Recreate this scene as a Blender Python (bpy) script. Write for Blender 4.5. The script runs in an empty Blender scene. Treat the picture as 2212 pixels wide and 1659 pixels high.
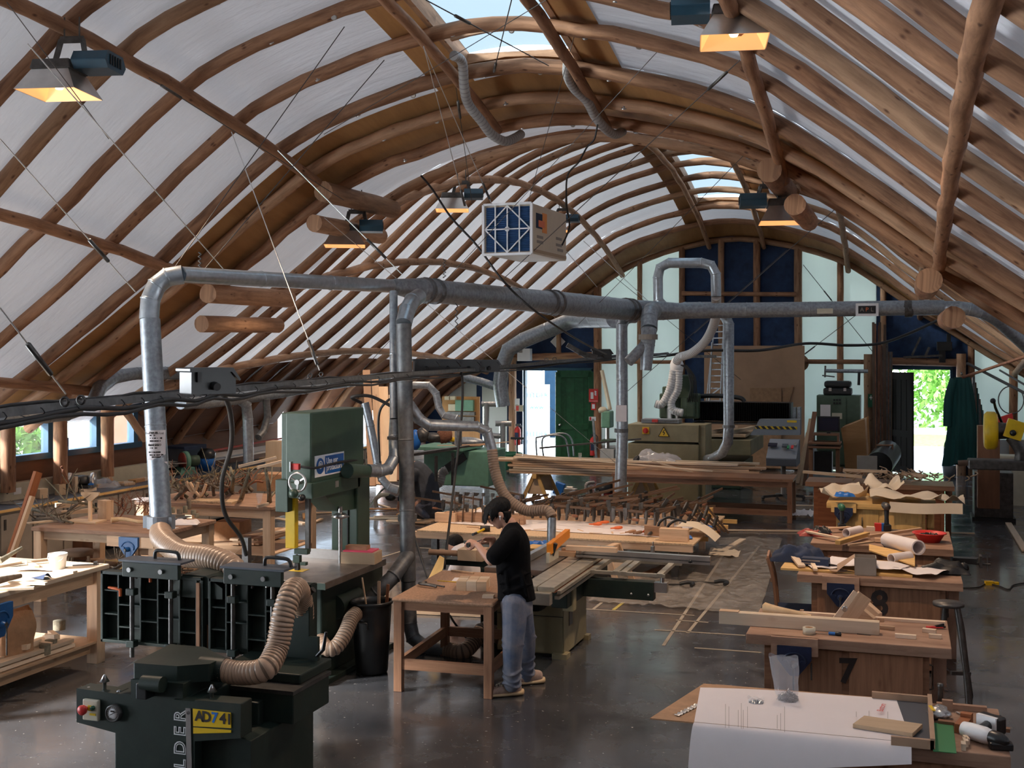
import bpy, math, random
from mathutils import Vector, Matrix, noise
R = math.radians
PI = math.pi
rnd = random.Random(7)
scn = bpy.context.scene
COL = scn.collection
F = 2550.0; HZ = 760.0; CH = 3.0; YAW = R(18.4)
cs, sn = math.cos(YAW), math.sin(YAW)
cd = bpy.data.cameras.new('camera'); cam = bpy.data.objects.new('camera', cd); COL.objects.link(cam)
cam.location = (0, 0, CH); cam.rotation_euler = (R(90), 0, YAW)
cd.sensor_width = 36; cd.lens = F/2212*36; cd.shift_y = -(829.5-HZ)/2212; cd.clip_end = 300; cd.clip_start = .05
scn.camera = cam
def at(px, py, z=None, Y=None, X=None, D=None):
 """the world point on a known plane (height z, Y, X or distance D) that was measured in the photograph"""
 r = (px-1106)/F; s = (HZ-py)/F
 dx = r*cs-sn; dy = r*sn+cs
 if z is not None: D = (z-CH)/s
 elif Y is not None: D = Y/dy
 elif X is not None: D = X/dx
 return Vector((dx*D, dy*D, CH+s*D))
def V(*a): return Vector(a)
MATS = {}
def mat(name, col, rough=.6, metal=0., var=0., scale=6., col2=None, bump=0., bscale=40., stretch=None, bdist=.02, uv=False, emit=None, estr=0., alpha=1., trans=0., spec=.5, translucent=0., dirt=0., dirtcol=(.5,.4,.28), coat=0.):
 m = bpy.data.materials.new(name); m.use_nodes = True; MATS[name] = m
 nt = m.node_tree; N = nt.nodes; L = nt.links
 b = N['Principled BSDF']; out = N['Material Output']
 b.inputs['Base Color'].default_value = (*col, 1); b.inputs['Roughness'].default_value = rough
 b.inputs['Metallic'].default_value = metal; b.inputs['Specular IOR Level'].default_value = spec
 b.inputs['Transmission Weight'].default_value = trans; b.inputs['Alpha'].default_value = alpha
 b.inputs['Coat Weight'].default_value = coat
 if emit: b.inputs['Emission Color'].default_value = (*emit, 1); b.inputs['Emission Strength'].default_value = estr
 tc = N.new('ShaderNodeTexCoord'); mp = N.new('ShaderNodeMapping')
 L.new(tc.outputs['UV' if uv else 'Object'], mp.inputs[0])
 if stretch: mp.inputs['Scale'].default_value = stretch
 last = None
 if var > 0 or col2:
  n = N.new('ShaderNodeTexNoise'); n.inputs['Scale'].default_value = scale; n.inputs['Detail'].default_value = 5; n.inputs['Roughness'].default_value = .6
  L.new(mp.outputs[0], n.inputs['Vector'])
  rp = N.new('ShaderNodeValToRGB'); rp.color_ramp.elements[0].position = .3; rp.color_ramp.elements[1].position = .7
  c2 = col2 or tuple(c*(1-var) for c in col)
  rp.color_ramp.elements[0].color = (*c2, 1); rp.color_ramp.elements[1].color = (*(min(1, c*(1+var*.5)) for c in col), 1)
  L.new(n.outputs['Fac'], rp.inputs[0]); last = rp.outputs[0]
 if dirt > 0:
  n2 = N.new('ShaderNodeTexNoise'); n2.inputs['Scale'].default_value = 3.1; n2.inputs['Detail'].default_value = 8; n2.inputs['Roughness'].default_value = .7
  L.new(tc.outputs['Object'], n2.inputs['Vector'])
  r2 = N.new('ShaderNodeValToRGB'); r2.color_ramp.elements[0].position = .5; r2.color_ramp.elements[1].position = .75
  r2.color_ramp.elements[0].color = (0,0,0,1); r2.color_ramp.elements[1].color = (dirt,dirt,dirt,1)
  L.new(n2.outputs['Fac'], r2.inputs[0])
  mx = N.new('ShaderNodeMix'); mx.data_type = 'RGBA'; L.new(r2.outputs[0], mx.inputs[0])
  if last: L.new(last, mx.inputs[6])
  else: mx.inputs[6].default_value = (*col, 1)
  mx.inputs[7].default_value = (*dirtcol, 1); last = mx.outputs[2]
 if last: L.new(last, b.inputs['Base Color'])
 if bump > 0:
  n3 = N.new('ShaderNodeTexNoise'); n3.inputs['Scale'].default_value = bscale; n3.inputs['Detail'].default_value = 4
  L.new(mp.outputs[0], n3.inputs['Vector'])
  bp = N.new('ShaderNodeBump'); bp.inputs['Strength'].default_value = bump; bp.inputs['Distance'].default_value = bdist
  L.new(n3.outputs['Fac'], bp.inputs['Height']); L.new(bp.outputs[0], b.inputs['Normal'])
 if translucent > 0:
  tr = N.new('ShaderNodeBsdfTranslucent'); ms = N.new('ShaderNodeMixShader'); ms.inputs[0].default_value = translucent
  tr.inputs['Color'].default_value = (*col, 1)
  if last: L.new(last, tr.inputs['Color'])
  L.new(b.outputs[0], ms.inputs[1]); L.new(tr.outputs[0], ms.inputs[2]); L.new(ms.outputs[0], out.inputs['Surface'])
 return m
def woodmat(name, col, dark, rough=.6, grain=.5, knots=.6, gs=(1.6, 22., 1.), kscale=3.5):
 """sawn or round wood: grain runs along u of the uv map, with knots"""
 m = bpy.data.materials.new(name); m.use_nodes = True; MATS[name] = m
 nt = m.node_tree; N = nt.nodes; L = nt.links; b = N['Principled BSDF']
 b.inputs['Roughness'].default_value = rough; b.inputs['Specular IOR Level'].default_value = .3
 tc = N.new('ShaderNodeTexCoord'); oi = N.new('ShaderNodeObjectInfo')
 ad = N.new('ShaderNodeVectorMath'); ad.operation = 'ADD'; L.new(tc.outputs['UV'], ad.inputs[0])
 sc_ = N.new('ShaderNodeMath'); sc_.operation = 'MULTIPLY'; sc_.inputs[1].default_value = 37.; L.new(oi.outputs['Random'], sc_.inputs[0]); L.new(sc_.outputs[0], ad.inputs[1])
 mp = N.new('ShaderNodeMapping'); mp.inputs['Scale'].default_value = gs; L.new(ad.outputs[0], mp.inputs[0])
 n = N.new('ShaderNodeTexNoise'); n.inputs['Scale'].default_value = 1.; n.inputs['Detail'].default_value = 6; n.inputs['Roughness'].default_value = .65; n.inputs['Distortion'].default_value = .4
 L.new(mp.outputs[0], n.inputs['Vector'])
 rp = N.new('ShaderNodeValToRGB'); e = rp.color_ramp.elements; e[0].position = .32; e[1].position = .62
 mid = tuple(c*(1-grain)+d*grain for c, d in zip(col, dark))
 e[0].color = (*mid, 1); e[1].color = (*col, 1); L.new(n.outputs['Fac'], rp.inputs[0])
 mp2 = N.new('ShaderNodeMapping'); mp2.inputs['Scale'].default_value = (kscale, kscale*2.2, 1); L.new(ad.outputs[0], mp2.inputs[0])
 v = N.new('ShaderNodeTexVoronoi'); v.inputs['Scale'].default_value = 1.; L.new(mp2.outputs[0], v.inputs['Vector'])
 r2 = N.new('ShaderNodeValToRGB'); r2.color_ramp.elements[0].position = .06; r2.color_ramp.elements[1].position = .17
 r2.color_ramp.elements[0].color = (knots,)*3+(1,); r2.color_ramp.elements[1].color = (0, 0, 0, 1); L.new(v.outputs['Distance'], r2.inputs[0])
 mx = N.new('ShaderNodeMix'); mx.data_type = 'RGBA'; L.new(r2.outputs[0], mx.inputs[0]); L.new(rp.outputs[0], mx.inputs[6]); mx.inputs[7].default_value = (*dark, 1)
 hs = N.new('ShaderNodeHueSaturation'); L.new(mx.outputs[2], hs.inputs['Color'])
 mr = N.new('ShaderNodeMapRange'); mr.inputs[3].default_value = .78; mr.inputs[4].default_value = 1.2; L.new(oi.outputs['Random'], mr.inputs[0]); L.new(mr.outputs[0], hs.inputs['Value'])
 L.new(hs.outputs[0], b.inputs['Base Color'])
 bp = N.new('ShaderNodeBump'); bp.inputs['Strength'].default_value = .25; bp.inputs['Distance'].default_value = .01
 L.new(n.outputs['Fac'], bp.inputs['Height']); L.new(bp.outputs[0], b.inputs['Normal'])
 return m
M = MATS
def frame(d, up=V(0,0,1)):
 d = d.normalized()
 if abs(d.dot(up)) > .98: up = V(0,1,0) if abs(d.y) < .9 else V(1,0,0)
 s = d.cross(up).normalized(); return s, s.cross(d).normalized()
class MB:
 def __init__(s): s.v = []; s.f = []; s.uv = []; s.mi = []; s.sm = []; s.k = 0
 def _add(s, vs, uvs, fs, smooth=False):
  o = len(s.v); s.v += [tuple(p) for p in vs]; s.uv += [tuple(u[:2]) for u in uvs]
  for f in fs: s.f.append([i+o for i in f]); s.mi.append(s.k); s.sm.append(smooth)
  return s
 def slot(s, k): s.k = k; return s
 def box(s, cx, cy, cz, sx, sy, sz, rz=0, rx=0, ry=0, cut=None, taper=1.):
  """a box about its centre, full sizes; rz, rx, ry turn it"""
  h = (sx/2, sy/2, sz/2); mt = Matrix.Translation((cx, cy, cz)) @ Matrix.Rotation(rz, 4, 'Z') @ Matrix.Rotation(ry, 4, 'Y') @ Matrix.Rotation(rx, 4, 'X')
  ax = max(range(3), key=lambda i: (sx, sy, sz)[i]); o = [i for i in range(3) if i != ax]
  vs = []; uvs = []
  for k in range(8):
   q = [h[0]*(1 if k & 1 else -1), h[1]*(1 if k & 2 else -1), h[2]*(1 if k & 4 else -1)]
   if k & 4: q[0] *= taper; q[1] *= taper
   vs.append(mt @ V(*q)); uvs.append((q[ax]+cx*.7+cz, q[o[0]]+q[o[1]]+cy*.3))
  return s._add(vs, uvs, [(0,2,3,1), (4,5,7,6), (0,1,5,4), (2,6,7,3), (0,4,6,2), (1,3,7,5)])
 def b(s, x0, y0, z0, x1, y1, z1): return s.box((x0+x1)/2, (y0+y1)/2, (z0+z1)/2, abs(x1-x0), abs(y1-y0), abs(z1-z0))
 def beam(s, a, b, w, h, up=V(0,0,1), off=0):
  a, b = Vector(a), Vector(b); sd, u = frame(b-a, up); L = (b-a).length; vs = []; uvs = []
  for e, p in ((0, a), (1, b)):
   for i, j in ((-1,-1), (1,-1), (1,1), (-1,1)):
    vs.append(p+sd*(w/2*i)+u*(h/2*j+off)); uvs.append((L*e+a.x, w/2*i+h/2*j))
  return s._add(vs, uvs, [(3,2,1,0), (4,5,6,7), (0,1,5,4), (1,2,6,5), (2,3,7,6), (3,0,4,7)])
 def tube(s, pts, r, n=10, caps=True, smooth=True, jit=0., seed=0):
  pts = [Vector(p) for p in pts]; m = len(pts)
  rs = [r]*m if not isinstance(r, (list, tuple)) else list(r)
  vs = []; uvs = []; Ln = 0; su = None
  for i, p in enumerate(pts):
   t = (pts[min(i+1, m-1)]-pts[max(i-1, 0)])
   if t.length < 1e-9: t = V(0,0,1)
   t.normalize()
   if su is None: sd, u = frame(t)
   else:
    u = su - t*su.dot(t)
    if u.length < 1e-6: sd, u = frame(t)
    u.normalize(); sd = t.cross(u)*-1
    sd = u.cross(t)*-1
   sd = t.cross(u).normalized(); su = u
   if i: Ln += (p-pts[i-1]).length
   for k in range(n):
    a = 2*PI*k/n; rr = rs[i]
    if jit: rr *= 1+jit*noise.noise(V(math.cos(a)*1.3+seed*7.7, math.sin(a)*1.3, Ln*2.3))
    vs.append(p+(sd*math.cos(a)+u*math.sin(a))*rr); uvs.append((Ln, abs(a-PI)*rs[i]))
  fs = [(i*n+k, i*n+(k+1) % n, (i+1)*n+(k+1) % n, (i+1)*n+k) for i in range(m-1) for k in range(n)]
  s._add(vs, uvs, fs, smooth)
  if caps:
   s._add([vs[k] for k in range(n)], [uvs[k] for k in range(n)], [tuple(reversed(range(n)))])
   s._add(vs[-n:], uvs[-n:], [tuple(range(n))])
  return s
 def cyl(s, a, b, r, n=16, r2=None, smooth=True): return s.tube([a, b], [r, r if r2 is None else r2], n, True, smooth)
 def lathe(s, prof, n=24, c=(0,0,0), axis='Z', smooth=True, caps=True):
  vs = []; uvs = []
  for i, (r, h) in enumerate(prof):
   for k in range(n):
    a = 2*PI*k/n; x, y = r*math.cos(a), r*math.sin(a)
    q = (x, y, h) if axis == 'Z' else ((h, x, y) if axis == 'X' else (y, h, x))
    vs.append((q[0]+c[0], q[1]+c[1], q[2]+c[2])); uvs.append((h+r, abs(a-PI)*max(r, .01)))
  m = len(prof); fs = [(i*n+k, i*n+(k+1) % n, (i+1)*n+(k+1) % n, (i+1)*n+k) for i in range(m-1) for k in range(n)]
  s._add(vs, uvs, fs, smooth)
  if caps:
   if prof[0][0] > 1e-4: s._add(vs[:n], uvs[:n], [tuple(reversed(range(n)))])
   if prof[-1][0] > 1e-4: s._add(vs[-n:], uvs[-n:], [tuple(range(n))])
  return s
 def prism(s, poly, axis, a0, a1, smooth=False):
  """extrude a 2D outline along an axis between a0 and a1 (X: outline is y,z; Y: x,z; Z: x,y)"""
  n = len(poly); mk = {'X': lambda p, a: (a, p[0], p[1]), 'Y': lambda p, a: (p[0], a, p[1]), 'Z': lambda p, a: (p[0], p[1], a)}[axis]
  area = sum(poly[i][0]*poly[(i+1) % n][1]-poly[(i+1) % n][0]*poly[i][1] for i in range(n))
  if area < 0: poly = poly[::-1]
  if axis == 'Y': poly = poly[::-1]
  vs = [mk(p, a0) for p in poly]+[mk(p, a1) for p in poly]; uvs = [(p[0]+p[1]*.01, p[1]) for p in poly]+[(p[0]+p[1]*.01, p[1]+(a1-a0)) for p in poly]
  s._add(vs, uvs, [tuple(reversed(range(n))), tuple(range(n, 2*n))])
  return s._add(vs, uvs, [(i, (i+1) % n, n+(i+1) % n, n+i) for i in range(n)], smooth)
 def sheet(s, fn, nu, nv, smooth=True, th=0.):
  """a grid surface fn(u, v) for u, v in 0..1, with an optional thickness downwards"""
  vs = [Vector(fn(i/nu, j/nv)) for i in range(nu+1) for j in range(nv+1)]
  uvs = [(p.x, p.y) for p in vs]
  fs = [(i*(nv+1)+j, (i+1)*(nv+1)+j, (i+1)*(nv+1)+j+1, i*(nv+1)+j+1) for i in range(nu) for j in range(nv)]
  s._add(vs, uvs, fs, smooth)
  if th:
   s._add([p-V(0,0,th) for p in vs], uvs, [tuple(reversed(f)) for f in fs], smooth)
   b = [i*(nv+1) for i in range(nu+1)]+[nu*(nv+1)+j for j in range(1, nv+1)]+[i*(nv+1)+nv for i in range(nu-1, -1, -1)]+[j for j in range(nv-1, 0, -1)]
   n = len(b); s._add([vs[i] for i in b]+[vs[i]-V(0,0,th) for i in b], [uvs[i] for i in b]*2, [(i, n+i, n+(i+1) % n, (i+1) % n) for i in range(n)])
  return s
 def ball(s, c, r, sq=(1,1,1), n=12, jit=0., seed=0):
  vs = []; uvs = []; m = n//2+1
  for i in range(m+1):
   ph = PI*i/m
   for k in range(n):
    a = 2*PI*k/n; d = V(math.sin(ph)*math.cos(a), math.sin(ph)*math.sin(a), math.cos(ph)); q = 1+(jit*noise.noise(d*2.3+V(seed*3.1, 0, 0)) if jit else 0)
    vs.append((c[0]+d.x*r*sq[0]*q, c[1]+d.y*r*sq[1]*q, c[2]+d.z*r*sq[2]*q)); uvs.append((a*r, ph*r))
  return s._add(vs, uvs, [(i*n+k, (i+1)*n+k, (i+1)*n+(k+1) % n, i*n+(k+1) % n) for i in range(m) for k in range(n)], True)
 def build(s, name, m, parent=None, label=None, cat=None, group=None, kind=None, bev=0., bseg=2, loc=None, rz=0., weld=False):
  me = bpy.data.meshes.new(name)
  me.from_pydata(s.v, [], s.f)
  ms = m if isinstance(m, (list, tuple)) else [m]
  for q in ms: me.materials.append(M[q] if isinstance(q, str) else q)
  uvl = me.uv_layers.new(name='UVMap')
  lv = [0]*len(me.loops); me.loops.foreach_get('vertex_index', lv)
  flat = []
  for i in lv: flat += s.uv[i]
  uvl.data.foreach_set('uv', flat)
  me.polygons.foreach_set('material_index', s.mi); me.polygons.foreach_set('use_smooth', s.sm)
  me.update()
  o = bpy.data.objects.new(name, me); COL.objects.link(o)
  if parent: o.parent = parent
  if loc is not None: o.location = loc
  if rz: o.rotation_euler = (0, 0, rz)
  if bev:
   md = o.modifiers.new('bevel', 'BEVEL'); md.width = bev; md.segments = bseg; md.limit_method = 'ANGLE'; md.angle_limit = R(50)
  return tag(o, label, cat, group, kind)
def tag(o, label=None, cat=None, group=None, kind=None):
 if label: o['label'] = label
 if cat: o['category'] = cat
 if group: o['group'] = group
 if kind: o['kind'] = kind
 return o
def T(name, label, cat, loc=(0,0,0), rz=0., group=None):
 o = bpy.data.objects.new(name, None); COL.objects.link(o); o.empty_display_size = .1
 o.location = loc; o.rotation_euler = (0, 0, rz); return tag(o, label, cat, group)
KIDS = {}
def copy_tree(o, parent=None):
 c = o.copy(); COL.objects.link(c); c.parent = parent
 for ch in list(o.children): copy_tree(ch, c)
 return c
def dup(o, loc, rz, label=None, group=None, scale=None):
 c = copy_tree(o); c.location = loc; c.rotation_euler = (0, 0, rz) if not isinstance(rz, tuple) else rz
 if label: c['label'] = label
 if group: c['group'] = group
 if scale: c.scale = scale if isinstance(scale, tuple) else (scale,)*3
 return c
def struct(name, mb, m, **k): return mb.build(name, m, kind='structure', **k)
def bez(pts, n=8):
 """smooth curve through points (Catmull-Rom)"""
 P = [Vector(p) for p in pts]; out = []
 for i in range(len(P)-1):
  p0 = P[max(i-1, 0)]; p1 = P[i]; p2 = P[i+1]; p3 = P[min(i+2, len(P)-1)]
  for k in range(n):
   t = k/n; out.append(.5*((2*p1)+(p2-p0)*t+(2*p0-5*p1+4*p2-p3)*t*t+(3*p1-p0-3*p2+p3)*t**3))
 return out+[P[-1]]
def textmesh(name, s, size, m, mtx, parent=None, depth=.002, align='CENTER', label=None, bold=0., outline=False):
 cu = bpy.data.curves.new(name, 'FONT'); cu.body = s; cu.size = size; cu.extrude = depth/2; cu.align_x = align; cu.align_y = 'CENTER'; cu.offset = bold; cu.resolution_u = 3
 to = bpy.data.objects.new('t', cu); COL.objects.link(to)
 dg = bpy.context.evaluated_depsgraph_get(); dg.update()
 me = bpy.data.meshes.new_from_object(to.evaluated_get(dg)); bpy.data.objects.remove(to)
 me.materials.clear(); me.materials.append(M[m]); me.name = name
 me.transform(mtx)
 o = bpy.data.objects.new(name, me); COL.objects.link(o)
 if parent: o.parent = parent
 if label: o['label'] = label
 return o
def face_mtx(o, right, up):
 """text lying in the plane of right and up, at o"""
 r = Vector(right).normalized(); u = Vector(up).normalized(); n = r.cross(u)
 return Matrix(((r.x, u.x, n.x, o[0]), (r.y, u.y, n.y, o[1]), (r.z, u.z, n.z, o[2]), (0,0,0,1)))
ORD = ['first','second','third','fourth','fifth','sixth','seventh','eighth','ninth','tenth','eleventh','twelfth','thirteenth','fourteenth','fifteenth','sixteenth','seventeenth','eighteenth','nineteenth','twentieth','twenty-first','twenty-second','twenty-third','twenty-fourth','twenty-fifth','twenty-sixth','twenty-seventh','twenty-eighth','twenty-ninth','thirtieth','thirty-first','thirty-second','thirty-third','thirty-fourth','thirty-fifth','thirty-sixth','thirty-seventh','thirty-eighth','thirty-ninth','fortieth']
woodmat('log', (.41,.215,.12), (.09,.035,.018), .65, .7, .95, (2.2, 16., 1.), 4.2)
woodmat('log_light', (.50,.295,.175), (.12,.05,.025), .6, .6, .95, (2.2, 16., 1.), 4.2)
woodmat('log_bark', (.30,.14,.085), (.07,.02,.012), .85, .85, .8, (3., 18., 1.), 4.)
woodmat('bench_wood', (.34,.175,.10), (.08,.03,.015), .5, .5, .4)
woodmat('bench_top', (.40,.25,.17), (.12,.05,.03), .6, .6, .3, (2., 9., 1.))
woodmat('pine', (.66,.46,.30), (.33,.17,.09), .6, .4, .6)
woodmat('pine_pale', (.78,.63,.47), (.52,.34,.21), .6, .35, .4)
woodmat('pine_yellow', (.70,.45,.17), (.33,.16,.05), .55, .4, .4)
woodmat('plywood', (.50,.27,.11), (.28,.12,.04), .55, .5, .15, (1., 5., 1.), 1.5)
woodmat('ply_pale', (.68,.50,.33), (.42,.27,.15), .6, .4, .15, (1., 7., 1.), 1.5)
woodmat('red_wood', (.33,.12,.05), (.10,.03,.015), .5, .5, .3)
woodmat('brown_ply', (.21,.095,.05), (.07,.03,.018), .55, .5, .25, (1., 6., 1.), 1.5)
woodmat('iron_bar', (.16,.10,.065), (.05,.03,.02), .5, .6, .0)
mat('cork', (.42,.245,.15), .75, var=.35, scale=55, bump=.2, bscale=90)
mat('mdf', (.46,.28,.17), .7, var=.12, scale=3)
mat('osb', (.62,.43,.26), .7, var=.45, scale=38, stretch=(1,2.2,1))
mat('membrane', (.64,.64,.67), .45, var=.05, scale=1.2, bump=.8, bdist=.09, bscale=1.5, stretch=(.8,3.2,.8), translucent=.031)
mat('membrane_thin', (.69,.69,.71), .45, var=.05, scale=1.2, bump=.8, bdist=.09, bscale=1.5, stretch=(.8,3.2,.8), translucent=.050)
mat('poly', (.78,.83,.79), .25, var=.05, scale=.7, translucent=.30, stretch=(1,1,.3))
def skypane():
 m = bpy.data.materials.new('skypane'); m.use_nodes = True; MATS['skypane'] = m; nt = m.node_tree
 t = nt.nodes.new('ShaderNodeBsdfTransparent'); t.inputs[0].default_value = (.24,.265,.27,1)
 x = nt.nodes.new('ShaderNodeMixShader'); x.inputs[0].default_value = .08
 nt.links.new(t.outputs[0], x.inputs[1]); nt.links.new(nt.nodes['Principled BSDF'].outputs[0], x.inputs[2]); nt.links.new(x.outputs[0], nt.nodes['Material Output'].inputs[0])
skypane()
mat('blue_panel', (.014,.042,.12), .75, var=.45, scale=5., dirt=.1, dirtcol=(.05,.07,.15))
mat('blue_frame', (.012,.06,.12), .5, var=.2)
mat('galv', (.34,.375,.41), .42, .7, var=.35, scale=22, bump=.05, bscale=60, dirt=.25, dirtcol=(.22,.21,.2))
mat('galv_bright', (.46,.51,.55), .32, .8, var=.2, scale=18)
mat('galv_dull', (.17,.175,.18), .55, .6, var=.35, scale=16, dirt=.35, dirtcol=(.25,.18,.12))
mat('steel', (.5,.5,.5), .3, 1., var=.15, scale=30)
mat('dark_steel', (.12,.115,.11), .45, .8, var=.4, scale=14)
mat('table_steel', (.26,.22,.19), .35, .75, var=.35, scale=7, dirt=.4, dirtcol=(.30,.2,.12))
mat('rail_steel', (.52,.47,.38), .38, .6, var=.25, scale=9)
mat('green_dark', (.013,.024,.019), .5, spec=.35, var=.3, scale=6, dirt=.18, dirtcol=(.12,.09,.06))
mat('green_saw', (.034,.068,.046), .42, var=.2, scale=4, dirt=.35, dirtcol=(.09,.12,.09))
mat('green_bench', (.15,.33,.24), .5, var=.2, scale=5)
mat('green_door', (.02,.11,.045), .5, var=.3, scale=9)
mat('green_cab', (.07,.11,.07), .5, var=.2)
mat('olive', (.30,.26,.15), .5, var=.2, scale=4, dirt=.3, dirtcol=(.36,.25,.12))
mat('cream', (.60,.55,.42), .5, var=.12)
mat('white', (.82,.82,.82), .5, var=.04)
mat('paper', (.86,.80,.80), .6, var=.02, translucent=.1)
mat('paper_cream', (.80,.68,.52), .7, var=.05, translucent=.1)
mat('kraft', (.42,.24,.13), .75, var=.2, scale=12, bump=.3, bscale=14)
mat('card', (.40,.26,.17), .8, var=.1)
mat('black', (.008,.008,.009), .5, var=.3)
mat('black_plastic', (.012,.013,.014), .35, var=.3, dirt=.15, dirtcol=(.06,.055,.05))
mat('rubber', (.02,.018,.016), .6)
mat('ink', (.02,.012,.01), .7)
mat('grey_plastic', (.22,.24,.27), .45)
mat('grey_cab', (.28,.245,.21), .6, var=.12)
mat('slate', (.07,.08,.10), .4)
mat('blue_vice', (.012,.10,.30), .35, var=.2, scale=12)
mat('navy_vice', (.012,.022,.06), .45, var=.3, scale=12)
mat('sign_blue', (.01,.10,.35), .4)
mat('red', (.62,.035,.03), .4)
mat('red_dull', (.30,.04,.03), .45)
mat('orange', (.85,.28,.02), .4)
mat('orange_red', (.80,.16,.04), .4)
mat('yellow', (.80,.52,.015), .4, var=.12, dirt=.2, dirtcol=(.3,.2,.05))
mat('lamp_blue', (.022,.075,.12), .4, var=.2)
mat('hood', (.62,.60,.58), .3, .9, var=.15)
mat('lamp_glow', (1,.8,.5), .5, emit=(1.,.52,.20), estr=9.)
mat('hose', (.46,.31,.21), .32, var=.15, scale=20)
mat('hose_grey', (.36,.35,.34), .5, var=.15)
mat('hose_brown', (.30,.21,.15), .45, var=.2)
mat('hose_shade', (.17,.11,.07), .5)
mat('hose_shade_brown', (.10,.07,.05), .6)
mat('hose_shade_grey', (.25,.24,.24), .6)
mat('white_shade', (.5,.5,.5), .6)
mat('cable', (.018,.017,.017), .5)
mat('wire', (.10,.09,.085), .4, .6)
mat('wire_bright', (.75,.75,.75), .3, .8)
mat('glass', (.9,.95,.95), .02, alpha=.12)
mat('plastic_clear', (.75,.76,.80), .12, alpha=.24)
mat('film', (.52,.48,.44), .12, alpha=.42, bump=1., bdist=.05, bscale=6., var=.3)
mat('screen', (.02,.025,.05), .2)
mat('filter_blue', (.03,.09,.22), .7)
mat('cream_metal', (.62,.53,.40), .45, var=.06)
mat('tee', (.004,.004,.005), .95, spec=.15, bump=.25, bscale=30)
mat('jeans', (.055,.085,.15), .85, var=.6, scale=5.5, col2=(.25,.24,.26), bump=.25, bscale=24)
mat('skin', (.55,.30,.21), .5, var=.08)
mat('hair', (.004,.0035,.0035), .6, spec=.2, bump=.6, bscale=60, stretch=(1,1,.25))
mat('shoe', (.50,.36,.29), .7, var=.2, scale=40)
mat('sole', (.62,.45,.26), .5)
mat('denim_jacket', (.055,.065,.085), .85, var=.25, scale=8, bump=.3, bscale=12)
mat('navy_cloth', (.02,.035,.08), .85, var=.3, bump=.4, bscale=9)
mat('teal_cloth', (.005,.06,.055), .85, var=.3, bump=.5, bscale=6, stretch=(3,3,.3))
mat('bark', (.17,.13,.095), .85, var=.5, scale=15, bump=.5, bscale=30)
mat('bark_green', (.21,.185,.13), .85, var=.5, scale=18, bump=.4, bscale=30)
mat('peeled', (.62,.43,.24), .6, var=.2, scale=8)
mat('pink', (.85,.10,.20), .5)
mat('grass', (.20,.36,.08), .9, var=.5, scale=9, bump=.6, bscale=30)
mat('leaf', (.16,.36,.06), .7, var=.5, scale=3, translucent=.35)
mat('gravel', (.62,.62,.62), .9, var=.1)
mat('bank', (.80,.78,.60), .9, var=.3, scale=5, col2=(.45,.58,.24), bump=.6, bscale=14)
mat('sawdust', (.55,.40,.26), .9, var=.2, scale=30)
mat('tape', (.34,.29,.23), .7)
mat('tape_yellow', (.45,.36,.09), .7)
mat('brown_tape', (.35,.22,.10), .3)
mat('green_card', (.03,.20,.07), .6)
mat('concrete', (.45,.44,.42), .8, var=.15)
mat('silver_duct', (.55,.55,.56), .35, .9, bump=.6, bscale=25)
mat('bright_blue', (.02,.16,.55), .4)
mat('green_plastic', (.03,.28,.10), .4)
mat('barrel_green', (.02,.12,.06), .45)
mat('shelf_dark', (.03,.03,.035), .6)
mat('bg_wall', (.55,.60,.62), .7, var=.06)
def floor_mat():
 m = bpy.data.materials.new('floor_paint'); m.use_nodes = True; MATS['floor_paint'] = m
 nt = m.node_tree; N = nt.nodes; L = nt.links; b = N['Principled BSDF']; tc = N.new('ShaderNodeTexCoord')
 def nz(sc, det, ro, st=None, dist=0.):
  mp = N.new('ShaderNodeMapping'); L.new(tc.outputs['Object'], mp.inputs[0])
  if st: mp.inputs['Scale'].default_value = st
  n = N.new('ShaderNodeTexNoise'); n.inputs['Scale'].default_value = sc; n.inputs['Detail'].default_value = det; n.inputs['Roughness'].default_value = ro; n.inputs['Distortion'].default_value = dist
  L.new(mp.outputs[0], n.inputs['Vector']); return n.outputs['Fac']
 def ramp(src, p0, p1, c0, c1):
  r = N.new('ShaderNodeValToRGB'); r.color_ramp.elements[0].position = p0; r.color_ramp.elements[1].position = p1
  r.color_ramp.elements[0].color = (*c0, 1); r.color_ramp.elements[1].color = (*c1, 1); L.new(src, r.inputs[0]); return r.outputs[0]
 def mix(f, a, c):
  x = N.new('ShaderNodeMix'); x.data_type = 'RGBA'; L.new(f, x.inputs[0]); L.new(a, x.inputs[6]); x.inputs[7].default_value = (*c, 1); return x.outputs[2]
 base = ramp(nz(.9, 8, .65), .3, .7, (.042,.043,.047), (.072,.071,.075))
 c = mix(ramp(nz(1.7, 7, .75, (1, .7, 1), .6), .56, .72, (0,0,0), (.55,)*3), base, (.115,.105,.095))
 c = mix(ramp(nz(9, 10, .8), .63, .68, (0,0,0), (.6,)*3), c, (.24,.20,.16))
 c = mix(ramp(nz(26, 3, .5), .69, .72, (0,0,0), (.8,)*3), c, (.46,.42,.37))
 L.new(c, b.inputs['Base Color'])
 ro = N.new('ShaderNodeMapRange'); L.new(nz(2.3, 6, .6, None, .5), ro.inputs[0]); ro.inputs[1].default_value = .3; ro.inputs[2].default_value = .7; ro.inputs[3].default_value = .12; ro.inputs[4].default_value = .34
 L.new(ro.outputs[0], b.inputs['Roughness']); b.inputs['Specular IOR Level'].default_value = .9; b.inputs['Coat Weight'].default_value = .35; b.inputs['Coat Roughness'].default_value = .10
 bp = N.new('ShaderNodeBump'); bp.inputs['Strength'].default_value = .12; bp.inputs['Distance'].default_value = .02; L.new(nz(3, 5, .6), bp.inputs['Height']); L.new(bp.outputs[0], b.inputs['Normal'])
floor_mat()
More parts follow.
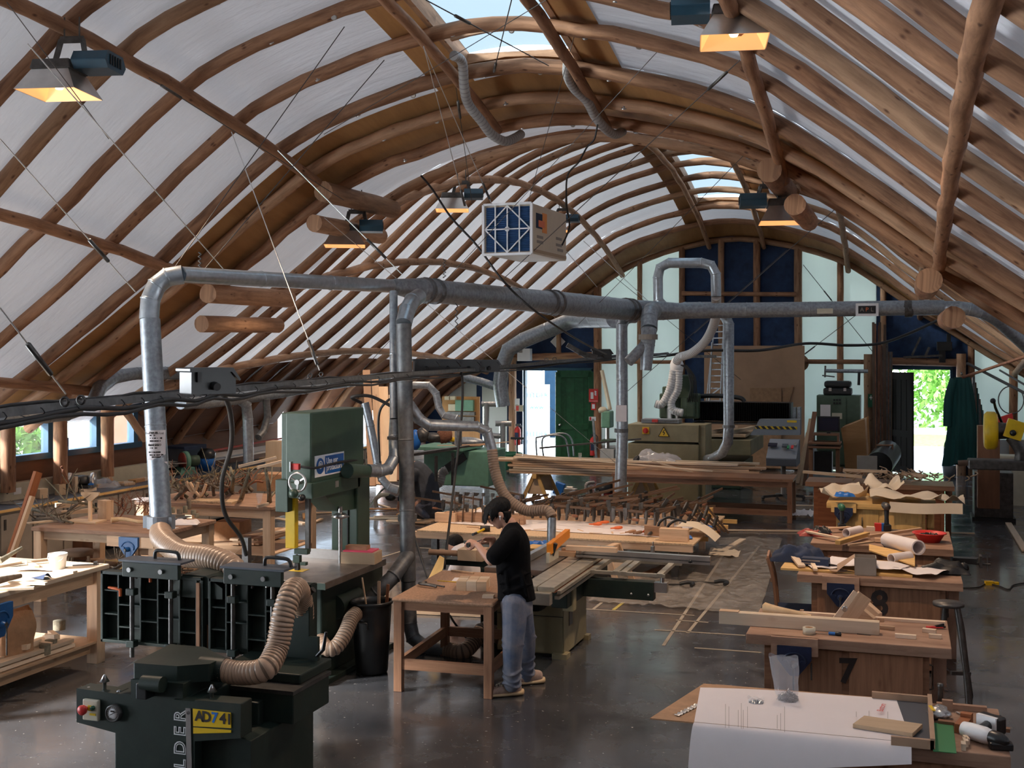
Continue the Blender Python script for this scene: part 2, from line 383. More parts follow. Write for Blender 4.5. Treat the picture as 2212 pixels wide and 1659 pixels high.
# the hall
XC = -4.25          # middle of the hall
BR1, BR2, YF = 14.15, 15.5, 30.9
PROF = [(0,5.80),(.7,5.72),(1.5,5.55),(2.3,5.32),(2.9,5.06),(3.7,4.52),(4.6,3.84),(5.7,3.10),(6.75,2.44),(7.3,2.12),(7.85,1.80),(8.6,.95)]
BUL = [(0,1.),(.7,.99),(2.9,.92),(4.6,.70),(6.75,.42),(7.85,.3),(8.6,.15)]
def lerp(tab, x):
 x = abs(x)
 for (a, b), (c, d) in zip(tab, tab[1:]):
  if x <= c: return b+(d-b)*(x-a)/(c-a)
 return tab[-1][1]
def pz(a): # smoothed
 return (lerp(PROF, abs(a)-.25) + 2*lerp(PROF, a) + lerp(PROF, abs(a)+.25))/4 if abs(a) > .25 else lerp(PROF, a)-.01
def bulge(Y):
 if Y <= BR1: t = (Y-6.3)/7.85; return 1.07*max(0, 1-t*t)
 if Y < BR2: return 0.
 t = (Y-23.2)/7.7; return 1.42*max(0, 1-t*t)
def roof(a, Y, up=0.):
 """height of the roof poles at a metres from the middle"""
 return V(XC+a, Y, pz(a)+bulge(Y)*lerp(BUL, a)+up)
NA = 62
def roofsheet(Ys, a0, a1, up, na):
 mb = MB(); vs = []
 for Y in Ys:
  for j in range(na+1): vs.append(roof(a0+(a1-a0)*j/na, Y, up))
 n = na+1
 mb._add(vs, [(p.y, p.x) for p in vs], [(i*n+j, i*n+j+1, (i+1)*n+j+1, (i+1)*n+j) for i in range(len(Ys)-1) for j in range(na)], True)
 return mb
def rng(a, b, st):
 n = max(1, round((b-a)/st)); return [a+(b-a)*i/n for i in range(n+1)]
UP = .235
def sa(s, w): return .12+s*w
mb = MB()
def addmb(mb, o):
 n = len(mb.v); mb.v += o.v; mb.uv += o.uv; mb.f += [[i+n for i in f] for f in o.f]; mb.mi += o.mi; mb.sm += o.sm
SKY = [(.6, 12.8), (18.3, 28.8)]
for (Y0, Y1) in ((-3.4, .6), (12.8, 16.9)): addmb(mb, roofsheet(rng(Y0, Y1, .33), -7.95, 7.95, UP, NA))
addmb(mb, roofsheet(rng(.6, 12.8, .33), .80, 7.95, UP, 30))
for (Y0, Y1, a1) in ((.6, 2.6, 7.95), (2.6, 7.3, 6.1), (7.3, 12.8, 7.95)): addmb(mb, roofsheet(rng(Y0, Y1, .33), -.56, -a1, UP, 30))  # unseen gap in the near left slope, added to let sun onto the bench
struct('ceiling', mb, 'membrane'); mb = MB()
for (Y0, Y1) in ((16.9, 18.3), (28.8, YF)): addmb(mb, roofsheet(rng(Y0, Y1, .33), -8.6, 8.6, UP, NA))
addmb(mb, roofsheet(rng(18.3, 28.8, .33), sa(1,.68), 8.6, UP, 30))
for (Y0, Y1, a1) in ((18.3, 22.4, 8.6), (22.4, 28., 8.38), (28., 28.8, 8.6)): addmb(mb, roofsheet(rng(Y0, Y1, .33), sa(-1,.68), -a1, UP, 30))  # low gap behind the bandsaw, added to let daylight onto the floor
struct('ceiling', mb, 'membrane_thin')
k = 1
def trim(mb, m='plywood', **kw):
 global k
 o = struct('trim_%d' % k, mb, m, **kw); k += 1; return o
for (Y0, Y1) in ((-1.5, 14.3), (17.6, YF)):
 for s in (-1, 1):
  mb = roofsheet(rng(Y0, Y1, .3), sa(s,.70), sa(s,1.16), UP-.02, 3); trim(mb)
trim(roofsheet([13.1, 13.5, 13.95, 14.4], -7.8, 7.8, UP-.03, NA)); trim(roofsheet([29.9, 30.4, YF-.02], -7.8, 7.8, UP-.03, NA))
trim(roofsheet([12.7, 12.95], -.58, .82, UP-.025, 8)); trim(roofsheet([28.7, 28.95], -.58, .82, UP-.025, 8))
for (Y0, Y1, a1) in ((17., 22.4, 8.55), (22.4, 28., 8.38), (28., 30.8, 8.55)): trim(roofsheet(rng(Y0, Y1, .3), -a1, -7.25, UP-.04, 5), 'brown_ply')
for n, (Y0, Y1) in enumerate(SKY):
 mb = MB()
 for s in (-1, 1):
  pts = [roof(sa(s,.69), Y, UP+.06) for Y in rng(Y0, Y1, .5)]
  for a, b in zip(pts, pts[1:]): mb.beam(a, b, .07, .2)
 mb.beam(roof(-.57, Y1, UP+.05), roof(.81, Y1, UP+.05), .08, .18)
 o = trim(mb, 'log_light'); 
 mb = roofsheet(rng(Y0, Y1, .33), -.60, .84, UP+.15, 6)
 w = struct('window_%d' % (n+1), mb, 'skypane')
 Y = Y1-.55; i = 0
 while Y > Y0+.4:
  mb = MB(); pts = [roof(-.56+1.36*j/6, Y, UP+.07+.02*math.sin(j*PI/6)) for j in range(7)]
  for a, b in zip(pts, pts[1:]): mb.beam(a, b, .05, .07)
  mb.build('glazing_bar', 'log_light', w); Y -= 1.02 if n == 0 else .98; i += 1
struct('floor', MB().b(-13.2, -3.6, -.2, 4.6, YF+.15, 0), 'floor_paint')
XL = XC-7.85
wl = MB(); wl.b(XL-.12, 11.3, 0, XL, 16.9, 1.42); wl.b(XL-.12, 7.3, 0, XL, 11.3, 2.1); wl.b(XL-.12, -3.5, 0, XL, 1.2, 2.0); wl.b(XL-.12, 16.65, 1.42, XL, 16.9, 2.1); wl.b(XL-.95, 16.85, 0, XL-.05, 16.95, 2.1); wl.b(XL-.85, 16.9, 0, XL-.75, 22.6, 1.75); wl.b(XL-.85, 28., 0, XL-.75, YF, 1.75)  # full-height gaps in this wall are added to admit daylight
struct('wall_left', wl, 'brown_ply')
struct('wall_right', MB().b(XC+7.85, -3.5, 0, XC+8., YF, 2.0), 'brown_ply')
struct('wall_back', MB().b(-12.4, -3.6, 0, 3.8, -3.4, 7.2), 'brown_ply')
wf = MB()
for z in (1.46, 2.12): wf.b(XL-.10, 11.3, z-.04, XL+.06, 16.7, z+.05)
for Y in [11.35, 13.2, 14.5, 15.6, 16.55]: wf.b(XL-.09, Y-.05, 1.46, XL+.04, Y+.06, 2.12)
trim(wf, 'blue_frame')
struct('window_3', MB().b(XL-.05, 11.3, 1.5, XL-.045, 16.6, 2.12), 'glass')
def W(px, py): p = at(px, py, Y=YF); return (p.x, p.z)
def wpoly(pts, d0=0., d1=.06):
 return MB().prism([W(*p) for p in pts], 'Y', YF+d0, YF+d1)
def toproof(px): # pixel height of the roof on the far wall
 x = at(px, 700, Y=YF).x; p = roof(x-XC, YF, UP); D = at(px, 700, Y=YF); return HZ-(p.z-CH)*F/((D.y*cs-D.x*sn))
def panel(px0, px1, py1, py0=None, n=6):
 top = [(px0+(px1-px0)*i/n, toproof(px0+(px1-px0)*i/n)-2 if py0 is None else max(py0, toproof(px0+(px1-px0)*i/n)-2)) for i in range(n+1)]
 return wpoly([(px0, py1), (px1, py1)]+top[::-1])
def floor_y(px): D = at(px, 700, Y=YF); return HZ+CH*F/(D.y*cs-D.x*sn)+1
far = MB()
for a in ((896, 1128, 960), (1205, 1296, 797), (1473, 1560, None), (1560, 1642, None), (1642, 1727, None), (1893, 1925, None), (1925, 2056, 795), (2056, 2098, None)):
 px0, px1, py1 = a; n0 = MB()
 addmb(far, panel(px0, px1, py1 if py1 else floor_y(px0)))
addmb(far, panel(1128, 1206, 797)); addmb(far, panel(1276, 1298, floor_y(1280), 796))
struct('wall_far', far, 'blue_panel')
low = MB()
for a in ((1296, 1475, 962), (1725, 1895, 962), (2096, 2330, 950)): addmb(low, panel(a[0], a[1], floor_y(a[0]), a[2]))
trim(low, 'bg_wall')
for n, (a, b) in enumerate(((1297, 1384), (1384, 1474), (1727, 1815), (1815, 1894), (2098, 2190), (2190, 2330))):
 struct('window_%d' % (n+4), panel(a, b, 962 if a < 1900 else 950), 'poly')
struct('window_10', wpoly([(955, 868), (1030, 868), (1030, 822), (990, 822)], -.03, -.01), 'poly')
struct('window_11', wpoly([(1042, 985), (1096, 985), (1096, 835), (1042, 835)], -.03, -.01), 'poly')
def wpost(px, py0, py1, r=.07, m='log', off=-.12, name='gable_post', lab='', sd=0):
 a = at(px, py0, Y=YF+off); b = at(px, py1, Y=YF+off); b.x = a.x
 n = 8; pts = [a.lerp(b, i/n)+V(.012*noise.noise(V(sd, i, 0)), 0, 0) for i in range(n+1)]
 return MB().tube(pts, r, 10, jit=.14, seed=sd).build(name, m, None, lab, 'post', 'round posts of the far gable wall')
for i, (px, y0, r, lab) in enumerate(((1291, None, .11, 'thick round timber post right of the green double door'), (1382, None, .07, 'slim round post between the two left pale glazed panels'),
  (1473, None, .08, 'round post on the left edge of the blue gable panels'), (1558, None, .08, 'round post behind the aluminium ladder on the blue gable'), (1635, None, .09, 'round post in the middle of the blue gable panels'),
  (1724, None, .10, 'round post between blue gable panels and the right pale glazing'), (1815, None, .08, 'round post splitting the right pale glazed panels'), (1908, None, .07, 'round post left of the blue panel over the open right door'),
  (2189, None, .10, 'round post beside the pale glazing in the far right corner'), (1385-178, None, .07, 'short round post over the green double door'), (2098, None, .08, 'round post right of the open dark door'))):
 y1 = 770 if px in (1207,) else floor_y(px)
 wpost(px, toproof(px)+6, y1, r, 'log_light' if i % 2 else 'log', lab=lab, sd=i)
for i, (a, b, r, lab) in enumerate((((1110, 772), (1292, 768), .10, 'round timber lintel across the green double door'), ((1905, 780), (2082, 784), .10, 'round timber lintel across the open right door'),
  ((1473, 634), (1720, 636), .06, 'thin round rail crossing the upper blue gable panels'), ((1727, 781), (1892, 782), .06, 'thin round rail across the right pale glazing'), ((1297, 782), (1474, 782), .05, 'thin round rail across the left pale glazing'))):
 p, q = at(*a, Y=YF-.2), at(*b, Y=YF-.2)
 MB().tube([p.lerp(q, i/8) for i in range(9)], r, 10, jit=.12, seed=i).build('gable_rail', 'log', None, lab, 'rail', 'round rails of the far gable wall')
for px, y0, y1, lab in ((1107, 772, 992, 'short round door post with the fire extinguisher beside it'), (1876, 765, 1020, 'round door post left of the stacked steel bars'), (2076, 764, 1020, 'round door post behind the hanging teal coat')):
 wpost(px, y0, floor_y(px)+6, .11, 'log_light', -.28, 'door_post', lab, px)
def leaf(num, pts, m, th=.06, planks=4):
 (x0, y0), (x1, y1) = pts; mb = MB(); d = V(x1-x0, y1-y0, 0); L = d.length; d.normalize(); up = V(0,0,1)
 mid = V((x0+x1)/2, (y0+y1)/2, 1.27); mb.beam(V(x0, y0, 1.27), V(x1, y1, 1.27), th, 2.46)
 nrm = V(d.y, -d.x, 0)
 for z in (.12, 1.0, 2.4): mb.beam(V(x0, y0, z)+nrm*.035, V(x1, y1, z)+nrm*.035, th, .16)
 for t in (.03, .97): q = V(x0, y0, 0)+d*L*t+nrm*.035; mb.beam(q+V(0,0,.06), q+V(0,0,2.46), .14, th, nrm)
 for i in range(1, planks): q = V(x0, y0, 0)+d*L*i/planks+nrm*.033; mb.beam(q+V(0,0,.1), q+V(0,0,2.4), .01, .012, nrm)
 return struct('door_%d' % num, mb, m)
p = at(1278, 900, Y=YF-.15); q = at(1203, 900, Y=YF-.5)
d1 = leaf(1, ((q.x, q.y), (p.x, p.y)), 'green_door')
MB().ball((q.x+.1, q.y-.06, 1.05), .04).build('door_handle', 'steel', d1)
p = at(1926, 900, Y=YF-.1); q = at(1972, 900, Y=YF-.75)
d2 = leaf(2, ((p.x, p.y), (q.x, q.y)), 'black')
fr = MB()
for a, b in (((1132, 797), (1135, 1000)), ((1279, 797), (1282, 1002)), ((1922, 795), (1926, 1020)), ((2052, 795), (2056, 1022))):
 p, q = W(*a), W(*b); fr.b(p[0], YF-.08, 0, q[0]+.02, YF+.1, p[1])
for a, b in (((1132, 794), (1282, 801)), ((1922, 792), (2056, 799))):
 p, q = W(*a), W(*b); fr.b(p[0], YF-.08, q[1], q[0], YF+.1, p[1])
trim(fr, 'blue_frame')
# roof poles
def pole(name, pts, r, m, lab, cat, grp=None, sd=0, jit=.17, n=10, taper=0.):
 k_ = len(pts); q = [p+V(.02*noise.noise(V(sd*3, i*.7, 0)), .02*noise.noise(V(sd*3, 5, i*.7)), .022*noise.noise(V(9, sd*2, i*.6))) for i, p in enumerate(pts)]
 return MB().tube(q, [r*(1+taper*(i/k_-.5)) for i in range(k_)], n, jit=jit, seed=sd).build(name, m, None, lab, cat, grp)
wm = MB().lathe([(.024,0),(.034,.004),(.034,.010),(.012,.012),(.012,.03),(0,.03)], 10); washer = None
ribsY = [3.85, 4.8, 5.8, 6.85, 7.85, 8.84, 9.72, 10.7, 11.7, 12.72, 13.45, 14.1]
for i, Y in enumerate(ribsY):
 aa = rng(-7.85, 7.85, .32); m = ('log', 'log', 'log_light', 'log')[i % 4]
 o = pole('roof_rib', [roof(a, Y+.05*math.sin(i*2.+a*.5), .10) for a in aa], .076 if i % 3 else .084, m,
  ('bent round pole at the far edge of the brown plywood break' if i == 11 else 'bent round pole over the brown plywood break, near one' if i == 10 else 'bent round pole of the near bay, '+ORD[len(ribsY)-1-i]+' from the plywood break'), 'roof rib', 'arched ribs of the near bay', i+1)
 pc = roof(0, Y, 0)
 if Y > 8.5:
  for a in (-2.9, -1.9, -1.2, -.3, .35, 1.15, 1.7, 2.5):
   p = roof(a, Y, .03); w = wm.build('washer', 'steel', o) if washer is None else washer.copy()
   if washer is None: washer = w
   else: COL.objects.link(w); w.parent = o
   w.location = (p.x, p.y, p.z+.005); w.rotation_euler = (PI+math.sin(a*4), math.atan2(roof(a+.1, Y).z-roof(a-.1, Y).z, -.2), 0)
n2 = 16
for i in range(n2):
 Y = 15.75+i*(30.75-15.75)/(n2-1)
 pole('roof_rib', [roof(a, Y+.06*math.sin(i*3.1+a*.4), .10) for a in rng(-8.55 if not 22.3 < Y < 28.1 else -8.33, 8.55, .4)] if Y > 16.9 else [roof(a, Y+.06*math.sin(i*3.1+a*.4), .10) for a in rng(-7.85, 7.85, .4)], .074, ('log_light', 'log', 'log')[i % 3],
  'bent round pole arching over the far bay, '+ORD[i]+' one behind the plywood break', 'roof rib', 'arched ribs of the far bay', 40+i, n=8)
PN = {-6.75:'low eaves', -4.6:'lower', -2.9:'upper', -.58:'skylight', .82:'skylight', 2.9:'upper', 4.6:'lower', 6.75:'low eaves'}
for bay, (Y0, Y1) in enumerate(((3.6, 14.25), (15.6, 30.85))):
 for a, nm in PN.items():
  y1 = Y1+(.0 if bay else (-.3 if abs(a) < 1 else 0))
  if bay and abs(a) < 1: y0 = 17.3
  else: y0 = Y0
  side = 'left' if a < 0 else 'right'
  pole('roof_purlin', [roof(a, Y, -.02) for Y in rng(y0, y1, .4)], .062 if abs(a) < 1 else .07, 'log' if bay == 0 else 'log_light',
             '%s pole running lengthwise on the %s side of the %s bay' % (nm+' side' if nm == 'skylight' else nm, side, ('near', 'far')[bay]), 'purlin', 'lengthwise poles of the roof', int(a*7)+90+bay)
for a, dz, r in ((-4.6, -.12, .13), (-2.9, -.05, .13), (2.9, -.05, .14), (4.6, -.12, .14)):
 for j in (0, 1):
  p = roof(a+(.16 if j else -.1)*(1 if a > 0 else -1), 13.55+j*.25, dz-.14-.16*j); q = p+V(.0, 2.15-.1*j, .02)
  nm = ('left' if a < 0 else 'right')+(' lower' if abs(a) > 4 else ' upper')
  MB().tube([p.lerp(q, i/7) for i in range(8)], r*(1-.12*j), 14, jit=.08, seed=int(a*3)+j).build('bridging_log', 'log_light' if a < 0 else 'log', None,
   'short thick sawn-off log at the %s roof break, the %s of its pair' % (nm, ('upper', 'lower')[j]), 'log', 'short thick logs at the roof break')
for i, (s, e) in enumerate((((545, 735), (760, 560)), ((330, 850), (560, 700)), ((480, 790), (840, 640)))):
 p = at(*s, X=-9.6); q = at(*e, X=-8.6)
posts = MB()
for i, (Y, lab) in enumerate(((13.36, 'round wall post at the left edge of the photo by the low windows'), (14.43, 'round wall post carrying the small blue safety sign'), (15.52, 'round wall post right of the signed post among the low windows'))):
 pole('gable_post', [V(-11.83, Y, z) for z in rng(1.05, 2.12, .25)], .10, 'log', lab, 'post', 'round posts along the left side', i+70)
pole('cross_brace', [at(268, 885, Y=15.6).lerp(at(315, 950, Y=16.0), t/5) for t in range(6)], .06, 'log_light', 'slanting pole brace in front of the low left windows', 'brace', sd=3)
# outside
gr = MB(); gr.b(-60, YF+.16, -.15, 60, 90, -.02); struct('floor_outside', gr, 'gravel')
tag(MB().sheet(lambda u, v: (XL-1.3-12*u, 11.4+13*v, .5+2.4*u**.8+.25*noise.noise(V(u*9, v*20, 1))), 24, 60).build('grass_bank', 'bank'), 'sunlit grassy bank outside the low left windows', 'bank')
tag(MB().sheet(lambda u, v: (-1+7*u, 40+5*v, .03), 2, 2, th=.05).build('lawn', 'grass'), 'bright lawn strip seen through the open right door', 'lawn')
def foliage(name, c, s, n, m, lab, cat, seed, size=.16):
 rr = random.Random(seed); mb = MB()
 for _ in range(n):
  d = V(rr.gauss(0, 1), rr.gauss(0, 1), rr.gauss(0, 1)).normalized()*(.45+.55*rr.random()**.4); p = V(c[0]+d.x*s[0], c[1]+d.y*s[1], c[2]+d.z*s[2])
  a = V(rr.gauss(0, 1), rr.gauss(0, 1), rr.gauss(0, 1)).normalized(); b_ = a.cross(V(rr.random(), rr.random(), 1)).normalized(); q = size*(.6+rr.random())
  mb._add([p-a*q, p+b_*q*.45, p+a*q, p-b_*q*.45], [(0,0)]*4, [(0,1,2,3)])
 return tag(mb.build(name, m), lab, cat, kind=None)
tag(MB().b(-30, 21, -.2, XL-.9, 30, -.02).build('gravel_yard', 'gravel'), 'pale gravel yard outside the added low opening behind the bandsaw', 'ground')
foliage('hedge_bush', (4.2, 47, 2.0), (3.6, 1.6, 3.0), 5200, 'leaf', 'leafy green bushes beyond the lawn outside the right door', 'bush', 3)
foliage('hedge_bush', (-1.5, 50, 2.5), (3.5, 1.6, 4.0), 4200, 'leaf', 'leafy green bushes behind the grey shed outside the green door', 'bush', 4)
for i, (Y, zz) in enumerate(((13.2, 1.5), (15.6, 1.5))):
 foliage('grass_tuft', (XL-1.6, Y, zz), (.5, .6, .3), 500, 'leaf', ('tuft of long green grass outside the left end of the low windows', 'tuft of long green grass outside the right end of the low windows')[i], 'grass', 8+i, .1)
# daylight
w = bpy.data.worlds.new('sky'); scn.world = w; w.use_nodes = True; nt = w.node_tree; N = nt.nodes; L = nt.links
bg = N['Background']; tc = N.new('ShaderNodeTexCoord'); sp = N.new('ShaderNodeSeparateXYZ'); L.new(tc.outputs['Generated'], sp.inputs[0])
rp = N.new('ShaderNodeValToRGB'); rp.color_ramp.elements[0].position = .0; rp.color_ramp.elements[1].position = .11
rp.color_ramp.elements[0].color = (4.7, 5.0, 5.3, 1); rp.color_ramp.elements[1].color = (.66, .82, 1, 1); L.new(sp.outputs['Z'], rp.inputs[0]); L.new(rp.outputs[0], bg.inputs[0]); bg.inputs[1].default_value = 3.0
sd_ = bpy.data.lights.new('sun', 'SUN'); sun = bpy.data.objects.new('sun', sd_); COL.objects.link(sun); sd_.energy = 21.; sd_.angle = R(11); sd_.color = (1, .99, .97)
dv = V(1, .85, -.64); sun.rotation_euler = dv.to_track_quat('-Z', 'Y').to_euler()
scn.view_settings.view_transform = 'Standard'; scn.view_settings.look = 'None'; scn.view_settings.gamma = 1; scn.view_settings.exposure = .5
c = scn.cycles; c.max_bounces = 7; c.diffuse_bounces = 4; c.glossy_bounces = 3; c.transmission_bounces = 4; c.transparent_max_bounces = 10; c.use_denoising = True
c.use_adaptive_sampling = True; c.adaptive_threshold = .02; c.sample_clamp_indirect = 8.; c.caustics_reflective = False; c.caustics_refractive = False
# extraction ducts
def duct(name, pts, r, m, lab, cat='duct', parent=None, seams=.9, grp=None, n=20, sm=6, collars=()):
 """sheet metal pipe through points; seams are raised rings every so many metres"""
 P_ = [Vector(p) for p in pts]; rs = r if isinstance(r, (list, tuple)) else [r]*len(P_)
 o = MB().tube(P_, list(rs), n).build(name, m, parent, lab, cat, grp)
 return o
def ringat(p, d, r, w, m, parent, name='collar', h=.012):
 d = Vector(d).normalized(); p = Vector(p)
 return MB().tube([p-d*w/2, p-d*w/2, p+d*w/2, p+d*w/2], [r*.9, r+h, r+h, r*.9], 20, True, False).build(name, m, parent)
def seam(mb, p, d, r, h=.006, w=.018):
 d = Vector(d).normalized(); p = Vector(p); mb.tube([p-d*w/2, p, p+d*w/2], [r, r+h, r], 18, False)
def elbow(c0, mid, c1, n=5):
 """points of a segmented bend from c0 to c1 round the corner mid"""
 a, b, c = Vector(c0), Vector(mid), Vector(c1)
 return [a*(1-t)**2+b*2*t*(1-t)+c*t*t for t in [i/n for i in range(n+1)]]
def pipe(name, path, r, m, lab=None, cat='duct', parent=None, seam_at=(), grp=None, extra=0.):
 mb = MB(); P_ = [Vector(p) for p in path]; rs = r if isinstance(r, (list, tuple)) else [r]*len(P_); mb.tube(P_, list(rs), 20)
 for i in range(1, len(P_)-1): 
  d = P_[i+1]-P_[i-1]; seam(mb, P_[i], d, rs[i])
 for i in range(len(P_)-1):
  L_ = (P_[i+1]-P_[i]).length; k_ = int(L_/1.15)
  for j in range(1, k_+1): t = j/(k_+1); seam(mb, P_[i].lerp(P_[i+1], t), P_[i+1]-P_[i], rs[i]*(1-t)+rs[i+1]*t)
 return mb.build(name, m, parent, lab, cat if lab else None, grp)
def flex(name, path, r, m, lab=None, cat='hose', parent=None, pitch=.032, amp=.09, n=16, grp=None):
 """ribbed flexible hose"""
 P_ = bez(path, 12); L_ = [0]
 for a, b in zip(P_, P_[1:]): L_.append(L_[-1]+(b-a).length)
 pts = []; rs = []; k_ = int(L_[-1]/pitch); j = 0
 for i in range(k_*4+1):
  s_ = L_[-1]*i/(k_*4)
  while j < len(L_)-2 and L_[j+1] < s_: j += 1
  t = (s_-L_[j])/max(1e-6, L_[j+1]-L_[j]); pts.append(P_[j].lerp(P_[j+1], min(1, t))); rs.append(r*(1+amp*(.6, 1, .6, -.7)[i % 4]))
 mb = MB().tube(pts, rs, n); ng = (len(pts)-1)*n
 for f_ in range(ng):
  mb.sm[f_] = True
  if (f_//n) % 4 >= 3: mb.mi[f_] = 1  # valley faces take a darker colour for the shade between ribs
 dk = {'hose':'hose_shade', 'hose_brown':'hose_shade_brown', 'hose_grey':'hose_shade_grey', 'white':'white_shade'}[m]
 return mb.build(name, [m, dk], parent, lab, cat if lab else None, grp)
A0 = at(322, 800, D=10.2); zD = 3.67
A1 = at(362, 593, D=10.3); B1 = at(845, 618, D=12.75); B2 = at(905, 626, D=13.1); C1 = at(1375, 671, D=19.2); C2 = at(1480, 672, Y=19.2); D1 = at(2040, 664, Y=19.2)
trunk = T('extraction_trunk', 'long galvanised main duct spanning the hall above the machines', 'duct', (B2.x, B2.y, 0))
def kid(o, root): # keep world coordinates below a located empty
 o.parent = root; o.matrix_parent_inverse = Matrix.Translation(-Vector(root.location)); return o
kid(pipe('duct_run', [A1+V(.1,.05,0), B1], .072, 'galv_bright'), trunk)
kid(pipe('reducer', [B1, B1.lerp(B2, .15), B2, B2.lerp(C1, .02)], [.074, .085, .128, .132], 'galv'), trunk)
kid(pipe('duct_run', [B2.lerp(C1, t) for t in (.02, .5)], [.132, .155], 'galv'), trunk)
kid(pipe('duct_run', [B2.lerp(C1, t) for t in (.5, .97)], [.165, .17], 'galv'), trunk)
for t, r_ in ((.02, .137), (.05, .137), (.5, .165), (.53, .17), (.93, .178), (.96, .178)):
 p = B2.lerp(C1, t); kid(ringat(p, C1-B2, r_, .05, 'galv_dull', None), trunk)
kid(pipe('duct_run', [B2.lerp(C1, .97), C1.lerp(C2, .55), C2, D1], [.17, .15, .125, .115], 'galv'), trunk)
for px in (1958, 1966): kid(ringat(at(px, 667, Y=19.2), (1, 0, 0), .12, .05, 'dark_steel', None), trunk)
q = at(1873, 669, Y=19.2-.125)
st = MB().box(0, 0, 0, .34, .012, .20).build('duct_sticker', 'white'); st.location = (q.x, q.y, q.z); kid(st, trunk)
st2 = MB().box(0, 0, 0, .26, .006, .12).build('sticker_panel', 'black', st); st2.location = (0, -.008, 0)
for ch, m, dx in (('A', 'grey_cab', -.075), ('P', 'orange_red', 0), ('L', 'grey_cab', .075)): textmesh('sticker_letter', ch, .09, m, face_mtx((dx, -.013, 0), (1,0,0), (0,0,1)), st)
kid(MB().b(-.12,-.006,-.04,.12,.006,.04).build('duct_label', 'cream', loc=at(1782, 672, Y=19.2-.125)), trunk)
kid(pipe('end_elbow', elbow(D1, at(2120, 662, Y=19.0), at(2160, 695, Y=19.2))+[at(2230, 760, Y=20.0)], .10, 'galv'), trunk)
dropL = T('drop_duct', 'galvanised drop pipe covered in inspection labels above the planer hose', 'duct', (A0.x, A0.y, 0))
b0 = at(348, 1122, D=9.9)
kid(pipe('drop_pipe', [at(324, 690, D=10.2), at(336, 920, D=10.05), b0], [.086, .087, .088], 'galv'), dropL)
kid(pipe('elbow', elbow(A1+V(.12,.05,0), at(318, 592, D=10.25), at(322, 690, D=10.2), 4), .084, 'galv_bright'), dropL)
kid(ringat(b0+V(0,0,-.02), (0,0,1), .095, .10, 'grey_plastic', None, 'hose_clamp', .02), dropL)
for k_ in (-1, 1): kid(MB().box(b0.x+k_*.115, b0.y-.03, b0.z-.02, .05, .05, .10).build('clamp_lug', 'grey_plastic'), dropL)
def curved_label(px, y0, y1, D, r, half, m='paper', name='label_sheet'):
 p, q = at(px, y0, D=D), at(px, y1, D=D); base = math.atan2(-p.y, -p.x-.0)
 return MB().sheet(lambda u, v: ((p.x*(1-v)+q.x*v)+(r+.003)*math.cos(base+(u-.5)*half), (p.y*(1-v)+q.y*v)+(r+.003)*math.sin(base+(u-.5)*half), p.z*(1-v)+q.z*v), 10, 2, th=.0).build(name, m), base
for (y0, y1, xx) in ((928, 992, 338), (996, 1112, 342)):
 o, base = curved_label(xx, y0, y1, 10.0-.0, .088, 1.9); kid(o, dropL)
 rr = random.Random(y0); mb = MB()
 y = y0+5
 while y < y1-3:
  p = at(xx, y, D=10.0); wd = .5+.9*rr.random(); st_ = -.75+.25*rr.random()
  for j in range(int(wd*14)):
   a = base+st_+j*.075
   if rr.random() < .8: c_ = V(p.x+.0925*math.cos(a), p.y+.0925*math.sin(a), p.z); mb.box(c_.x, c_.y, c_.z, .0055, .002, .008+.006*rr.random(), rz=a+PI/2)
  y += rr.choice((4.5, 6, 9))
 kid(mb.build('handwriting', 'ink'), dropL)
kid(textmesh('label_text', 'RETEST DUE', .024, 'red_dull', face_mtx(at(343, 1104, D=9.895), (math.cos(R(18)), math.sin(R(18)), 0), (0,0,1))), dropL)
kid(textmesh('label_text', 'April 2020', .026, 'ink', face_mtx(at(334, 961, D=9.905), (math.cos(R(18)), math.sin(R(18)), 0), (0,0,1))), dropL)
kid(textmesh('label_text', 'Extraction Ltd', .026, 'ink', face_mtx(at(334, 936, D=9.905), (math.cos(R(18)), math.sin(R(18)), 0), (0,0,1))), dropL)
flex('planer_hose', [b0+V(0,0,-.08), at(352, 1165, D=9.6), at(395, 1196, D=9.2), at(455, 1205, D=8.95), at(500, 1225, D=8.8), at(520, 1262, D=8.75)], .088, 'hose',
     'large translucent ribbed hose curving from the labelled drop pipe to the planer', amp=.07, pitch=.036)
dropM = T('drop_duct', 'tall dull drop pipe standing right of the bandsaw, with floor elbow', 'duct', (at(875, 900, D=12).x, at(875, 900, D=12).y, 0))
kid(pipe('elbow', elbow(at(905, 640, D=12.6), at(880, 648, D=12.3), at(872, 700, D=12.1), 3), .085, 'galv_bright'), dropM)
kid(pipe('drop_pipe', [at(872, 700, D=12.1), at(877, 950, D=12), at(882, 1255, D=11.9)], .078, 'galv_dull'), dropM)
kid(ringat(at(880, 1118, D=12), (0,0,1), .085, .07, 'galv_dull', None, 'hose_clamp'), dropM)
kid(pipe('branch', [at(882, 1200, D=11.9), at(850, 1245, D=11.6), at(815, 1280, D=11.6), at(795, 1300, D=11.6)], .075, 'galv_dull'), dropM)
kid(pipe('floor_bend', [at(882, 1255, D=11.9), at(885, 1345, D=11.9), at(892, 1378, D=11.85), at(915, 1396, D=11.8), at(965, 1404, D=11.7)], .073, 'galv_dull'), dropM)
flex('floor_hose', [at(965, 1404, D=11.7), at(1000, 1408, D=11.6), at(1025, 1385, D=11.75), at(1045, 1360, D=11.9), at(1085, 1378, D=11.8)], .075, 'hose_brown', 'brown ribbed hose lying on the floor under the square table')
dropS = T('drop_duct', 'slimmer pipe left of the tall drop, bending into the bandsaw', 'duct', (at(851, 900, D=12.2).x, at(851, 900, D=12.2).y, 0))
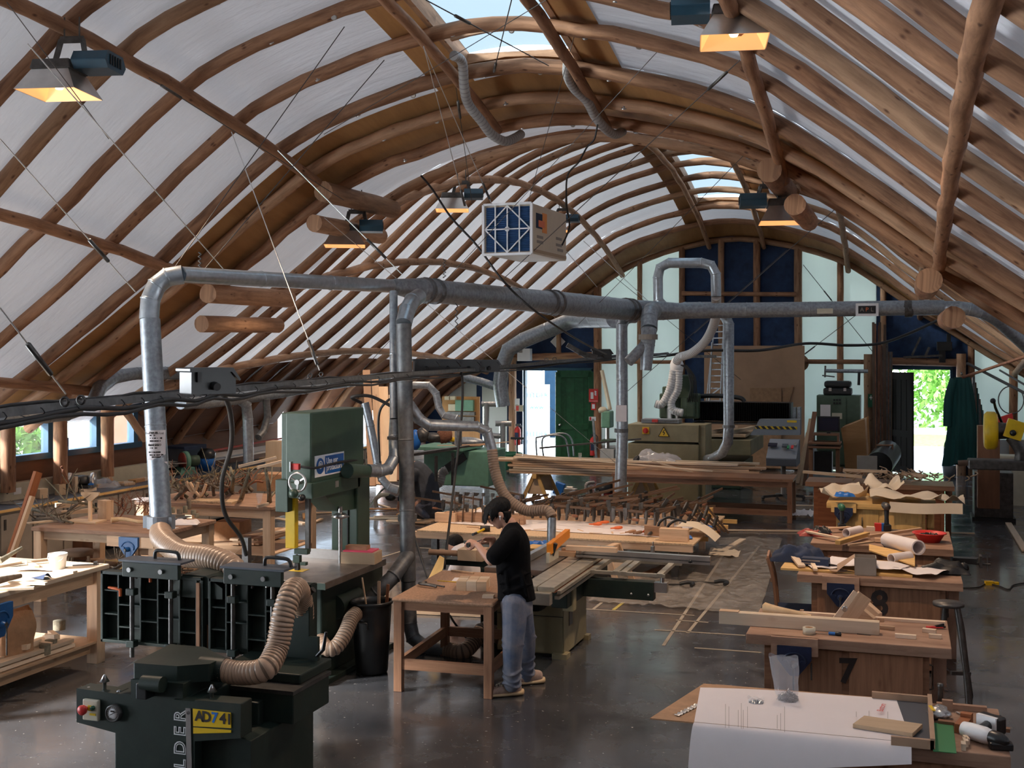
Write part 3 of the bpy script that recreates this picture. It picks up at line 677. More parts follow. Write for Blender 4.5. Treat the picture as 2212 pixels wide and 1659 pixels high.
kid(pipe('drop_pipe', [at(850, 630, D=12.5), at(851, 905, D=12.1)], .043, 'galv'), dropS)
kid(pipe('cone', [at(851, 905, D=12.1), at(853, 942, D=12.1), at(854, 972, D=12.05)], [.045, .066, .068], 'galv'), dropS)
kid(pipe('elbow', [at(854, 955, D=12.05), at(852, 990, D=12), at(838, 1013, D=11.9), at(818, 1018, D=11.8), at(795, 1016, D=11.7)], .062, 'galv'), dropS)
kid(ringat(at(854, 946, D=12.1), (0,0,1), .072, .03, 'galv_dull', None), dropS)
brS = T('branch_duct', 'branch pipe leading right from the tall drop to the panel saw hose', 'duct', (at(950, 915, D=12.3).x, at(950, 915, D=12.3).y, 0))
kid(pipe('branch_pipe', [at(884, 875, D=12.2), at(905, 905, D=12.3), at(925, 918, D=12.3), at(1030, 921, D=12.6), at(1052, 932, D=12.65), at(1063, 972, D=12.65)], [.06,.06,.06,.055,.058,.055], 'galv'), brS)
flex('saw_hose', [at(1063, 972, D=12.65), at(1070, 1020, D=12.6), at(1092, 1072, D=12.5), at(1135, 1102, D=12.4), at(1180, 1103, D=12.3), at(1192, 1118, D=12.25)], [.055][0], 'hose_brown', 'brown ribbed hose curving down to the panel saw guard', pitch=.028)
kid(pipe('guard_pipe', [at(1192, 1118, D=12.25), at(1190, 1195, D=12.2)], .046, 'galv'), brS)
dropR = T('drop_duct', 'drop pipe left of the beige electrical cabinet, far beyond the clamps', 'duct', (at(1344, 900, D=18.8).x, at(1344, 900, D=18.8).y, 0))
kid(pipe('drop_pipe', [at(1343, 700, D=18.8), at(1344, 940, D=18.8), at(1340, 1062, D=18.8)], .092, 'galv'), dropR)
kid(pipe('elbow', elbow(at(1372, 686, D=19), at(1346, 682, D=18.9), at(1343, 706, D=18.8), 3), .09, 'galv_bright'), dropR)
kid(ringat(at(1342, 930, D=18.8), (0,0,1), .10, .06, 'galv_dull', None), dropR)
p = at(1342, 893, D=18.8-.1); kid(MB().box(p.x, p.y, p.z, .17, .01, .26, rz=YAW).build('label_sheet', 'paper'), dropR)
dropC = T('drop_duct', 'short drop with clamp and forked end hanging under the main duct', 'duct', (at(1400, 750, D=18).x, at(1400, 750, D=18).y, 0))
kid(pipe('elbow', elbow(at(1412, 672, D=18.9), at(1402, 662, D=18.3), at(1402, 712, D=18.1), 4), .13, 'galv'), dropC)
kid(pipe('drop_pipe', [at(1402, 712, D=18.1), at(1399, 745, D=18), at(1395, 800, D=18)], [.12, .11, .085], 'galv'), dropC)
kid(ringat(at(1400, 728, D=18), (0,0,1), .135, .08, 'grey_cab', None, 'hose_clamp'), dropC)
kid(pipe('fork', [at(1393, 745, D=18), at(1357, 782, D=17.9)], .08, 'galv'), dropC)
loop = T('loop_duct', 'arched duct looping up beside the blue gable panels', 'duct', (at(1480, 600, Y=19.6).x, 19.6, 0))
kid(pipe('loop_pipe', [at(a, b, Y=19.7) for a, b in ((1440, 668), (1422, 648), (1421, 600), (1426, 578), (1445, 568), (1515, 568), (1536, 573), (1546, 592), (1547, 640))], .085, 'galv_bright'), loop)
flex('router_hose', [at(a, b, Y=y) for a, b, y in ((1547, 640, 19.7), (1545, 690, 20.5), (1525, 735, 21.5), (1495, 762, 22), (1468, 772, 22.3), (1462, 782, 22.4))], .08, 'white', 'long white hose hanging from the arched duct to the router head', pitch=.05, amp=.04)
brC = T('branch_duct', 'branch duct turning down in front of the router and into the beige cabinet', 'duct', (at(1560, 800, Y=18.9).x, 18.9, 0))
kid(pipe('branch_pipe', [at(a, b, Y=y_) for a, b, y_ in ((1455, 668, 19.2), (1480, 664, 19.8), (1540, 664, 21.5), (1562, 674, 22), (1574, 700, 22), (1574, 925, 22), (1572, 955, 22), (1560, 978, 22.3), (1540, 990, 22.8), (1528, 992, 23.6))], [.085,.088,.1,.1,.1,.095,.095,.09,.09,.09], 'galv'), brC)
kid(ringat(at(1574, 921, Y=22), (0,0,1), .105, .05, 'galv_dull', None), brC)
big = T('large_duct', 'large duct descending towards the green workbenches by the far door', 'duct', (at(1120, 780, Y=24).x, 24, 0))
kid(pipe('duct_run', [at(a, b, Y=y) for a, b, y in ((1330, 688, 20), (1270, 690, 23), (1235, 692, 24), (1130, 735, 24), (1098, 756, 24), (1085, 790, 24), (1080, 830, 24), (1087, 878, 24))], [.17,.17,.17,.165,.165,.16,.16,.15], 'galv'), big)
kid(pipe('side_branch', [at(1080, 838, Y=24), at(1040, 825, Y=24), at(1000, 815, Y=24)], .09, 'galv'), big)
low = T('side_duct', 'long duct running low along the left roof poles above the counter', 'duct', (at(700, 860, X=-10.2).x, at(700, 860, X=-10.2).y, 0))
kid(pipe('duct_run', [at(a, b, X=x) for a, b, x in ((200, 875, -10.6), (215, 838, -10.8), (245, 815, -10.9), (290, 806, -10.9), (415, 806, -10.9))], .10, 'galv'), low)
kid(pipe('duct_run', [at(a, b, X=-10.2) for a, b in ((390, 870), (450, 868), (560, 855), (700, 832), (850, 812), (900, 808))], .10, 'galv'), low)
kid(pipe('drop_pipe', [at(a, b, X=-10.2) for a, b in ((518, 862), (532, 875), (535, 905), (537, 1000))], .085, 'galv'), low)
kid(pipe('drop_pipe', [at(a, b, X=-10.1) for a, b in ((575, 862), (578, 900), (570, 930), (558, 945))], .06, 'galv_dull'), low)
lo2 = pipe('side_duct', [at(0, 908, X=-7.5), at(100, 903, X=-8), at(145, 898, X=-8.2), at(170, 890, X=-8.4)], .05, 'galv_dull', 'thin dull duct at the left edge under the cable tray')
sld = T('sloping_duct', 'sloping grey duct leaning behind the bandsaw', 'duct', (at(810, 950, D=15).x, at(810, 950, D=15).y, 0))
kid(pipe('duct_run', [at(a, b, D=15) for a, b in ((788, 870), (800, 920), (815, 1000), (825, 1035), (840, 1052), (860, 1058))], .052, 'galv'), sld)
benchduct = pipe('bench_duct', [at(a, b, D=d) for a, b, d in ((890, 832, 19), (925, 832, 19), (942, 850, 19), (948, 880, 19), (958, 897, 19), (985, 903, 19), (990, 915, 19), (990, 960, 19.2))], .06, 'galv', 'thin s-shaped duct above the green bench cabinet')
# white hoses at the skylight
for lab, pts in (('grey cloth sleeved cable trunk hanging from the left side of the near skylight', ((980, 120), (998, 135), (1003, 190), (1012, 225), (1040, 262), (1062, 290), (1090, 305), (1112, 298), (1125, 290))),
                 ('grey cloth sleeved cable trunk hanging from the right side of the near skylight', ((1228, 125), (1226, 160), (1240, 190), (1268, 218), (1285, 250), (1308, 278), (1328, 290), (1345, 284)))):
 ds = [12.9+1.5*i/(len(pts)-1) for i in range(len(pts))]
 flex('cloth_sleeve', [at(a, b, D=d) for (a, b), d in zip(pts, ds)], .055, 'hose_grey', lab, pitch=.05, amp=.03)
# cable tray and socket boxes
tr = [at(-40, 893, z=2.76), at(145, 873, z=2.77), at(370, 852, z=2.775), at(500, 839, z=2.78), at(700, 822, z=2.785), at(880, 808, z=2.79), at(1090, 792, D=16.5), at(1300, 772, D=21), at(1440, 764, D=24), at(1600, 735, D=26)]
tr[0] = tr[1]+(tr[0]-tr[1])*2.2
tray = T('cable_tray', 'dark steel cable tray hung on wires across the hall', 'cable tray', (tr[3].x, tr[3].y, 0))
mb = MB()
for a, b in zip(tr[:-2], tr[1:-1]):
 mb.beam(a, b, .11, .01, off=-.015); d = (b-a).normalized(); s_ = V(d.y, -d.x, 0)
 for k_ in (-1, 1): mb.beam(a+s_*.055*k_, b+s_*.055*k_, .006, .035)
kid(mb.build('tray_channel', 'galv_dull'), tray)
for k_, (off, r_) in enumerate(((.062, .011), (.075, .009), (.03, .007))):
 pts = []
 for i, p in enumerate(bez(tr[:-1], 6)):
  s_ = V(.99, .12, 0); pts.append(p+s_*off*1.1+V(0,0,-.03-.02*k_*(k_ < 2)+.012*math.sin(i*1.3+k_)+(.045 if k_ == 2 else 0)))
 kid(MB().tube(pts, r_, 8).build('tray_cable', 'cable'), tray)
for i in range(26):
 t = i/25*4.9; j = int(t); p = tr[j].lerp(tr[j+1], t-j); kid(MB().tube([p+V(.07*math.cos(a)+.01, 0, .026*math.sin(a)-.015) for a in [2*PI*q/10 for q in range(11)]], .0025, 5, False).build('cable_tie', 'black'), tray)
for px, yy, d in ((140, 862, 0), (175, 858, 0), (670, 806, 0), (694, 803, 0), (1180, 778, 17.5), (1198, 776, 17.5), (1300, 765, 21)):
 p = at(px, yy+6, z=2.83) if not d else at(px, yy, D=d)
 kid(MB().tube([p+V(.015*math.cos(a)*(2 if d else 1), 0, .015*math.sin(a)*(2 if d else 1)) for a in [2*PI*q/10 for q in range(11)]], .005, 6, False).build('eye_bolt', 'dark_steel'), tray)
def sockbox(c, rz, s, lab):
 t = T('socket_box', lab, 'electrical box', c, rz, 'black socket boxes on the cable tray')
 MB().prism([(-.17,-.07), (.17,-.07), (.17,.03), (.12,.09), (-.17,.09)], 'Y', -.09, .09).build('housing', 'black_plastic', t, bev=.008)
 MB().prism([(-.19,.085), (.13,.085), (.19,.02), (.2,.03), (.14,.115), (-.19,.115)], 'Y', -.11, .11).build('lid', 'black_plastic', t, bev=.008)
 for y in (-.1, .1): MB().box(-.12, y, .05, .03, .03, .07).build('latch', 'black', t)
 MB().cyl((0, -.09, -.01), (0, -.14, -.02), .028).build('socket', 'black', t)
 t.scale = (s,)*3; return t
b1 = at(449, 829, z=2.86)
sockbox(b1, R(60), .62, 'black socket box on the cable tray above the bandsaw')
for px, d, lab in ((920, 13.2, 'black socket box on the tray just right of the tall drop pipe'), (965, 13.6, 'second black socket box right of the tall drop pipe'), (1010, 14.2, 'third black socket box right of the tall drop pipe'), (1054, 14.8, 'fourth black socket box, next to the large bent duct')):
 sockbox(at(px, 793, D=d), R(30), .8, lab)
sockbox(at(1300, 768, D=21), R(20), 1., 'black socket box on the tray near the third drop pipe')
def cord(pts, r, lab, m='cable', name='power_cord', cat='cable', n=7): return MB().tube(bez(pts, 8), r, n).build(name, m, None, lab, cat)
cord([at(455, 833, D=7.55), at(478, 846, D=7.6), at(497, 890, D=8), at(500, 960, D=8.6), at(480, 1040, D=9.3), at(486, 1110, D=9.6), at(520, 1160, D=10), at(532, 1200, D=10.4)], .018, 'thick black cable dropping from the tray to behind the planer')
MB().b(-.03,-.03,-1.22,.03,.03,.14).build('cable_post', 'dark_steel', None, 'short dark post where the thick cable meets the bandsaw table', 'post', loc=at(533, 1195, D=10.4))
cord([at(985, 798, D=13.5), at(998, 812, D=13.4), at(997, 900, D=13.2), at(985, 1010, D=13), at(972, 1120, D=12.6), at(960, 1230, D=12.3)], .014, 'long black cable hanging down to the left of the standing man')
cord([at(910, 380, D=15.2), at(935, 410, D=15), at(975, 470, D=14.8), at(1030, 530, D=14.6), at(1090, 610, D=14.5), at(1160, 675, D=14.5), at(1250, 735, D=16), at(1310, 765, D=19)], .014, 'black cable drooping from the roof past the hanging filter box')
cord([at(1292, 262, D=13.8), at(1284, 300, D=13.9), at(1268, 318, D=14), at(1250, 350, D=14), at(1226, 380, D=14.2), at(1224, 440, D=14.6), at(1230, 490, D=14.9), at(1214, 530, D=14.9)], .011, 'black power lead looping down to the hanging filter box')
cord([at(1440, 768, D=24), at(1530, 757, D=24), at(1640, 757, D=24), at(1740, 742, D=25), at(1830, 746, D=25), at(1900, 742, D=25), at(1960, 722, D=25), at(2030, 690, D=25)], .03, 'heavy black cable sagging across the far wall panels')
cord([at(820, 1000, D=12.6), at(818, 900, D=12.6), at(835, 868, D=12.5), at(852, 862, D=12.4), at(880, 872, D=12.4)], .014, 'looped black cable beside the two drop pipes')
cord([at(780, 870, D=12.6), at(760, 858, D=12.4), at(800, 856, D=12.4), at(850, 880, D=12.4)], .018, 'black cable arching from the bandsaw top to the drop pipe')
# lamps
def lamp(loc, rz, lab, hang=.35, sc=1.):
 t = T('hanging_lamp', lab, 'lamp', loc, rz, 'square hooded workshop lamps'); 
 o = .28; hi = .17; mb = MB()
 P1 = [(-o,-o,0), (o,-o,0), (o,o,0), (-o,o,0)]; P2 = [(-hi,-hi,.2), (hi,-hi,.2), (hi,hi,.2), (-hi,hi,.2)]
 q = P1+P2; mb._add(q, [(p[0], p[2]) for p in q], [(0,1,5,4), (1,2,6,5), (2,3,7,6), (3,0,4,7)])
 inn = [(x*.97, y*.97, z) for x, y, z in P1]+[(x*.95, y*.95, z-.01) for x, y, z in P2]
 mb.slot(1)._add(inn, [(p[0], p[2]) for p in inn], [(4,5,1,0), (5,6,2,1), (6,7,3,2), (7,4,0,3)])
 mb.build('hood', ['hood', 'reflector_glow'], t)
 MB().b(-hi,-hi,.185,hi,hi,.2).build('reflector_top', 'reflector_glow', t)
 MB().lathe([(.03,0), (.045,.03), (.045,.1), (.02,.13)], 12, (0,0,.05)).build('bulb', 'lamp_glow', t)
 MB().box(0, 0, .245, .38, .36, .09, taper=.9).build('gear_top', 'dark_steel', t, bev=.01)
 MB().prism([(-.13,.2), (.17,.2), (.23,.27), (.17,.36), (-.13,.36), (-.19,.27)], 'X', .20, .52).build('gear_box', 'lamp_blue', t, bev=.012)
 g = MB(); [g.b(.522, -.1+k_*.05, .24, .53, -.08+k_*.05, .33) for k_ in range(5)]; g.build('vent_slots', 'black', t)
 b = MB(); b.beam((.02,-.1,.29), (.06,-.08,.47), .02, .05); b.beam((.3,-.1,.29), (.26,-.08,.47), .02, .05); b.beam((.05,-.08,.47), (.27,-.08,.47), .02, .06); b.build('bracket', 'dark_steel', t)
 for x in (.09, .23): MB().cyl((x, -.08, .47), (x, -.08, .47+hang), .008, 6).build('hanger_rod', 'dark_steel', t)
 l = bpy.data.lights.new('lamp_light', 'SPOT'); lo = bpy.data.objects.new('lamp_light', l); COL.objects.link(lo); lo.parent = t; lo.location = (0, 0, .04)
 l.energy = LAMP_W; l.color = (1, .72, .50); l.spot_size = R(120); l.spot_blend = .5; l.shadow_soft_size = .08
 t.scale = (sc,)*3; return t
LAMP_W = 330
mat('reflector_glow', (.9, .62, .35), .35, .6, emit=(1., .46, .16), estr=.6)  # emission stands in for lamplight bouncing inside the hood
lamp(at(128, 205, D=10.6), R(12), 'hooded lamp at the upper left, its blue gear box to the right', .2)
lamp(at(1585, 92, D=9.9), R(190), 'hooded lamp cut by the top edge of the photo, warm glow inside', .2)
lamp(at(745, 532, D=16.3), R(25), 'hooded lamp under the left roof break logs, half its hood sunlit', .3)
lamp(at(1690, 482, D=14.6), R(190), 'hooded lamp hanging under the right roof break logs', .3)
lamp(at(977, 455, D=20.), R(20), 'distant hooded lamp left of the hanging filter box', .3)
lamp(at(1200, 500, D=26), R(10), 'distant lamp mostly hidden behind the hanging filter box', .3)
# hanging air filter
p0 = at(1152, 548, D=14.1); fx, fy, fz = p0.x-.62, p0.y, p0.z
ft = T('air_filter_box', 'cream air filter box hanging on cords with blue pleats and white lattice', 'air filter', (fx, fy, fz), R(-3))
MB().b(0, 0, 0, .62, 1.25, .60).build('case', 'cream_metal', ft, bev=.008)
pl = MB()
for i in range(24): pl.prism([(.04+.55*i/24, 0), (.04+.55*(i+1)/24, 0), (.04+.55*(i+.5)/24, -.02)][::1], 'X', .03, .59)
pl2 = MB()
for i in range(24):
 z = .03+.54*i/24; h_ = .54/24; pl2._add([(.03,-.004,z), (.59,-.004,z), (.59,-.024,z+h_/2), (.03,-.024,z+h_/2), (.59,-.004,z+h_), (.03,-.004,z+h_)], [(0,0)]*6, [(0,1,2,3), (3,2,4,5)])
pl2.build('filter_pleats', 'filter_blue', ft)
lt = MB(); y = -.03
for a, b, w_ in (((0,0), (.62,0), .03), ((0,.6), (.62,.6), .03), ((0,0), (0,.6), .03), ((.62,0), (.62,.6), .03), ((.155,0), (.155,.6), .014), ((.31,0), (.31,.6), .014), ((.465,0), (.465,.6), .014), ((0,.3), (.62,.3), .014),
 ((.02,.3), (.31,.58), .018), ((.31,.58), (.6,.3), .018), ((.6,.3), (.31,.02), .018), ((.31,.02), (.02,.3), .018)):
 lt.beam((a[0], y, a[1]), (b[0], y, b[1]), .014 if w_ < .02 else .03, .014 if w_ < .02 else .03)
lt.lathe([(.03, -.012), (.03, .006)], 16, (.31, y, .3), 'Y').build('filter_lattice', 'white', ft)
g = MB(); g.b(.621, .12, .32, .624, .38, .5); o = g.build('picture_label', 'navy_cloth', ft); MB().b(.6215, .34, .28, .6255, .5, .52).build('orange_label', 'orange', ft); MB().b(.6215, .2, .34, .6265, .42, .42).build('brown_label', 'orange_red', ft)
for i, (y_, z_) in enumerate(((.15, .2), (.15, .14), (.85, .24), (.85, .16), (.9, .1))): MB().b(.621, y_, z_, .6235, y_+.22, z_+.035).build('printed_label', 'grey_cab', ft)
MB().b(.621, 0, .02, .6235, 1.25, .06).build('stripe', 'brown_tape', ft)
textmesh('label_text', 'AEROPURE'[:0] or 'APT', .03, 'ink', face_mtx((.31, -.048, .3), (1,0,0), (0,0,1)), ft)
# wires
def wire(p, q, r=.005, m='wire', lab=None, sag=0., grp=None, tb=None):
 P_ = [p.lerp(q, i/8)-V(0,0,sag*4*(i/8)*(1-i/8)) for i in range(9)]
 o = MB().tube(P_, r, 5).build('tension_wire', m, None, lab, 'wire', grp)
 if tb is not None: a = p.lerp(q, tb); b = p.lerp(q, tb+.3/max(.5, (q-p).length)); MB().tube([a, a, b, b], [.003, .016, .016, .003], 6).build('turnbuckle', 'dark_steel', o)
 return o
e1 = at(300, 632, D=10.2)
for s, e, r_, m, lab, tb in (
 ((0, 300, 8.5), (292, 630, 10.15), .005, 'wire_bright', 'bright wire from the left edge down to the duct elbow', .62),
 ((60, 95, 8.5), (486, 585, 10.8), .005, 'wire_bright', 'bright wire crossing the upper left lamp down to the main duct', None),
 ((0, 665, 6.2), (142, 850, 6.9), .005, 'wire_bright', 'wire with turnbuckle holding the tray at the far left', .4),
 ((15, 5, 9.), (235, 300, 10.4), .004, 'wire', 'thin dark wire through the top left corner', None),
 ((322, 168, 11.3), (742, 432, 14.6), .005, 'wire', 'wire running beside the left upper purlin towards the break', .05),
 ((600, 325, 13.), (868, 592, 12.9), .006, 'wire_bright', 'bright wire from the left upper purlin to the duct reducer', .72),
 ((500, 285, 12.), (690, 800, 9.5), .005, 'wire_bright', 'bright wire dropping behind the main duct to the tray', .9),
 ((744, 58, 11.5), (372, 585, 10.3), .005, 'wire', 'dark wire slanting from the roof to the left elbow', None),
 ((830, 130, 12), (430, 595, 11), .005, 'wire', 'dark bracing wire slanting over the brown plywood break', None),
 ((1180, 0, 10.5), (700, 290, 14.), .004, 'wire', 'thin dark wire crossing the near skylight frame', None),
 ((920, 0, 10.), (1185, 142, 12.6), .006, 'wire', 'dark crossing wire under the skylight panes', .2),
 ((1105, 0, 10.6), (1068, 150, 12.8), .006, 'wire', 'dark wire hanging across the skylight panes', .9),
 ((915, 100, 11.9), (1003, 440, 14.2), .005, 'wire_bright', 'left bright cord of the pair hanging from the skylight purlin', .9),
 ((915, 102, 11.9), (1062, 440, 14.2), .005, 'wire_bright', 'right bright cord of the pair reaching the filter box', .85),
 ((985, 190, 12.9), (1020, 440, 14.9), .004, 'wire', 'thin cord from the skylight corner to the filter box', .1),
 ((1240, 80, 12.5), (1140, 440, 15.), .004, 'wire', 'thin cord from the right skylight purlin to the filter box', None),
 ((1598, 130, 10.6), (1090, 600, 14.8), .005, 'wire', 'long dark wire passing from the right purlin behind the filter box', .04),
 ((1440, 90, 12.), (690, 900, 16), .004, 'wire', 'long thin diagonal wire across the middle of the hall', None),
 ((1612, 330, 14.), (1250, 700, 18), .004, 'wire', 'thin wire under the far skylight towards the main duct', None),
 ((1700, 540, 22.), (1350, 850, 24), .006, 'wire', 'wire crossing in front of the left pale gable glazing', None),
 ((1840, 420, 18.), (1500, 720, 24), .006, 'wire', 'wire slanting down across the blue gable panels', None),
 ((1330, 600, 26.), (1600, 820, 27), .006, 'wire', 'wire crossing low before the pale gable glazing', None),
 ((1735, 572, 29.), (1885, 760, 29.), .008, 'wire', 'tie rod crossing the right pale glazing downwards', .3),
 ((1850, 680, 28.), (1738, 765, 28.), .008, 'wire', 'tie rod crossing the right pale glazing upwards', .8),
 ((700, 470, 15.), (1330, 1000, 20.), .004, 'wire_bright', 'faint bright wire falling from the left lamp to the middle', None),
 ((1160, 470, 18.), (1290, 620, 20.), .005, 'wire_bright', 'short bright wire right below the filter box', None),
 ((1260, 520, 19.), (1400, 650, 19.), .005, 'wire_bright', 'bright wire reaching the main duct near the loop', None),
 ((1160, 60, 20), (1158, 61, 20), .001, 'wire', None, None)):
 if lab: wire(at(s[0], s[1], D=s[2]), at(e[0], e[1], D=e[2]), r_, m, lab, tb=tb)
for i, (px, y0, y1, d) in enumerate(((432, 545, 592, 10.6), (960, 560, 600, 13.6), (1165, 640, 655, 16), (986, 655, 720, 13.5))):
 MB().tube([at(px+(3 if k_ % 2 else -3), y0+(y1-y0)*k_/10, D=d) for k_ in range(11)], .008, 5).build('chain', 'dark_steel', None, ('short chain holding the left end of the main duct', 'chain above the duct reducer', 'small chain on the middle of the main duct', 'chain hanging below the duct reducer')[i], 'chain')
def z3(zx, zy, **k): return at(zx/2.77, 1060+zy/2.77, **k)
def xz(p): return (p.x, p.z)
# planer (bottom left)
YP = 6.35
pl = T('planer', 'dark green planer with folded cast tables and big ribbed hoses, bottom left', 'woodworking machine', (-4.3, 7.0, 0))
def pk(o): return kid(o, pl)
def fp(pts, Y, dep, name, m='green_dark', bev=.006, parent=pl):
 P_ = [xz(z3(a, b, Y=Y)) for a, b in pts]; P_ = [(x, max(z, 0)) for x, z in P_]
 o = MB().prism(P_, 'Y', Y, Y+dep).build(name, m, None, bev=bev); return kid(o, parent)
fp([(693, 1215), (783, 1218), (783, 1128), (1095, 1155), (1095, 1250), (1165, 1255), (1165, 2040), (693, 2040)], YP, .55, 'machine_body')
fp([(1165, 1500), (1440, 1480), (1500, 1500), (1500, 2040), (1165, 2040)], YP+.06, .5, 'machine_body_side')
fp([(458, 1182), (693, 1215), (693, 1450), (458, 1385)], YP, .13, 'control_arm')
fp([(1165, 1253), (1440, 1275), (1440, 1482), (1165, 1500)], YP-.03, .13, 'badge_arm')
body2 = MB().b(-5.05, 6.7, 0, -3.95, 7.45, .74).build('machine_base', 'green_dark', bev=.01); pk(body2)
q0 = z3(1755, 1215, z=.80); pk(MB().b(-4.45, q0.y, .60, q0.x, q0.y+.5, .79).build('thicknesser_table', 'green_dark', bev=.008))
pk(MB().b(-4.45, q0.y-.01, .79, q0.x+.005, q0.y+.52, .815).build('table_plate', 'dark_steel'))
pk(MB().b(-4.40, q0.y+.15, .815, q0.x-.03, q0.y+.6, .88).build('outfeed_guard', 'green_dark', bev=.01))
zt = 1.02; hp = [z3(a, b, z=zt) for a, b in ((795, 1030), (1060, 1050), (1255, 1036), (1345, 995), (1300, 975), (1225, 935), (1020, 917))]
pk(MB().prism([(p.x, p.y) for p in hp], 'Z', zt-.11, zt).build('dust_hood', 'green_dark', bev=.012))
a, b = z3(760, 1020, z=zt), z3(715, 1080, z=zt-.08)
pk(MB()._add([z3(800,1030,z=zt), z3(830,1000,z=zt), b+V(.02,.06,.02), b], [(0,0)]*4, [(0,1,2,3)]).build('hood_flap', 'green_dark'))
c0 = z3(1335, 1072, Y=6.62); pk(MB().tube([c0-V(.16,0,0), c0+V(.02,0,0)], [.078,.078], 20).build('hose_spigot', 'green_dark'))
pk(MB().tube([z3(855, 1150, Y=YP-.05), z3(975, 1160, Y=YP-.05)], [.05,.05], 12).build('slot_casting', 'green_dark'))
pk(MB().box(*(z3(872, 1190, Y=YP-.04)), .075, .1, .10).build('slot_block', 'black_plastic', bev=.006))
YT = 7.42
def table(x0, x1, cols, rows, name):
 t = MB(); t.b(x0, YT+.03, .84, x1, YT+.05, 1.37)
 t.b(x0, YT-.04, 1.345, x1, YT+.05, 1.37); t.b(x0, YT-.04, .84, x1, YT+.05, .862); t.b(x0, YT-.04, .84, x0+.02, YT+.05, 1.37); t.b(x1-.02, YT-.04, .84, x1, YT+.05, 1.37)
 for c_ in cols: t.b(x0+(x1-x0)*c_-.007, YT-.03, .85, x0+(x1-x0)*c_+.007, YT+.03, 1.36)
 cc = [0]+cols+[1]
 for i in range(len(cc)-1):
  for r_ in rows[i % len(rows)]: z = .85+.5*r_; t.b(x0+(x1-x0)*cc[i], YT-.03, z-.006, x0+(x1-x0)*cc[i+1], YT+.03, z+.006)
 return pk(t.build(name, 'green_dark', bev=.003))
xa, xb, xc_, xd = z3(622, 800, Y=YT).x, z3(1232, 800, Y=YT).x, z3(1265, 800, Y=YT).x, z3(1878, 900, Y=YT).x
for tt in (table(xa, xb, [.17, .39, .56, .77, .93], [(.4, .75), (.22, .55), (.33, .66)], 'folded_table'), table(xc_, xd, [.17, .38, .56, .78], [(.3, .62), (.42, .72), (.2, .55)], 'folded_table')): pass
pk(MB().b(z3(1196, 800, Y=YT).x, YT-.05, .85, z3(1215, 800, Y=YT).x, YT-.035, 1.33).build('rusty_edge', 'log'))
for xx, nm in ((790, 1), (1022, 1), (1395, 1), (1632, 1)):
 p = z3(xx, 900, Y=YT-.08); pk(MB().cyl((p.x, YT-.08, .76), (p.x, YT-.08, 1.36), .017).build('guide_rod', 'dark_steel'))
 for zz in (.86, 1.24): pk(MB().box(p.x, YT-.08, zz, .07, .06, .05).build('rod_clamp', 'green_dark', bev=.006))
for x0, x1, zz in ((750, 1085, 1.37), (1355, 1700, 1.37)):
 p, q = z3(x0, 560, Y=YT-.06), z3(x1, 600, Y=YT-.06)
 pk(MB().b(p.x, YT-.10, zz-.02, q.x, YT-.06, zz+.09).build('top_bracket', 'green_dark', bev=.005)); pk(MB().b(p.x-.03, YT-.1, zz+.09, q.x+.02, YT+.08, zz+.105).build('bracket_plate', 'slate'))
 g = MB(); [g.lathe([(.018, 0), (.018, .012)], 10, (p.x+(q.x-p.x)*f_, YT-.115, zz+.035), 'Y') for f_ in (.14, .7)]; pk(g.build('bracket_bolt', 'steel'))
 h0 = q+V(-.28 if x0 < 1000 else -.2, .08, 0); h0.z = zz+.105
 pk(MB().tube(bez([h0, h0+V(.01,0,.055), h0+V(.10,0,.06), h0+V(.19,0,.05), h0+V(.21,0,.0)], 4), .014, 8).build('table_handle', 'black_plastic'))
for zx, zy, m in ((880, 505, 'orange_red'), (700, 590, 'orange_red'), (1490, 540, 'black_plastic')):
 p = z3(zx, zy, Y=YT-.02); pk(MB().tube([p+V(-.075,0,.01), p+V(0,0,.005), p+V(.03,0,0), p+V(.03,0,-.05)], [.010,.013,.014,.012], 8).build('lock_lever', m))
for zx, zy in ((810, 520), (905, 508), (1035, 530), (1410, 560), (1600, 570), (530, 1185), (712, 1203), (1165, 1250), (1360, 1272)):
 p = z3(zx, zy, Y=YT-.02 if zy < 700 else YP+.05); pk(MB().lathe([(.016, 0), (.016, .012), (.008, .02)], 8, tuple(p-V(0,0,.008))).build('bolt_head', 'steel'))
for zx, zy in ((626, 1192), (1268, 1255)):
 p = z3(zx, zy, Y=YP+.05); pk(MB().lathe([(.012, 0), (.012, .05), (.032, .055), (.006, .10)], 12, tuple(p)).build('feed_knob', 'steel'))
hz = [z3(a, b, Y=YT+.05) for a, b in ((1062, 620), (1062, 560), (1130, 490), (1262, 500), (1362, 575), (1362, 640))]
pk(MB().prism([xz(p) for p in hz], 'Y', YT-.02, YT+.45).build('hose_cowl', 'green_dark', bev=.01))
pk(MB().b(z3(1235, 700, Y=YT).x, YT+.02, .8, z3(1266, 700, Y=YT).x, YT+.035, 1.33).build('centre_strip', 'hood'))
pk(MB().b(z3(1238, 830, Y=YT).x, YT+.0, .85, z3(1262, 700, Y=YT).x, YT+.019, 1.02).build('feed_rollers', 'log'))
p = z3(1880, 780, Y=YT-.05); 
pk(MB().b(p.x-.24, YT-.12, .84, p.x, YT-.06, 1.34).build('fence_plate', 'green_dark', bev=.006))
p = z3(1830, 630, Y=YT-.15); pk(MB().tube([p+V(-.05,0,-.045), p+V(.06,0,.05)], [.02,.022], 10).build('fence_handle', 'black_plastic'))
pk(MB().box(*z3(1880, 960, Y=YT-.15), .07, .03, .2).build('side_bracket', 'green_dark')); p = z3(1935, 950, Y=YT-.18); pk(MB().tube([p+V(-.05,0,-.05), p+V(0,0,0), p+V(.02,0,.12)], [.012,.014,.01], 8).build('side_lever', 'black_plastic'))
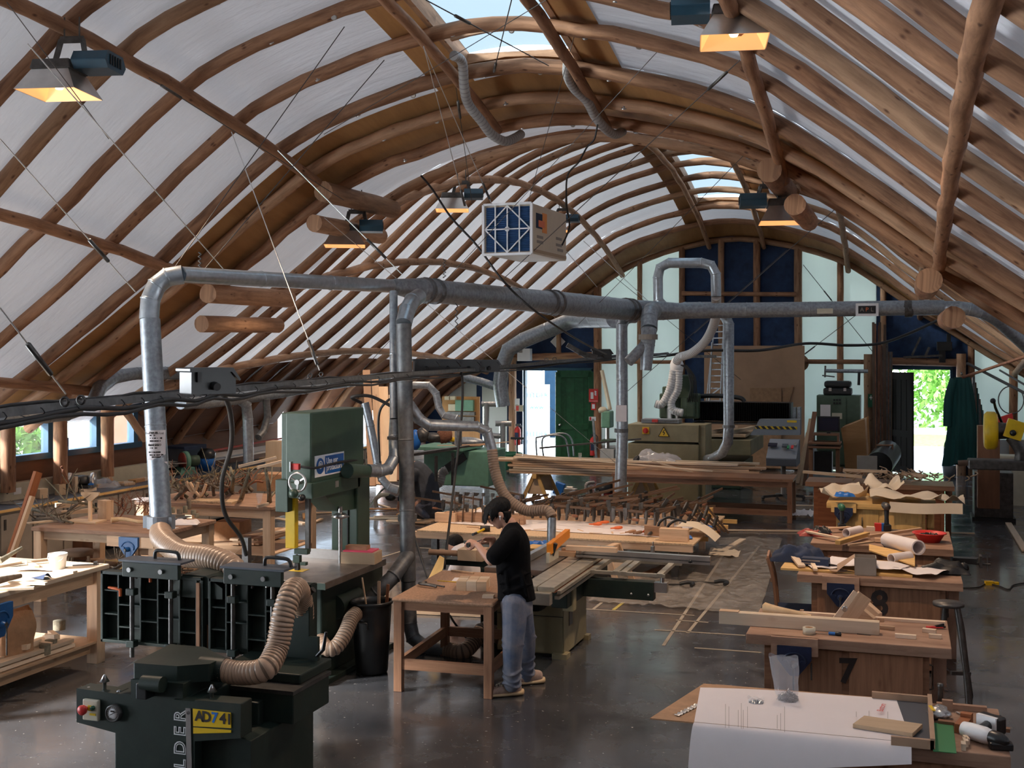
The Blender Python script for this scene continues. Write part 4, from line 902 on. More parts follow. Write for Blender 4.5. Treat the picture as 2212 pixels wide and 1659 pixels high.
p = z3(548, 1310, Y=YP-.01); pk(MB().box(p.x, YP-.01, p.z, .12, .03, .135).build('switch_plate', 'cream', bev=.008))
p2 = z3(515, 1303, Y=YP-.03); pk(MB().lathe([(.013, 0), (.013,-.03), (.03,-.035), (.033,-.055), (.02,-.065), (0,-.066)], 16, (p2.x, YP-.02, p2.z), 'Y').build('stop_button', 'red'))
p2 = z3(556, 1300, Y=YP-.03); pk(MB().lathe([(.014, 0), (.014,-.02), (0,-.021)], 12, (p2.x, YP-.024, p2.z), 'Y').build('start_button', 'barrel_green')); p2 = z3(535, 1302, Y=YP-.03)
pk(MB().box(p2.x, YP-.026, p2.z, .028, .004, .035).build('switch_mark', 'yellow')); p2 = z3(552, 1340, Y=YP-.03); pk(MB().box(p2.x, YP-.026, p2.z, .045, .004, .014).build('switch_mark', 'yellow'))
p2 = z3(672, 1335, Y=YP-.03); pk(MB().lathe([(.055, .02), (.055,-.03), (.046,-.035), (.044,-.028)], 24, (p2.x, YP, p2.z), 'Y', caps=False).build('gauge_ring', 'dark_steel')); g_ = MB().lathe([(.044,-.0), (.044,-.027), (0,-.027)], 24, (p2.x, YP, p2.z), 'Y').build('gauge_face', 'white'); pk(g_)
g = MB(); [g.box(p2.x+.036*math.cos(a), YP-.029, p2.z+.036*math.sin(a), .006, .002, .003, ry=-a) for a in [2*PI*i/20 for i in range(20)]]; g.beam((p2.x-.02, YP-.03, p2.z-.01), (p2.x+.03, YP-.03, p2.z+.015), .002, .004); g.b(p2.x-.015, YP-.03, p2.z+.01, p2.x+.015, YP-.028, p2.z+.02); pk(g.build('gauge_marks', 'ink'))
def quad(a, b, c, d, Y, m, name, th=.004):
 P_ = [xz(z3(*q, Y=Y)) for q in (a, b, c, d)]; return pk(MB().prism(P_, 'Y', Y-th, Y).build(name, m))
quad((1155, 1303), (1382, 1328), (1385, 1420), (1158, 1408), YP-.031, 'yellow', 'badge'); quad((1158, 1415), (1385, 1432), (1385, 1447), (1158, 1452), YP-.031, 'yellow', 'badge_stripe')
a_ = z3(1200, 1358, Y=YP-.036); sl = R(-3)
for ch, zx, m in (('A', 1192, 'ink'), ('D', 1235, 'ink'), ('7', 1283, 'bright_blue'), ('4', 1333, 'ink'), ('1', 1371, 'ink')):
 pk(textmesh('badge_letter', ch, .088, m, face_mtx(z3(zx, 1352+(zx-1192)*.105, Y=YP-.037), (1,0,-.05), (0,0,1)), bold=.003))
quad((1112, 1300), (1142, 1302), (1148, 2000), (1118, 2000), YP-.031 if False else YP-.004, 'hood', 'badge_bar')
quad((1112, 1300), (1142, 1302), (1150, 1700), (1120, 1700), YP-.032, 'hood', 'badge_bar')
def vtext(ch, zx, zy, s):
 o = textmesh('badge_letter', ch, s, 'white', face_mtx(z3(zx, zy, Y=YP-.034), (0,0,1), (-1,0,0)), bold=.004, depth=.002); pk(o)
 o2 = textmesh('badge_letter_inner', ch, s, 'green_dark', face_mtx(z3(zx, zy, Y=YP-.036), (0,0,1), (-1,0,0)), bold=-.003, depth=.002); kid(o2, pl)
for ch, zy in (('R', 1348), ('E', 1440), ('D', 1540), ('L', 1635), ('E', 1725), ('F', 1815)): vtext(ch, 1080, zy, .115)
pk(textmesh('badge_mark', '®', .03, 'ink', face_mtx(z3(1128, 1330, Y=YP-.037), (0,0,1), (-1,0,0))))
fp([(1030, 1250), (1165, 1262), (1165, 2040), (1030, 2040)], YP-.03, .08, 'letter_panel')
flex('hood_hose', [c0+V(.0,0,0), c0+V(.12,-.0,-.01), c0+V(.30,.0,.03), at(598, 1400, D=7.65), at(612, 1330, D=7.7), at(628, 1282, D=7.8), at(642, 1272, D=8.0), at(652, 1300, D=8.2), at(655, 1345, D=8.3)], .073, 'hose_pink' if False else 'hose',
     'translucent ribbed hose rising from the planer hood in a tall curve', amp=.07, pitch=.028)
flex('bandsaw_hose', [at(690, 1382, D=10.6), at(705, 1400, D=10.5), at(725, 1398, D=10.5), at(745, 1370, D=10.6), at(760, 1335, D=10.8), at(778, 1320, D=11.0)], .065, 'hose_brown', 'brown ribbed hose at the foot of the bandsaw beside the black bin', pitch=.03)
# bandsaw
bs = T('bandsaw', 'tall green bandsaw with ear protector sign and steel table', 'bandsaw', (-5.3, 10.2, 0))
def bk(mb, name, m, **k): return kid(mb.build(name, m, **k), bs)
X0, X1, YB = -5.47, -5.20, 9.76
bk(MB().b(X0, YB, 1.78, X1, YB+1.12, 2.44), 'wheel_housing', 'green_saw', bev=.015)
bk(MB().b(X0-.06, YB+.03, 1.78, X0, YB+1.1, 2.43), 'wheel_door', 'green_saw', bev=.01)
bk(MB().b(X0, YB-.01, 1.64, X1+.02, YB+1.0, 1.79), 'lower_beam', 'green_saw', bev=.012)
bk(MB().prism([(YB+.3, 1.64), (YB+.95, 1.64), (YB+1.05, 1.42), (YB+.6, 1.45)], 'X', X0+.03, X1-.02), 'arm_curve', 'green_saw', bev=.01)
bk(MB().b(X0, YB+.93, .05, X1+.02, YB+1.22, 1.8), 'column', 'green_saw', bev=.012)
bk(MB().b(X0+.08, YB+.915, .9, X0+.09, YB+.93, 1.6).b(X0+.18, YB+.915, .9, X0+.19, YB+.93, 1.6), 'column_seam', 'black')
bk(MB().b(-5.62, 9.62, .05, -5.02, 10.95, .9), 'base', 'green_dark', bev=.015)
bk(MB().b(-5.7, 9.5, 0, -4.92, 11.0, .05), 'base_plate', 'green_dark', bev=.008)
bk(MB().b(-5.72, 9.42, .885, -4.88, 10.72, .95), 'table', 'table_steel', bev=.006)
bk(MB().b(-5.72, 9.418, .885, -4.88, 9.424, .94), 'table_edge', 'green_saw')
bk(MB().b(-5.47, 9.82, .951, -5.32, 9.95, .953), 'table_insert', 'yellow'); bk(MB().b(-5.42, 9.872, .95, -5.415, 9.90, 1.66), 'blade', 'steel')
bk(MB().b(-5.43, 9.86, .951, -5.39, 9.90, 1.05), 'blade_guide', 'black')
bk(MB().b(-5.51, 9.83, 1.16, -5.41, 9.90, 1.65).b(-5.51, 9.90, 1.16, -5.50, 10.02, 1.65), 'blade_guard', 'yellow', bev=.004)
bk(MB().box(-5.5, 9.80, 1.66, .13, .12, .30), 'guard_carrier', 'green_saw', bev=.006)
bk(MB().b(-5.34, 9.9, 1.12, -5.30, 9.94, 1.66), 'guide_post', 'dark_steel'); bk(MB().cyl((-5.20, 10.35, .95), (-5.20, 10.35, 1.5), .02).lathe([(.03, -.02), (.09, 0), (.05, .03), (.02, .04)], 16, (-5.20, 10.35, 1.40)), 'rise_spindle', 'steel')
for d in ((-5.36, 9.88, 1.13, .14, .06, .05), (-5.40, 9.86, 1.06, .07, .05, .07), (-5.33, 9.86, 1.02, .06, .05, .03)): bk(MB().box(*d), 'guide_block', 'green_saw', bev=.004)
g = MB(); c_ = at(646, 1041, D=10.85)
g.tube([c_+V(.085*math.cos(a), -.03, .085*math.sin(a)) for a in [2*PI*i/24 for i in range(25)]], .011, 8, False)
for a in (0, 2.09, 4.19): g.beam(c_+V(0,-.02,0), c_+V(.08*math.cos(a+.5), -.03, .08*math.sin(a+.5)), .02, .012)
g.cyl(c_+V(0,-.045,0), c_+V(0,.04,0), .025); bk(g, 'handwheel', 'hood')
for px, m, r_ in ((634, 'green_saw', .04), (652, 'black_plastic', .03)): c_ = at(px, 1066 if px < 640 else 1075, D=10.8); bk(MB().lathe([(r_*.6, .03), (r_, .02), (r_, -.02), (r_*.5, -.035), (0, -.036)], 16, tuple(c_), 'Y'), 'knob', m)
c_ = at(638, 1008, D=10.85); bk(MB().box(c_.x, c_.y, c_.z, .09, .04, .055), 'limit_switch', 'red', bev=.005); c_ = at(629, 1008, D=10.85); bk(MB().box(c_.x, c_.y, c_.z, .012, .05, .09), 'switch_bracket', 'steel')
bk(MB().tube(bez([at(650, 1008, D=10.8), at(680, 1011, D=10.82), at(710, 1004, D=11.1), at(735, 998, D=11.4), at(768, 994, D=11.8), at(786, 994, D=12), at(784, 1000, D=12.1)]), .012, 8), 'switch_cable', 'cable')
sg = kid(MB().b(X1, 9.82, 1.83, X1+.006, 10.42, 2.03).build('safety_sign', 'white'), bs)
MB().b(X1+.006, 10.02, 1.845, X1+.009, 10.405, 2.015).build('sign_panel', 'sign_blue', sg)
MB().lathe([(.075, 0), (.075, .004)], 28, (X1+.006, 9.92, 1.93), 'X').build('sign_roundel', 'sign_blue', sg)
MB().lathe([(.028, 0), (.028, .003)], 14, (X1+.0098, 9.92, 1.93), 'X').tube([V(X1+.011, 9.92+.04*math.cos(a), 1.925+.05*math.sin(a)) for a in [PI*i/10 for i in range(11)]], .006, 5).build('sign_head', 'white', sg)
for s_, z_ in (('Use ear', 1.965), ('protectors', 1.90)): textmesh('sign_text', s_, .075, 'white', face_mtx((X1+.010, 10.04, z_), (0,1,0), (0,0,1)), sg, align='LEFT', bold=.002)
bk(MB().b(X1+.02, 10.2, 1.70, X1+.024, 10.27, 1.76), 'rating_plate', 'hood')
bk(MB().tube([at(750, 1017, D=11.4), at(800, 1018, D=11.75)], [.075, .06], 14), 'dust_outlet', 'green_saw')
bk(MB().cyl((-5.05, 9.9, .62), (-5.05, 10.35, .62), .12), 'motor', 'green_dark')
bk(MB().b(-5.72, 10.5, .951, -5.2, 10.54, 1.04), 'rip_fence', 'hood')
tag(MB().b(-.17, -.11, 0, .17, .11, .11).build('wood_block', 'ply_pale', None, loc=(-5.02, 10.45, .951), rz=.1), 'pale wooden block with pencil lines on the bandsaw table', 'wood block')
tag(MB().b(-.15, -.1, 0, .15, .1, .012).build('pink_board', 'pink', None, loc=(-5.03, 10.46, 1.062), rz=.1), 'thin bright pink sheet on the pale block by the bandsaw blade', 'board')
tag(MB().b(-.11, -.05, 0, .11, .05, .04).build('wood_block', 'log_light', None, loc=(-5.06, 10.45, 1.075), rz=.1), 'small reddish wooden block on top of the pink sheet', 'wood block')
# black bin
bn = T('rubbish_bin', 'tall black plastic bin between the bandsaw and the square table', 'bin', tuple(at(803, 1452, z=0)))
MB().lathe([(.0, .012), (.135, .012), (.14, 0), (.15, .02), (.185, .60), (.185, .645), (.20, .65), (.20, .675), (.18, .675), (.175, .62), (.13, .05), (0, .045)], 32, caps=False).build('bin_shell', 'black_plastic', bn)
MB().tube([V(.18*math.cos(a), .18*math.sin(a)-0, .5) for a in (-2.0, -1.95)], .012, 8).tube([V(-.07, -.172, .44), V(-.07, -.19, .5), V(.04, -.195, .5), V(.04, -.175, .44)], .009, 8).build('bin_handle', 'black_plastic', bn)
for i, (dx, dy, lab) in enumerate(((-.10, .0, 'thin offcut strip poking up at the left of the black bin'), (.06, .03, 'wider offcut strip leaning in the black bin'), (.14, .06, 'short reddish offcut at the right of the black bin'))):
 b_ = at(803, 1452, z=0); MB().beam(b_+V(dx*.3+(.04 if i else .06), dy-.0, .10), b_+V(dx, dy, .88-.03*i), .012+.015*(i > 0), .012).build('offcut_strip', ('pine', 'pine', 'red_wood')[i], None, lab, 'offcut', 'offcuts in the black bin')
# tables
def bench(name, x0, y0, x1, y1, z, topm, legm, lab, leg=.09, th=.05, over=.03, apron=.12, shelf=None, rails=None, rz=0., cat='table', rnd_=0., pins=None, railz=.3, back=True):
 cx, cy = (x0+x1)/2, (y0+y1)/2; t = T(name, lab, cat, (cx, cy, 0), rz); w_, d_ = (x1-x0)/2, (y1-y0)/2
 MB().b(-w_, -d_, z-th, w_, d_, z).build('tabletop', topm, t, bev=.008 if not rnd_ else .02)
 for sx in (-1, 1):
  for sy in (-1, 1): MB().box(sx*(w_-over-leg/2), sy*(d_-over-leg/2), (z-th)/2, leg, leg, z-th).build('leg', legm, t, bev=.004)
 for sy in (-1, 1): MB().b(-w_+over+leg, sy*(d_-over-leg/2)-.015, z-th-apron, w_-over-leg, sy*(d_-over-leg/2)+.015, z-th).build('apron', legm, t)
 for sx in (-1, 1): MB().b(sx*(w_-over-leg/2)-.015, -d_+over+leg, z-th-apron, sx*(w_-over-leg/2)+.015, d_-over-leg, z-th).build('apron', legm, t)
 if rails:
  for sy in (-1, 1): MB().b(-w_+over+leg, sy*(d_-over-leg/2)-.02, railz-.045, w_-over-leg, sy*(d_-over-leg/2)+.02, railz+.045).build('stretcher', legm, t)
  for sx in (-1, 1): MB().b(sx*(w_-over-leg/2)-.02, -d_+over+leg, railz-.045, sx*(w_-over-leg/2)+.02, d_-over-leg, railz+.045).build('stretcher', legm, t)
 if shelf: MB().b(-w_+over+.01, -d_+over+.01, shelf-.02, w_-over-.01, d_-over-.01, shelf).build('shelf', 'pine', t)
 return t
tq = bench('work_table', -4.335, 9.57, -3.40, 10.95, .83, 'cork', 'bench_wood', 'small square table with cork-like top that the man stands at', .075, .035, .015, .075, None, True, R(3), rnd_=1, railz=.24)
def item(mb, name, m, loc, lab, cat, rz=0., grp=None, bev=0., sc=None):
 o = mb.build(name, m, None, lab, cat, grp, loc=tuple(loc), rz=rz, bev=bev); return o
zt = .83
p = at(1012, 1253, z=zt); item(MB().b(-.15,-.07,0,.15,.10,.002), 'paper_sheet', 'paper', p, 'white paper slip on the square table', 'paper', .2)
p = at(999, 1238, z=zt); item(MB().b(-.13,-.014,0,.13,.014,.02), 'wood_strip', 'pine', p, 'short pale strip of wood behind the paper slip', 'wood strip', -.25)
p = at(968, 1257, z=zt); item(MB().cyl((-.11,0,.004), (.11,0,.004), .004, 6), 'pencil', 'yellow', p, 'yellow pencil lying left of the wooden block stack', 'pencil', -.05)
p = at(1023, 1271, z=zt); q_ = T('laminated_block', 'cube block glued from pale wood strips on the square table', 'wood block', p, R(12))
for i in range(3):
 for j in range(3): MB().b(-.14+i*.093, -.13+j*.087, 0, -.05+i*.093, -.046+j*.087, .088).build('strip', ('ply_pale', 'pine_pale', 'pine')[(i+j) % 3], q_, bev=.002)
p = at(1055, 1291, z=zt); item(MB().b(-.05,-.035,0,.05,.035,.025), 'wood_block', 'pine_pale', p, 'tiny pale block at the front right corner of the square table', 'wood block', R(10))
p = at(930, 1268, z=zt); gc = T('g_clamp', 'small black screw clamp lying on the square table', 'clamp', p, R(-15))
MB().tube(bez([(-.10,.03,.02), (-.12,-.01,.025), (-.07,-.05,.03), (.03,-.05,.03), (.10,-.04,.02)], 5), .014, 8).build('clamp_frame', 'dark_steel', gc); MB().cyl((-.11,.035,.02), (.16,.0,.02), .008, 8).lathe([(.02,-.01),(.02,.01)], 10, (-.09,.035,.02), 'X').build('clamp_screw', 'dark_steel', gc)
lb = bench('work_bench', -8.75, 7.4, -7.33, 9.65, .94, 'pine_pale', 'pine', 'big pale pine bench in bright daylight at the left edge', .12, .045, .03, .13, .22, None)
MB().b(-.6,-1.05,.1,.6,1.05,.2).build('shelf_frame', 'pine', lb)
tb2 = bench('work_bench', -9.95, 11.62, -8.18, 12.86, .90, 'bench_top', 'pine', 'pine bench piled with branches, blue vice on its front', .11, .05, .02, .10, None, None)
tb3 = bench('work_bench', -10.3, 14.1, -8.12, 15.45, .90, 'bench_top', 'pine', 'long pine bench further back, heaped with branches and forked sticks', .12, .05, .02, .12, .25, None)
def vice(root, m, w_=.24, h_=.2, scale=1.):
 """a woodworking vice: bowed plate, two guide bars, screw and tommy bar; faces -y"""
 t = MB().prism([(-w_/2, 0), (w_/2, 0), (w_/2, -h_*.45), (w_*.3, -h_*.75), (w_*.12, -h_), (-w_*.12, -h_), (-w_*.3, -h_*.75), (-w_/2, -h_*.45)], 'Y', -.035, 0).build('vice_jaw', m, root, bev=.006)
 g = MB(); g.tube([V(w_*.33*math.cos(a), -.04, -h_*.52+h_*.3*math.sin(a)) for a in [PI*i/10 for i in range(11)]], .007, 6); g.lathe([(.028, 0), (.028,-.03), (.015,-.05)], 14, (0, -.03, -h_*.6), 'Y')
 for k_ in (-1, 1): g.lathe([(.02, 0), (.02,-.02)], 12, (w_*.25*k_, -.03, -h_*.55), 'Y')
 g.build('vice_boss', m, t); MB().cyl((-.0,-.09,-h_*.6+.02), (.0,-.09,-h_*.6-.26), .007, 6).cyl((0,-.03,-h_*.6), (0,-.1,-h_*.6), .014, 8).build('vice_handle', 'dark_steel', t); return t
p = at(277, 1158, Y=11.6); vr = T('bench_vice', 'bright blue vice on the bench under the labelled drop pipe', 'vice', (p.x, 11.63, .845)); vice(vr, 'blue_vice', .26, .23)
MB().b(-.32, .0, -.12, .32, .05, .05).build('vice_packing', 'pine', vr)
p = at(8, 1310, X=-7.33); vr = T('bench_vice', 'bright blue vice at the left edge on the sunlit bench', 'vice', (-7.3, p.y-.1, .86), R(90)); vice(vr, 'blue_vice', .28, .28)
sh = .225
def board(name, a, b, w_, h_, m, lab, cat='board', grp=None, up=V(0,0,1)): return MB().beam(a, b, w_, h_, up).build(name, m, None, lab, cat, grp)
rr = random.Random(3)
for i in range(9):
 x = -7.48-.12*(i % 6); z = sh+.02+.045*(i//6)+.01*(i % 2); board('pine_board', V(x, 7.6+.1*rr.random(), z), V(x+.03, 9.1+.25*rr.random(), z), .10, .032, 'pine_pale', 'pale board lying on the lower shelf of the bright left bench', grp='boards under the bright bench')
p = at(78, 1385, X=-7.7); bag = MB()
def bagf(u, v):
 a = 2*PI*u; w_ = .15*(1+.12*math.sin(3*a+v*5)*v); return (w_*1.15*math.copysign(abs(math.cos(a))**.5, math.cos(a)), .09*(1-.55*v)*math.copysign(abs(math.sin(a))**.6, math.sin(a))+.02*math.sin(v*7), .42*v+.02*math.sin(2*a)*v)
bag.sheet(bagf, 28, 10); bag.lathe([(.14, 0), (0, .001)], 14)
item(bag, 'paper_bag', 'kraft', (-7.55, 8.62, sh+.04), 'crumpled brown paper bag under the bright left bench', 'bag', R(75))
for i in range(12):
 y = 8.75+.07*rr.random()*i*.9; x = -7.45-.3*rr.random(); item(MB().box(0, 0, .03, .22*(.5+rr.random()), .05, .045, ry=.15*rr.random()), 'offcut', 'pine_pale', (x, min(y, 9.45), sh+.012+.02*(i % 5)), 'pale wood offcut heaped beside the paper bag', 'offcut', rr.random()*3, 'offcuts beside the paper bag')
for i, (px, py, r_) in enumerate(((97, 1413, .05), (110, 1403, .055), (128, 1360, .06))): p = at(px, py, z=sh+.02); item(MB().lathe([(r_, 0), (r_, .09), (0, .091)], 14), 'log_slice', 'bark_green', p, ('small round log slice at the front of the bench shelf', 'round log slice beside the paper bag', 'flat grey tin-like log slice behind the paper bag')[i], 'log')
zb = .94
bu = T('bucket', 'small white plastic bucket on the bright left bench', 'bucket', at(125, 1228, z=zb)); MB().lathe([(.0, 0), (.068, 0), (.082, .12), (.088, .12), (.09, .145), (.08, .147), (.078, .13), (.066, .01), (0, .008)], 24, caps=False).build('bucket_shell', 'white', bu); MB().tube([V(.09*math.cos(a), -.03-.03*math.sin(a), .12-.05*math.sin(a)) for a in [PI*i/10 for i in range(11)]], .003, 5).build('bucket_handle', 'white', bu)
def branch(name, pts, r, m, lab, cat='branch', grp=None, twigs=0, seed=0, tl=.25):
 rr = random.Random(seed); P_ = bez(pts, 4); n_ = len(P_); mb = MB().tube(P_, [r*(1-.55*i/n_) for i in range(n_)], 8, jit=.25, seed=seed)
 for k_ in range(twigs):
  i = rr.randrange(n_//5, n_-1); d = V(rr.uniform(-1, 1), rr.uniform(-1, 1), rr.uniform(.0, .9)).normalized(); L_ = tl*(.5+rr.random()); r0 = r*(1-.55*i/n_)*.5
  q1 = P_[i]+d*L_*.5+V(rr.uniform(-.03, .03), rr.uniform(-.03, .03), .02); q2 = q1+(d+V(rr.uniform(-.5, .5), rr.uniform(-.5, .5), rr.uniform(-.3, .5)))*L_*.5; mb.tube([P_[i], q1, q2], [r0, r0*.7, r0*.35], 6)
  if rr.random() < .6: q3 = q1+V(rr.uniform(-.5, .5), rr.uniform(-.5, .5), rr.uniform(0, .5))*L_*.6; mb.tube([q1, q3], [r0*.5, r0*.25], 5)
 return mb.build(name, m, None, lab, cat, grp)
branch('branch', [at(0, 1212, z=1.0), at(20, 1200, z=1.04), at(48, 1183, z=1.1)], .03, 'bark_green', 'thick mossy branch end rising at the left edge of the bright bench')
branch('log', [at(-30, 1262, z=.99), at(10, 1252, z=.99), at(45, 1244, z=.99)], .04, 'bark', 'rough short log lying at the left edge of the bright bench', 'log')
item(MB().sheet(lambda u, v: (.34*u, .25*v, .01+.012*math.sin(3*u+4*v)), 8, 6, th=.002), 'paper_sheet', 'paper', at(30, 1235, z=zb), 'large white paper sheet on the bright left bench', 'paper', .3)
item(MB().sheet(lambda u, v: (.16*u, .16*(v-.5)*(1-.5*u), .012+.05*math.sin(PI*v)*u), 6, 6, th=.002), 'black_rag', 'navy_cloth', at(84, 1248, z=zb), 'small black and grey rag near the white bucket', 'cloth', -.4)
sq = T('try_square', 'grey metal tool lying at the right corner of the bright bench', 'tool', at(190, 1221, z=zb), .6); MB().b(-.14,-.012,0,.1,.012,.012).build('tool_bar', 'grey_plastic', sq); MB().b(.05,-.03,.0,.085,.03,.03).build('tool_head', 'dark_steel', sq)
for i, (px, py, l_) in enumerate(((70, 1222, .3), (150, 1236, .16), (60, 1262, .35), (20, 1275, .4), (90, 1212, .3), (15, 1222, .3))):
 item(MB().b(-l_/2,-.025,0,l_/2,.025,.02), 'offcut', 'pine_pale', at(px, py, z=zb), 'pale strip of wood lying on the bright left bench', 'offcut', .4*i-.6, 'strips on the bright left bench')
# the man at the square table
D0 = 10.35; O_ = at(1110, 1502, D=D0); man = T('person', 'man in a black t-shirt and jeans standing at the square table, head bowed', 'person', (O_.x, O_.y, 0), YAW)
def L(px, py, y=0.): # figure space: right in the picture, away from it, up
 D = D0+y; return V((px-1106)/F*D-(1110-1106)/F*D0, y, CH-(py-HZ)/F*D)
def remesh(o, vox, sm=4):
 r = o.modifiers.new('remesh', 'REMESH'); r.mode = 'VOXEL'; r.voxel_size = vox; r.use_smooth_shade = True
 s_ = o.modifiers.new('smooth', 'CORRECTIVE_SMOOTH' if False else 'SMOOTH'); s_.factor = .5; s_.iterations = sm
 return o
def limb(mb, pts, rs, n=14, sub=5):
 q = bez([V(*p, r_) if False else Vector((*p,)) for p in pts], sub); rr_ = []
 m_ = len(pts)-1
 for i in range(len(q)):
  t = i/sub; k_ = min(int(t), m_-1); f_ = t-k_; rr_.append(rs[k_]*(1-f_)+rs[k_+1]*f_)
 mb.tube(q, rr_, n)
 mb.ball(tuple(pts[0]), rs[0], n=12); mb.ball(tuple(pts[-1]), rs[-1], n=12); return mb
def ell(mb, c, r, rot=None, n=18):
 a = MB().ball((0,0,0), 1., n=n); 
 M_ = (rot or Matrix.Identity(3))
 a.v = [tuple(V(*c)+M_ @ V(v[0]*r[0], v[1]*r[1], v[2]*r[2])) for v in a.v]; addmb(mb, a); return mb
body = MB()
hc = L(1076, 1104)  # head centre
tilt = Matrix.Rotation(R(-32), 3, 'Y')   # bowed forward (towards -x)
ell(body, hc+V(.012, 0, .012), (.098, .076, .092), tilt)            # skull
ell(body, hc+tilt @ V(-.040, 0, -.060), (.062, .058, .080), tilt)    # face
ell(body, hc+tilt @ V(-.060, 0, -.115), (.032, .034, .026), tilt)   # chin
ell(body, hc+tilt @ V(-.103, 0, -.045), (.018, .014, .028), tilt)   # nose
ell(body, hc+tilt @ V(-.092, 0, -.088), (.014, .026, .010), tilt)   # lips
for s in (-1, 1):
 ell(body, hc+tilt @ V(-.078, s*.030, -.020), (.018, .020, .012), tilt)  # brow and cheek
 ell(body, hc+tilt @ V(-.070, s*.036, -.060), (.022, .022, .022), tilt)
 ell(body, hc+tilt @ V(.008, s*.078, -.035), (.022, .010, .034), tilt)   # ears
nb = L(1106, 1133)
limb(body, [hc+V(.035, 0, -.06), V(nb.x-.015, 0, nb.z+.0), V(nb.x, 0, nb.z-.09)], [.058, .060, .085])
sh = {-1: L(1108, 1158, -.19), 1: L(1104, 1158, .19)}
el = {-1: L(1060, 1212, -.22), 1: L(1066, 1205, .20)}
wr = {-1: L(1031, 1177, -.10), 1: L(1064, 1165, .06)}
for s in (-1, 1):
 limb(body, [sh[s], sh[s].lerp(el[s], .5)+V(0,0,-.01), el[s]], [.052, .047, .039])
 limb(body, [el[s], el[s].lerp(wr[s], .35), wr[s]], [.040, .038, .025])
def hand(mb, w_, fwd, up, side, curl, sc=1.):
 """palm, four bent fingers and a thumb; fwd leads from the wrist, up is the back of the hand"""
 f = fwd.normalized(); u = (up-f*up.dot(f)).normalized(); r = f.cross(u)*side
 def q(a, b, c): return w_+(f*a+r*b+u*c)*sc
 pc = q(.045, 0, 0); rot = Matrix((f, r, u)).transposed(); ell(mb, pc, (.050*sc, .040*sc, .016*sc), rot); limb(mb, [w_-f*.01, q(.02, 0, 0)], [.024*sc, .022*sc], sub=2)
 for k_, (b, l, dz) in enumerate(((-.030, .078, 0), (-.010, .086, .003), (.010, .080, .002), (.029, .062, -.002))):
  c = curl[k_]; p0 = q(.078, b, dz); a1 = c*.5; p1 = p0+(f*math.cos(a1)-u*math.sin(a1))*l*.45*sc; a2 = c*1.3; p2 = p1+(f*math.cos(a2)-u*math.sin(a2))*l*.32*sc; a3 = c*1.9; p3 = p2+(f*math.cos(a3)-u*math.sin(a3))*l*.26*sc
  mb.tube([q(.05, b*.8, dz), p0, p1, p2, p3], [.0095*sc, .0095*sc, .0088*sc, .0080*sc, .0065*sc], 8)
  for p, r_ in ((p0, .0098), (p1, .009), (p2, .0083), (p3, .0068)): mb.ball(tuple(p), r_*sc, n=8)
 t0 = q(.02, -.030, -.004); t1 = q(.048, -.056, -.016); t2 = q(.078, -.052, -.028); t3 = q(.100, -.040, -.034)
 mb.tube([t0, t1, t2, t3], [.014*sc, .0115*sc, .0100*sc, .0075*sc], 8); mb.ball(tuple(t3), .0076*sc, n=8); mb.ball(tuple(t1), .0117*sc, n=8); mb.ball(tuple(t2), .0101*sc, n=8)
hand(body, wr[-1], V(-.85, .35, .22), V(-.1, -.75, .65), 1, (1.0, 1.1, 1.2, 1.3), .98)
hand(body, wr[1], V(-.95, -.30, .10), V(.1, .5, .85), -1, (.7, .8, 1.0, 1.15), .98)
limb(body, [V(nb.x, 0, nb.z-.08), L(1108, 1215), L(1114, 1295)], [.10, .115, .12])
hip = {-1: L(1113, 1300, -.09), 1: L(1122, 1296, .10)}; kn = {-1: L(1108, 1392, -.13), 1: L(1136, 1385, .20)}; an = {-1: L(1105, 1478, -.10), 1: L(1135, 1462, .32)}
for s in (-1, 1): limb(body, [hip[s], kn[s], an[s]], [.085, .055, .042])
bo = remesh(body.build('body', 'skin', man), .0052, 3)
ts = MB()
def ring(c, rx, ry, n=20, sq=.9): return [(c.x+rx*math.copysign(abs(math.cos(2*PI*k_/n))**sq, math.cos(2*PI*k_/n)), c.y+ry*math.copysign(abs(math.sin(2*PI*k_/n))**sq, math.sin(2*PI*k_/n)), c.z) for k_ in range(n)]
def loft(mb, rings, sub=3):
 n = len(rings[0]); rs = [rings[0]]
 for i in range(len(rings)-1):
  for j in range(1, sub+1):
   t = j/sub; P_ = [rings[max(i-1, 0)], rings[i], rings[i+1], rings[min(i+2, len(rings)-1)]]; row = []
   for k_ in range(n):
    A, B, C_, D_ = (V(*q[k_]) for q in P_); row.append(tuple(.5*(2*B+(C_-A)*t+(2*A-5*B+4*C_-D_)*t*t+(3*B-A-3*C_+D_)*t**3)))
   rs.append(row)
 m_ = len(rs); vs = [p for r_ in rs for p in r_]
 mb._add(vs, [(p[0], p[2]) for p in vs], [(i*n+k_, i*n+(k_+1) % n, (i+1)*n+(k_+1) % n, (i+1)*n+k_) for i in range(m_-1) for k_ in range(n)]+[tuple(reversed(range(n))), tuple(range((m_-1)*n, m_*n))], True); return mb
def C(l, r_, py, y=0.): a, b = L(l, py, y), L(r_, py, y); return (a+b)/2, abs(b.x-a.x)/2
rings = []
for l, r_, py, ry in ((1074, 1158, 1294, .165), (1075, 1153, 1268, .17), (1072, 1147, 1235, .18), (1071, 1146, 1205, .195), (1074, 1145, 1175, .215), (1080, 1139, 1155, .215), (1086, 1130, 1142, .175), (1092, 1121, 1132, .10), (1095, 1117, 1127, .065)):
 c, rx = C(l, r_, py); rings.append(ring(c, rx, ry))
loft(ts, rings)
for s in (-1, 1):
 e_ = sh[s].lerp(el[s], .80); d = (el[s]-sh[s]).normalized()
 limb(ts, [sh[s]+V(.005, -.01*s, .0), sh[s].lerp(el[s], .42), e_], [.072, .080, .082])
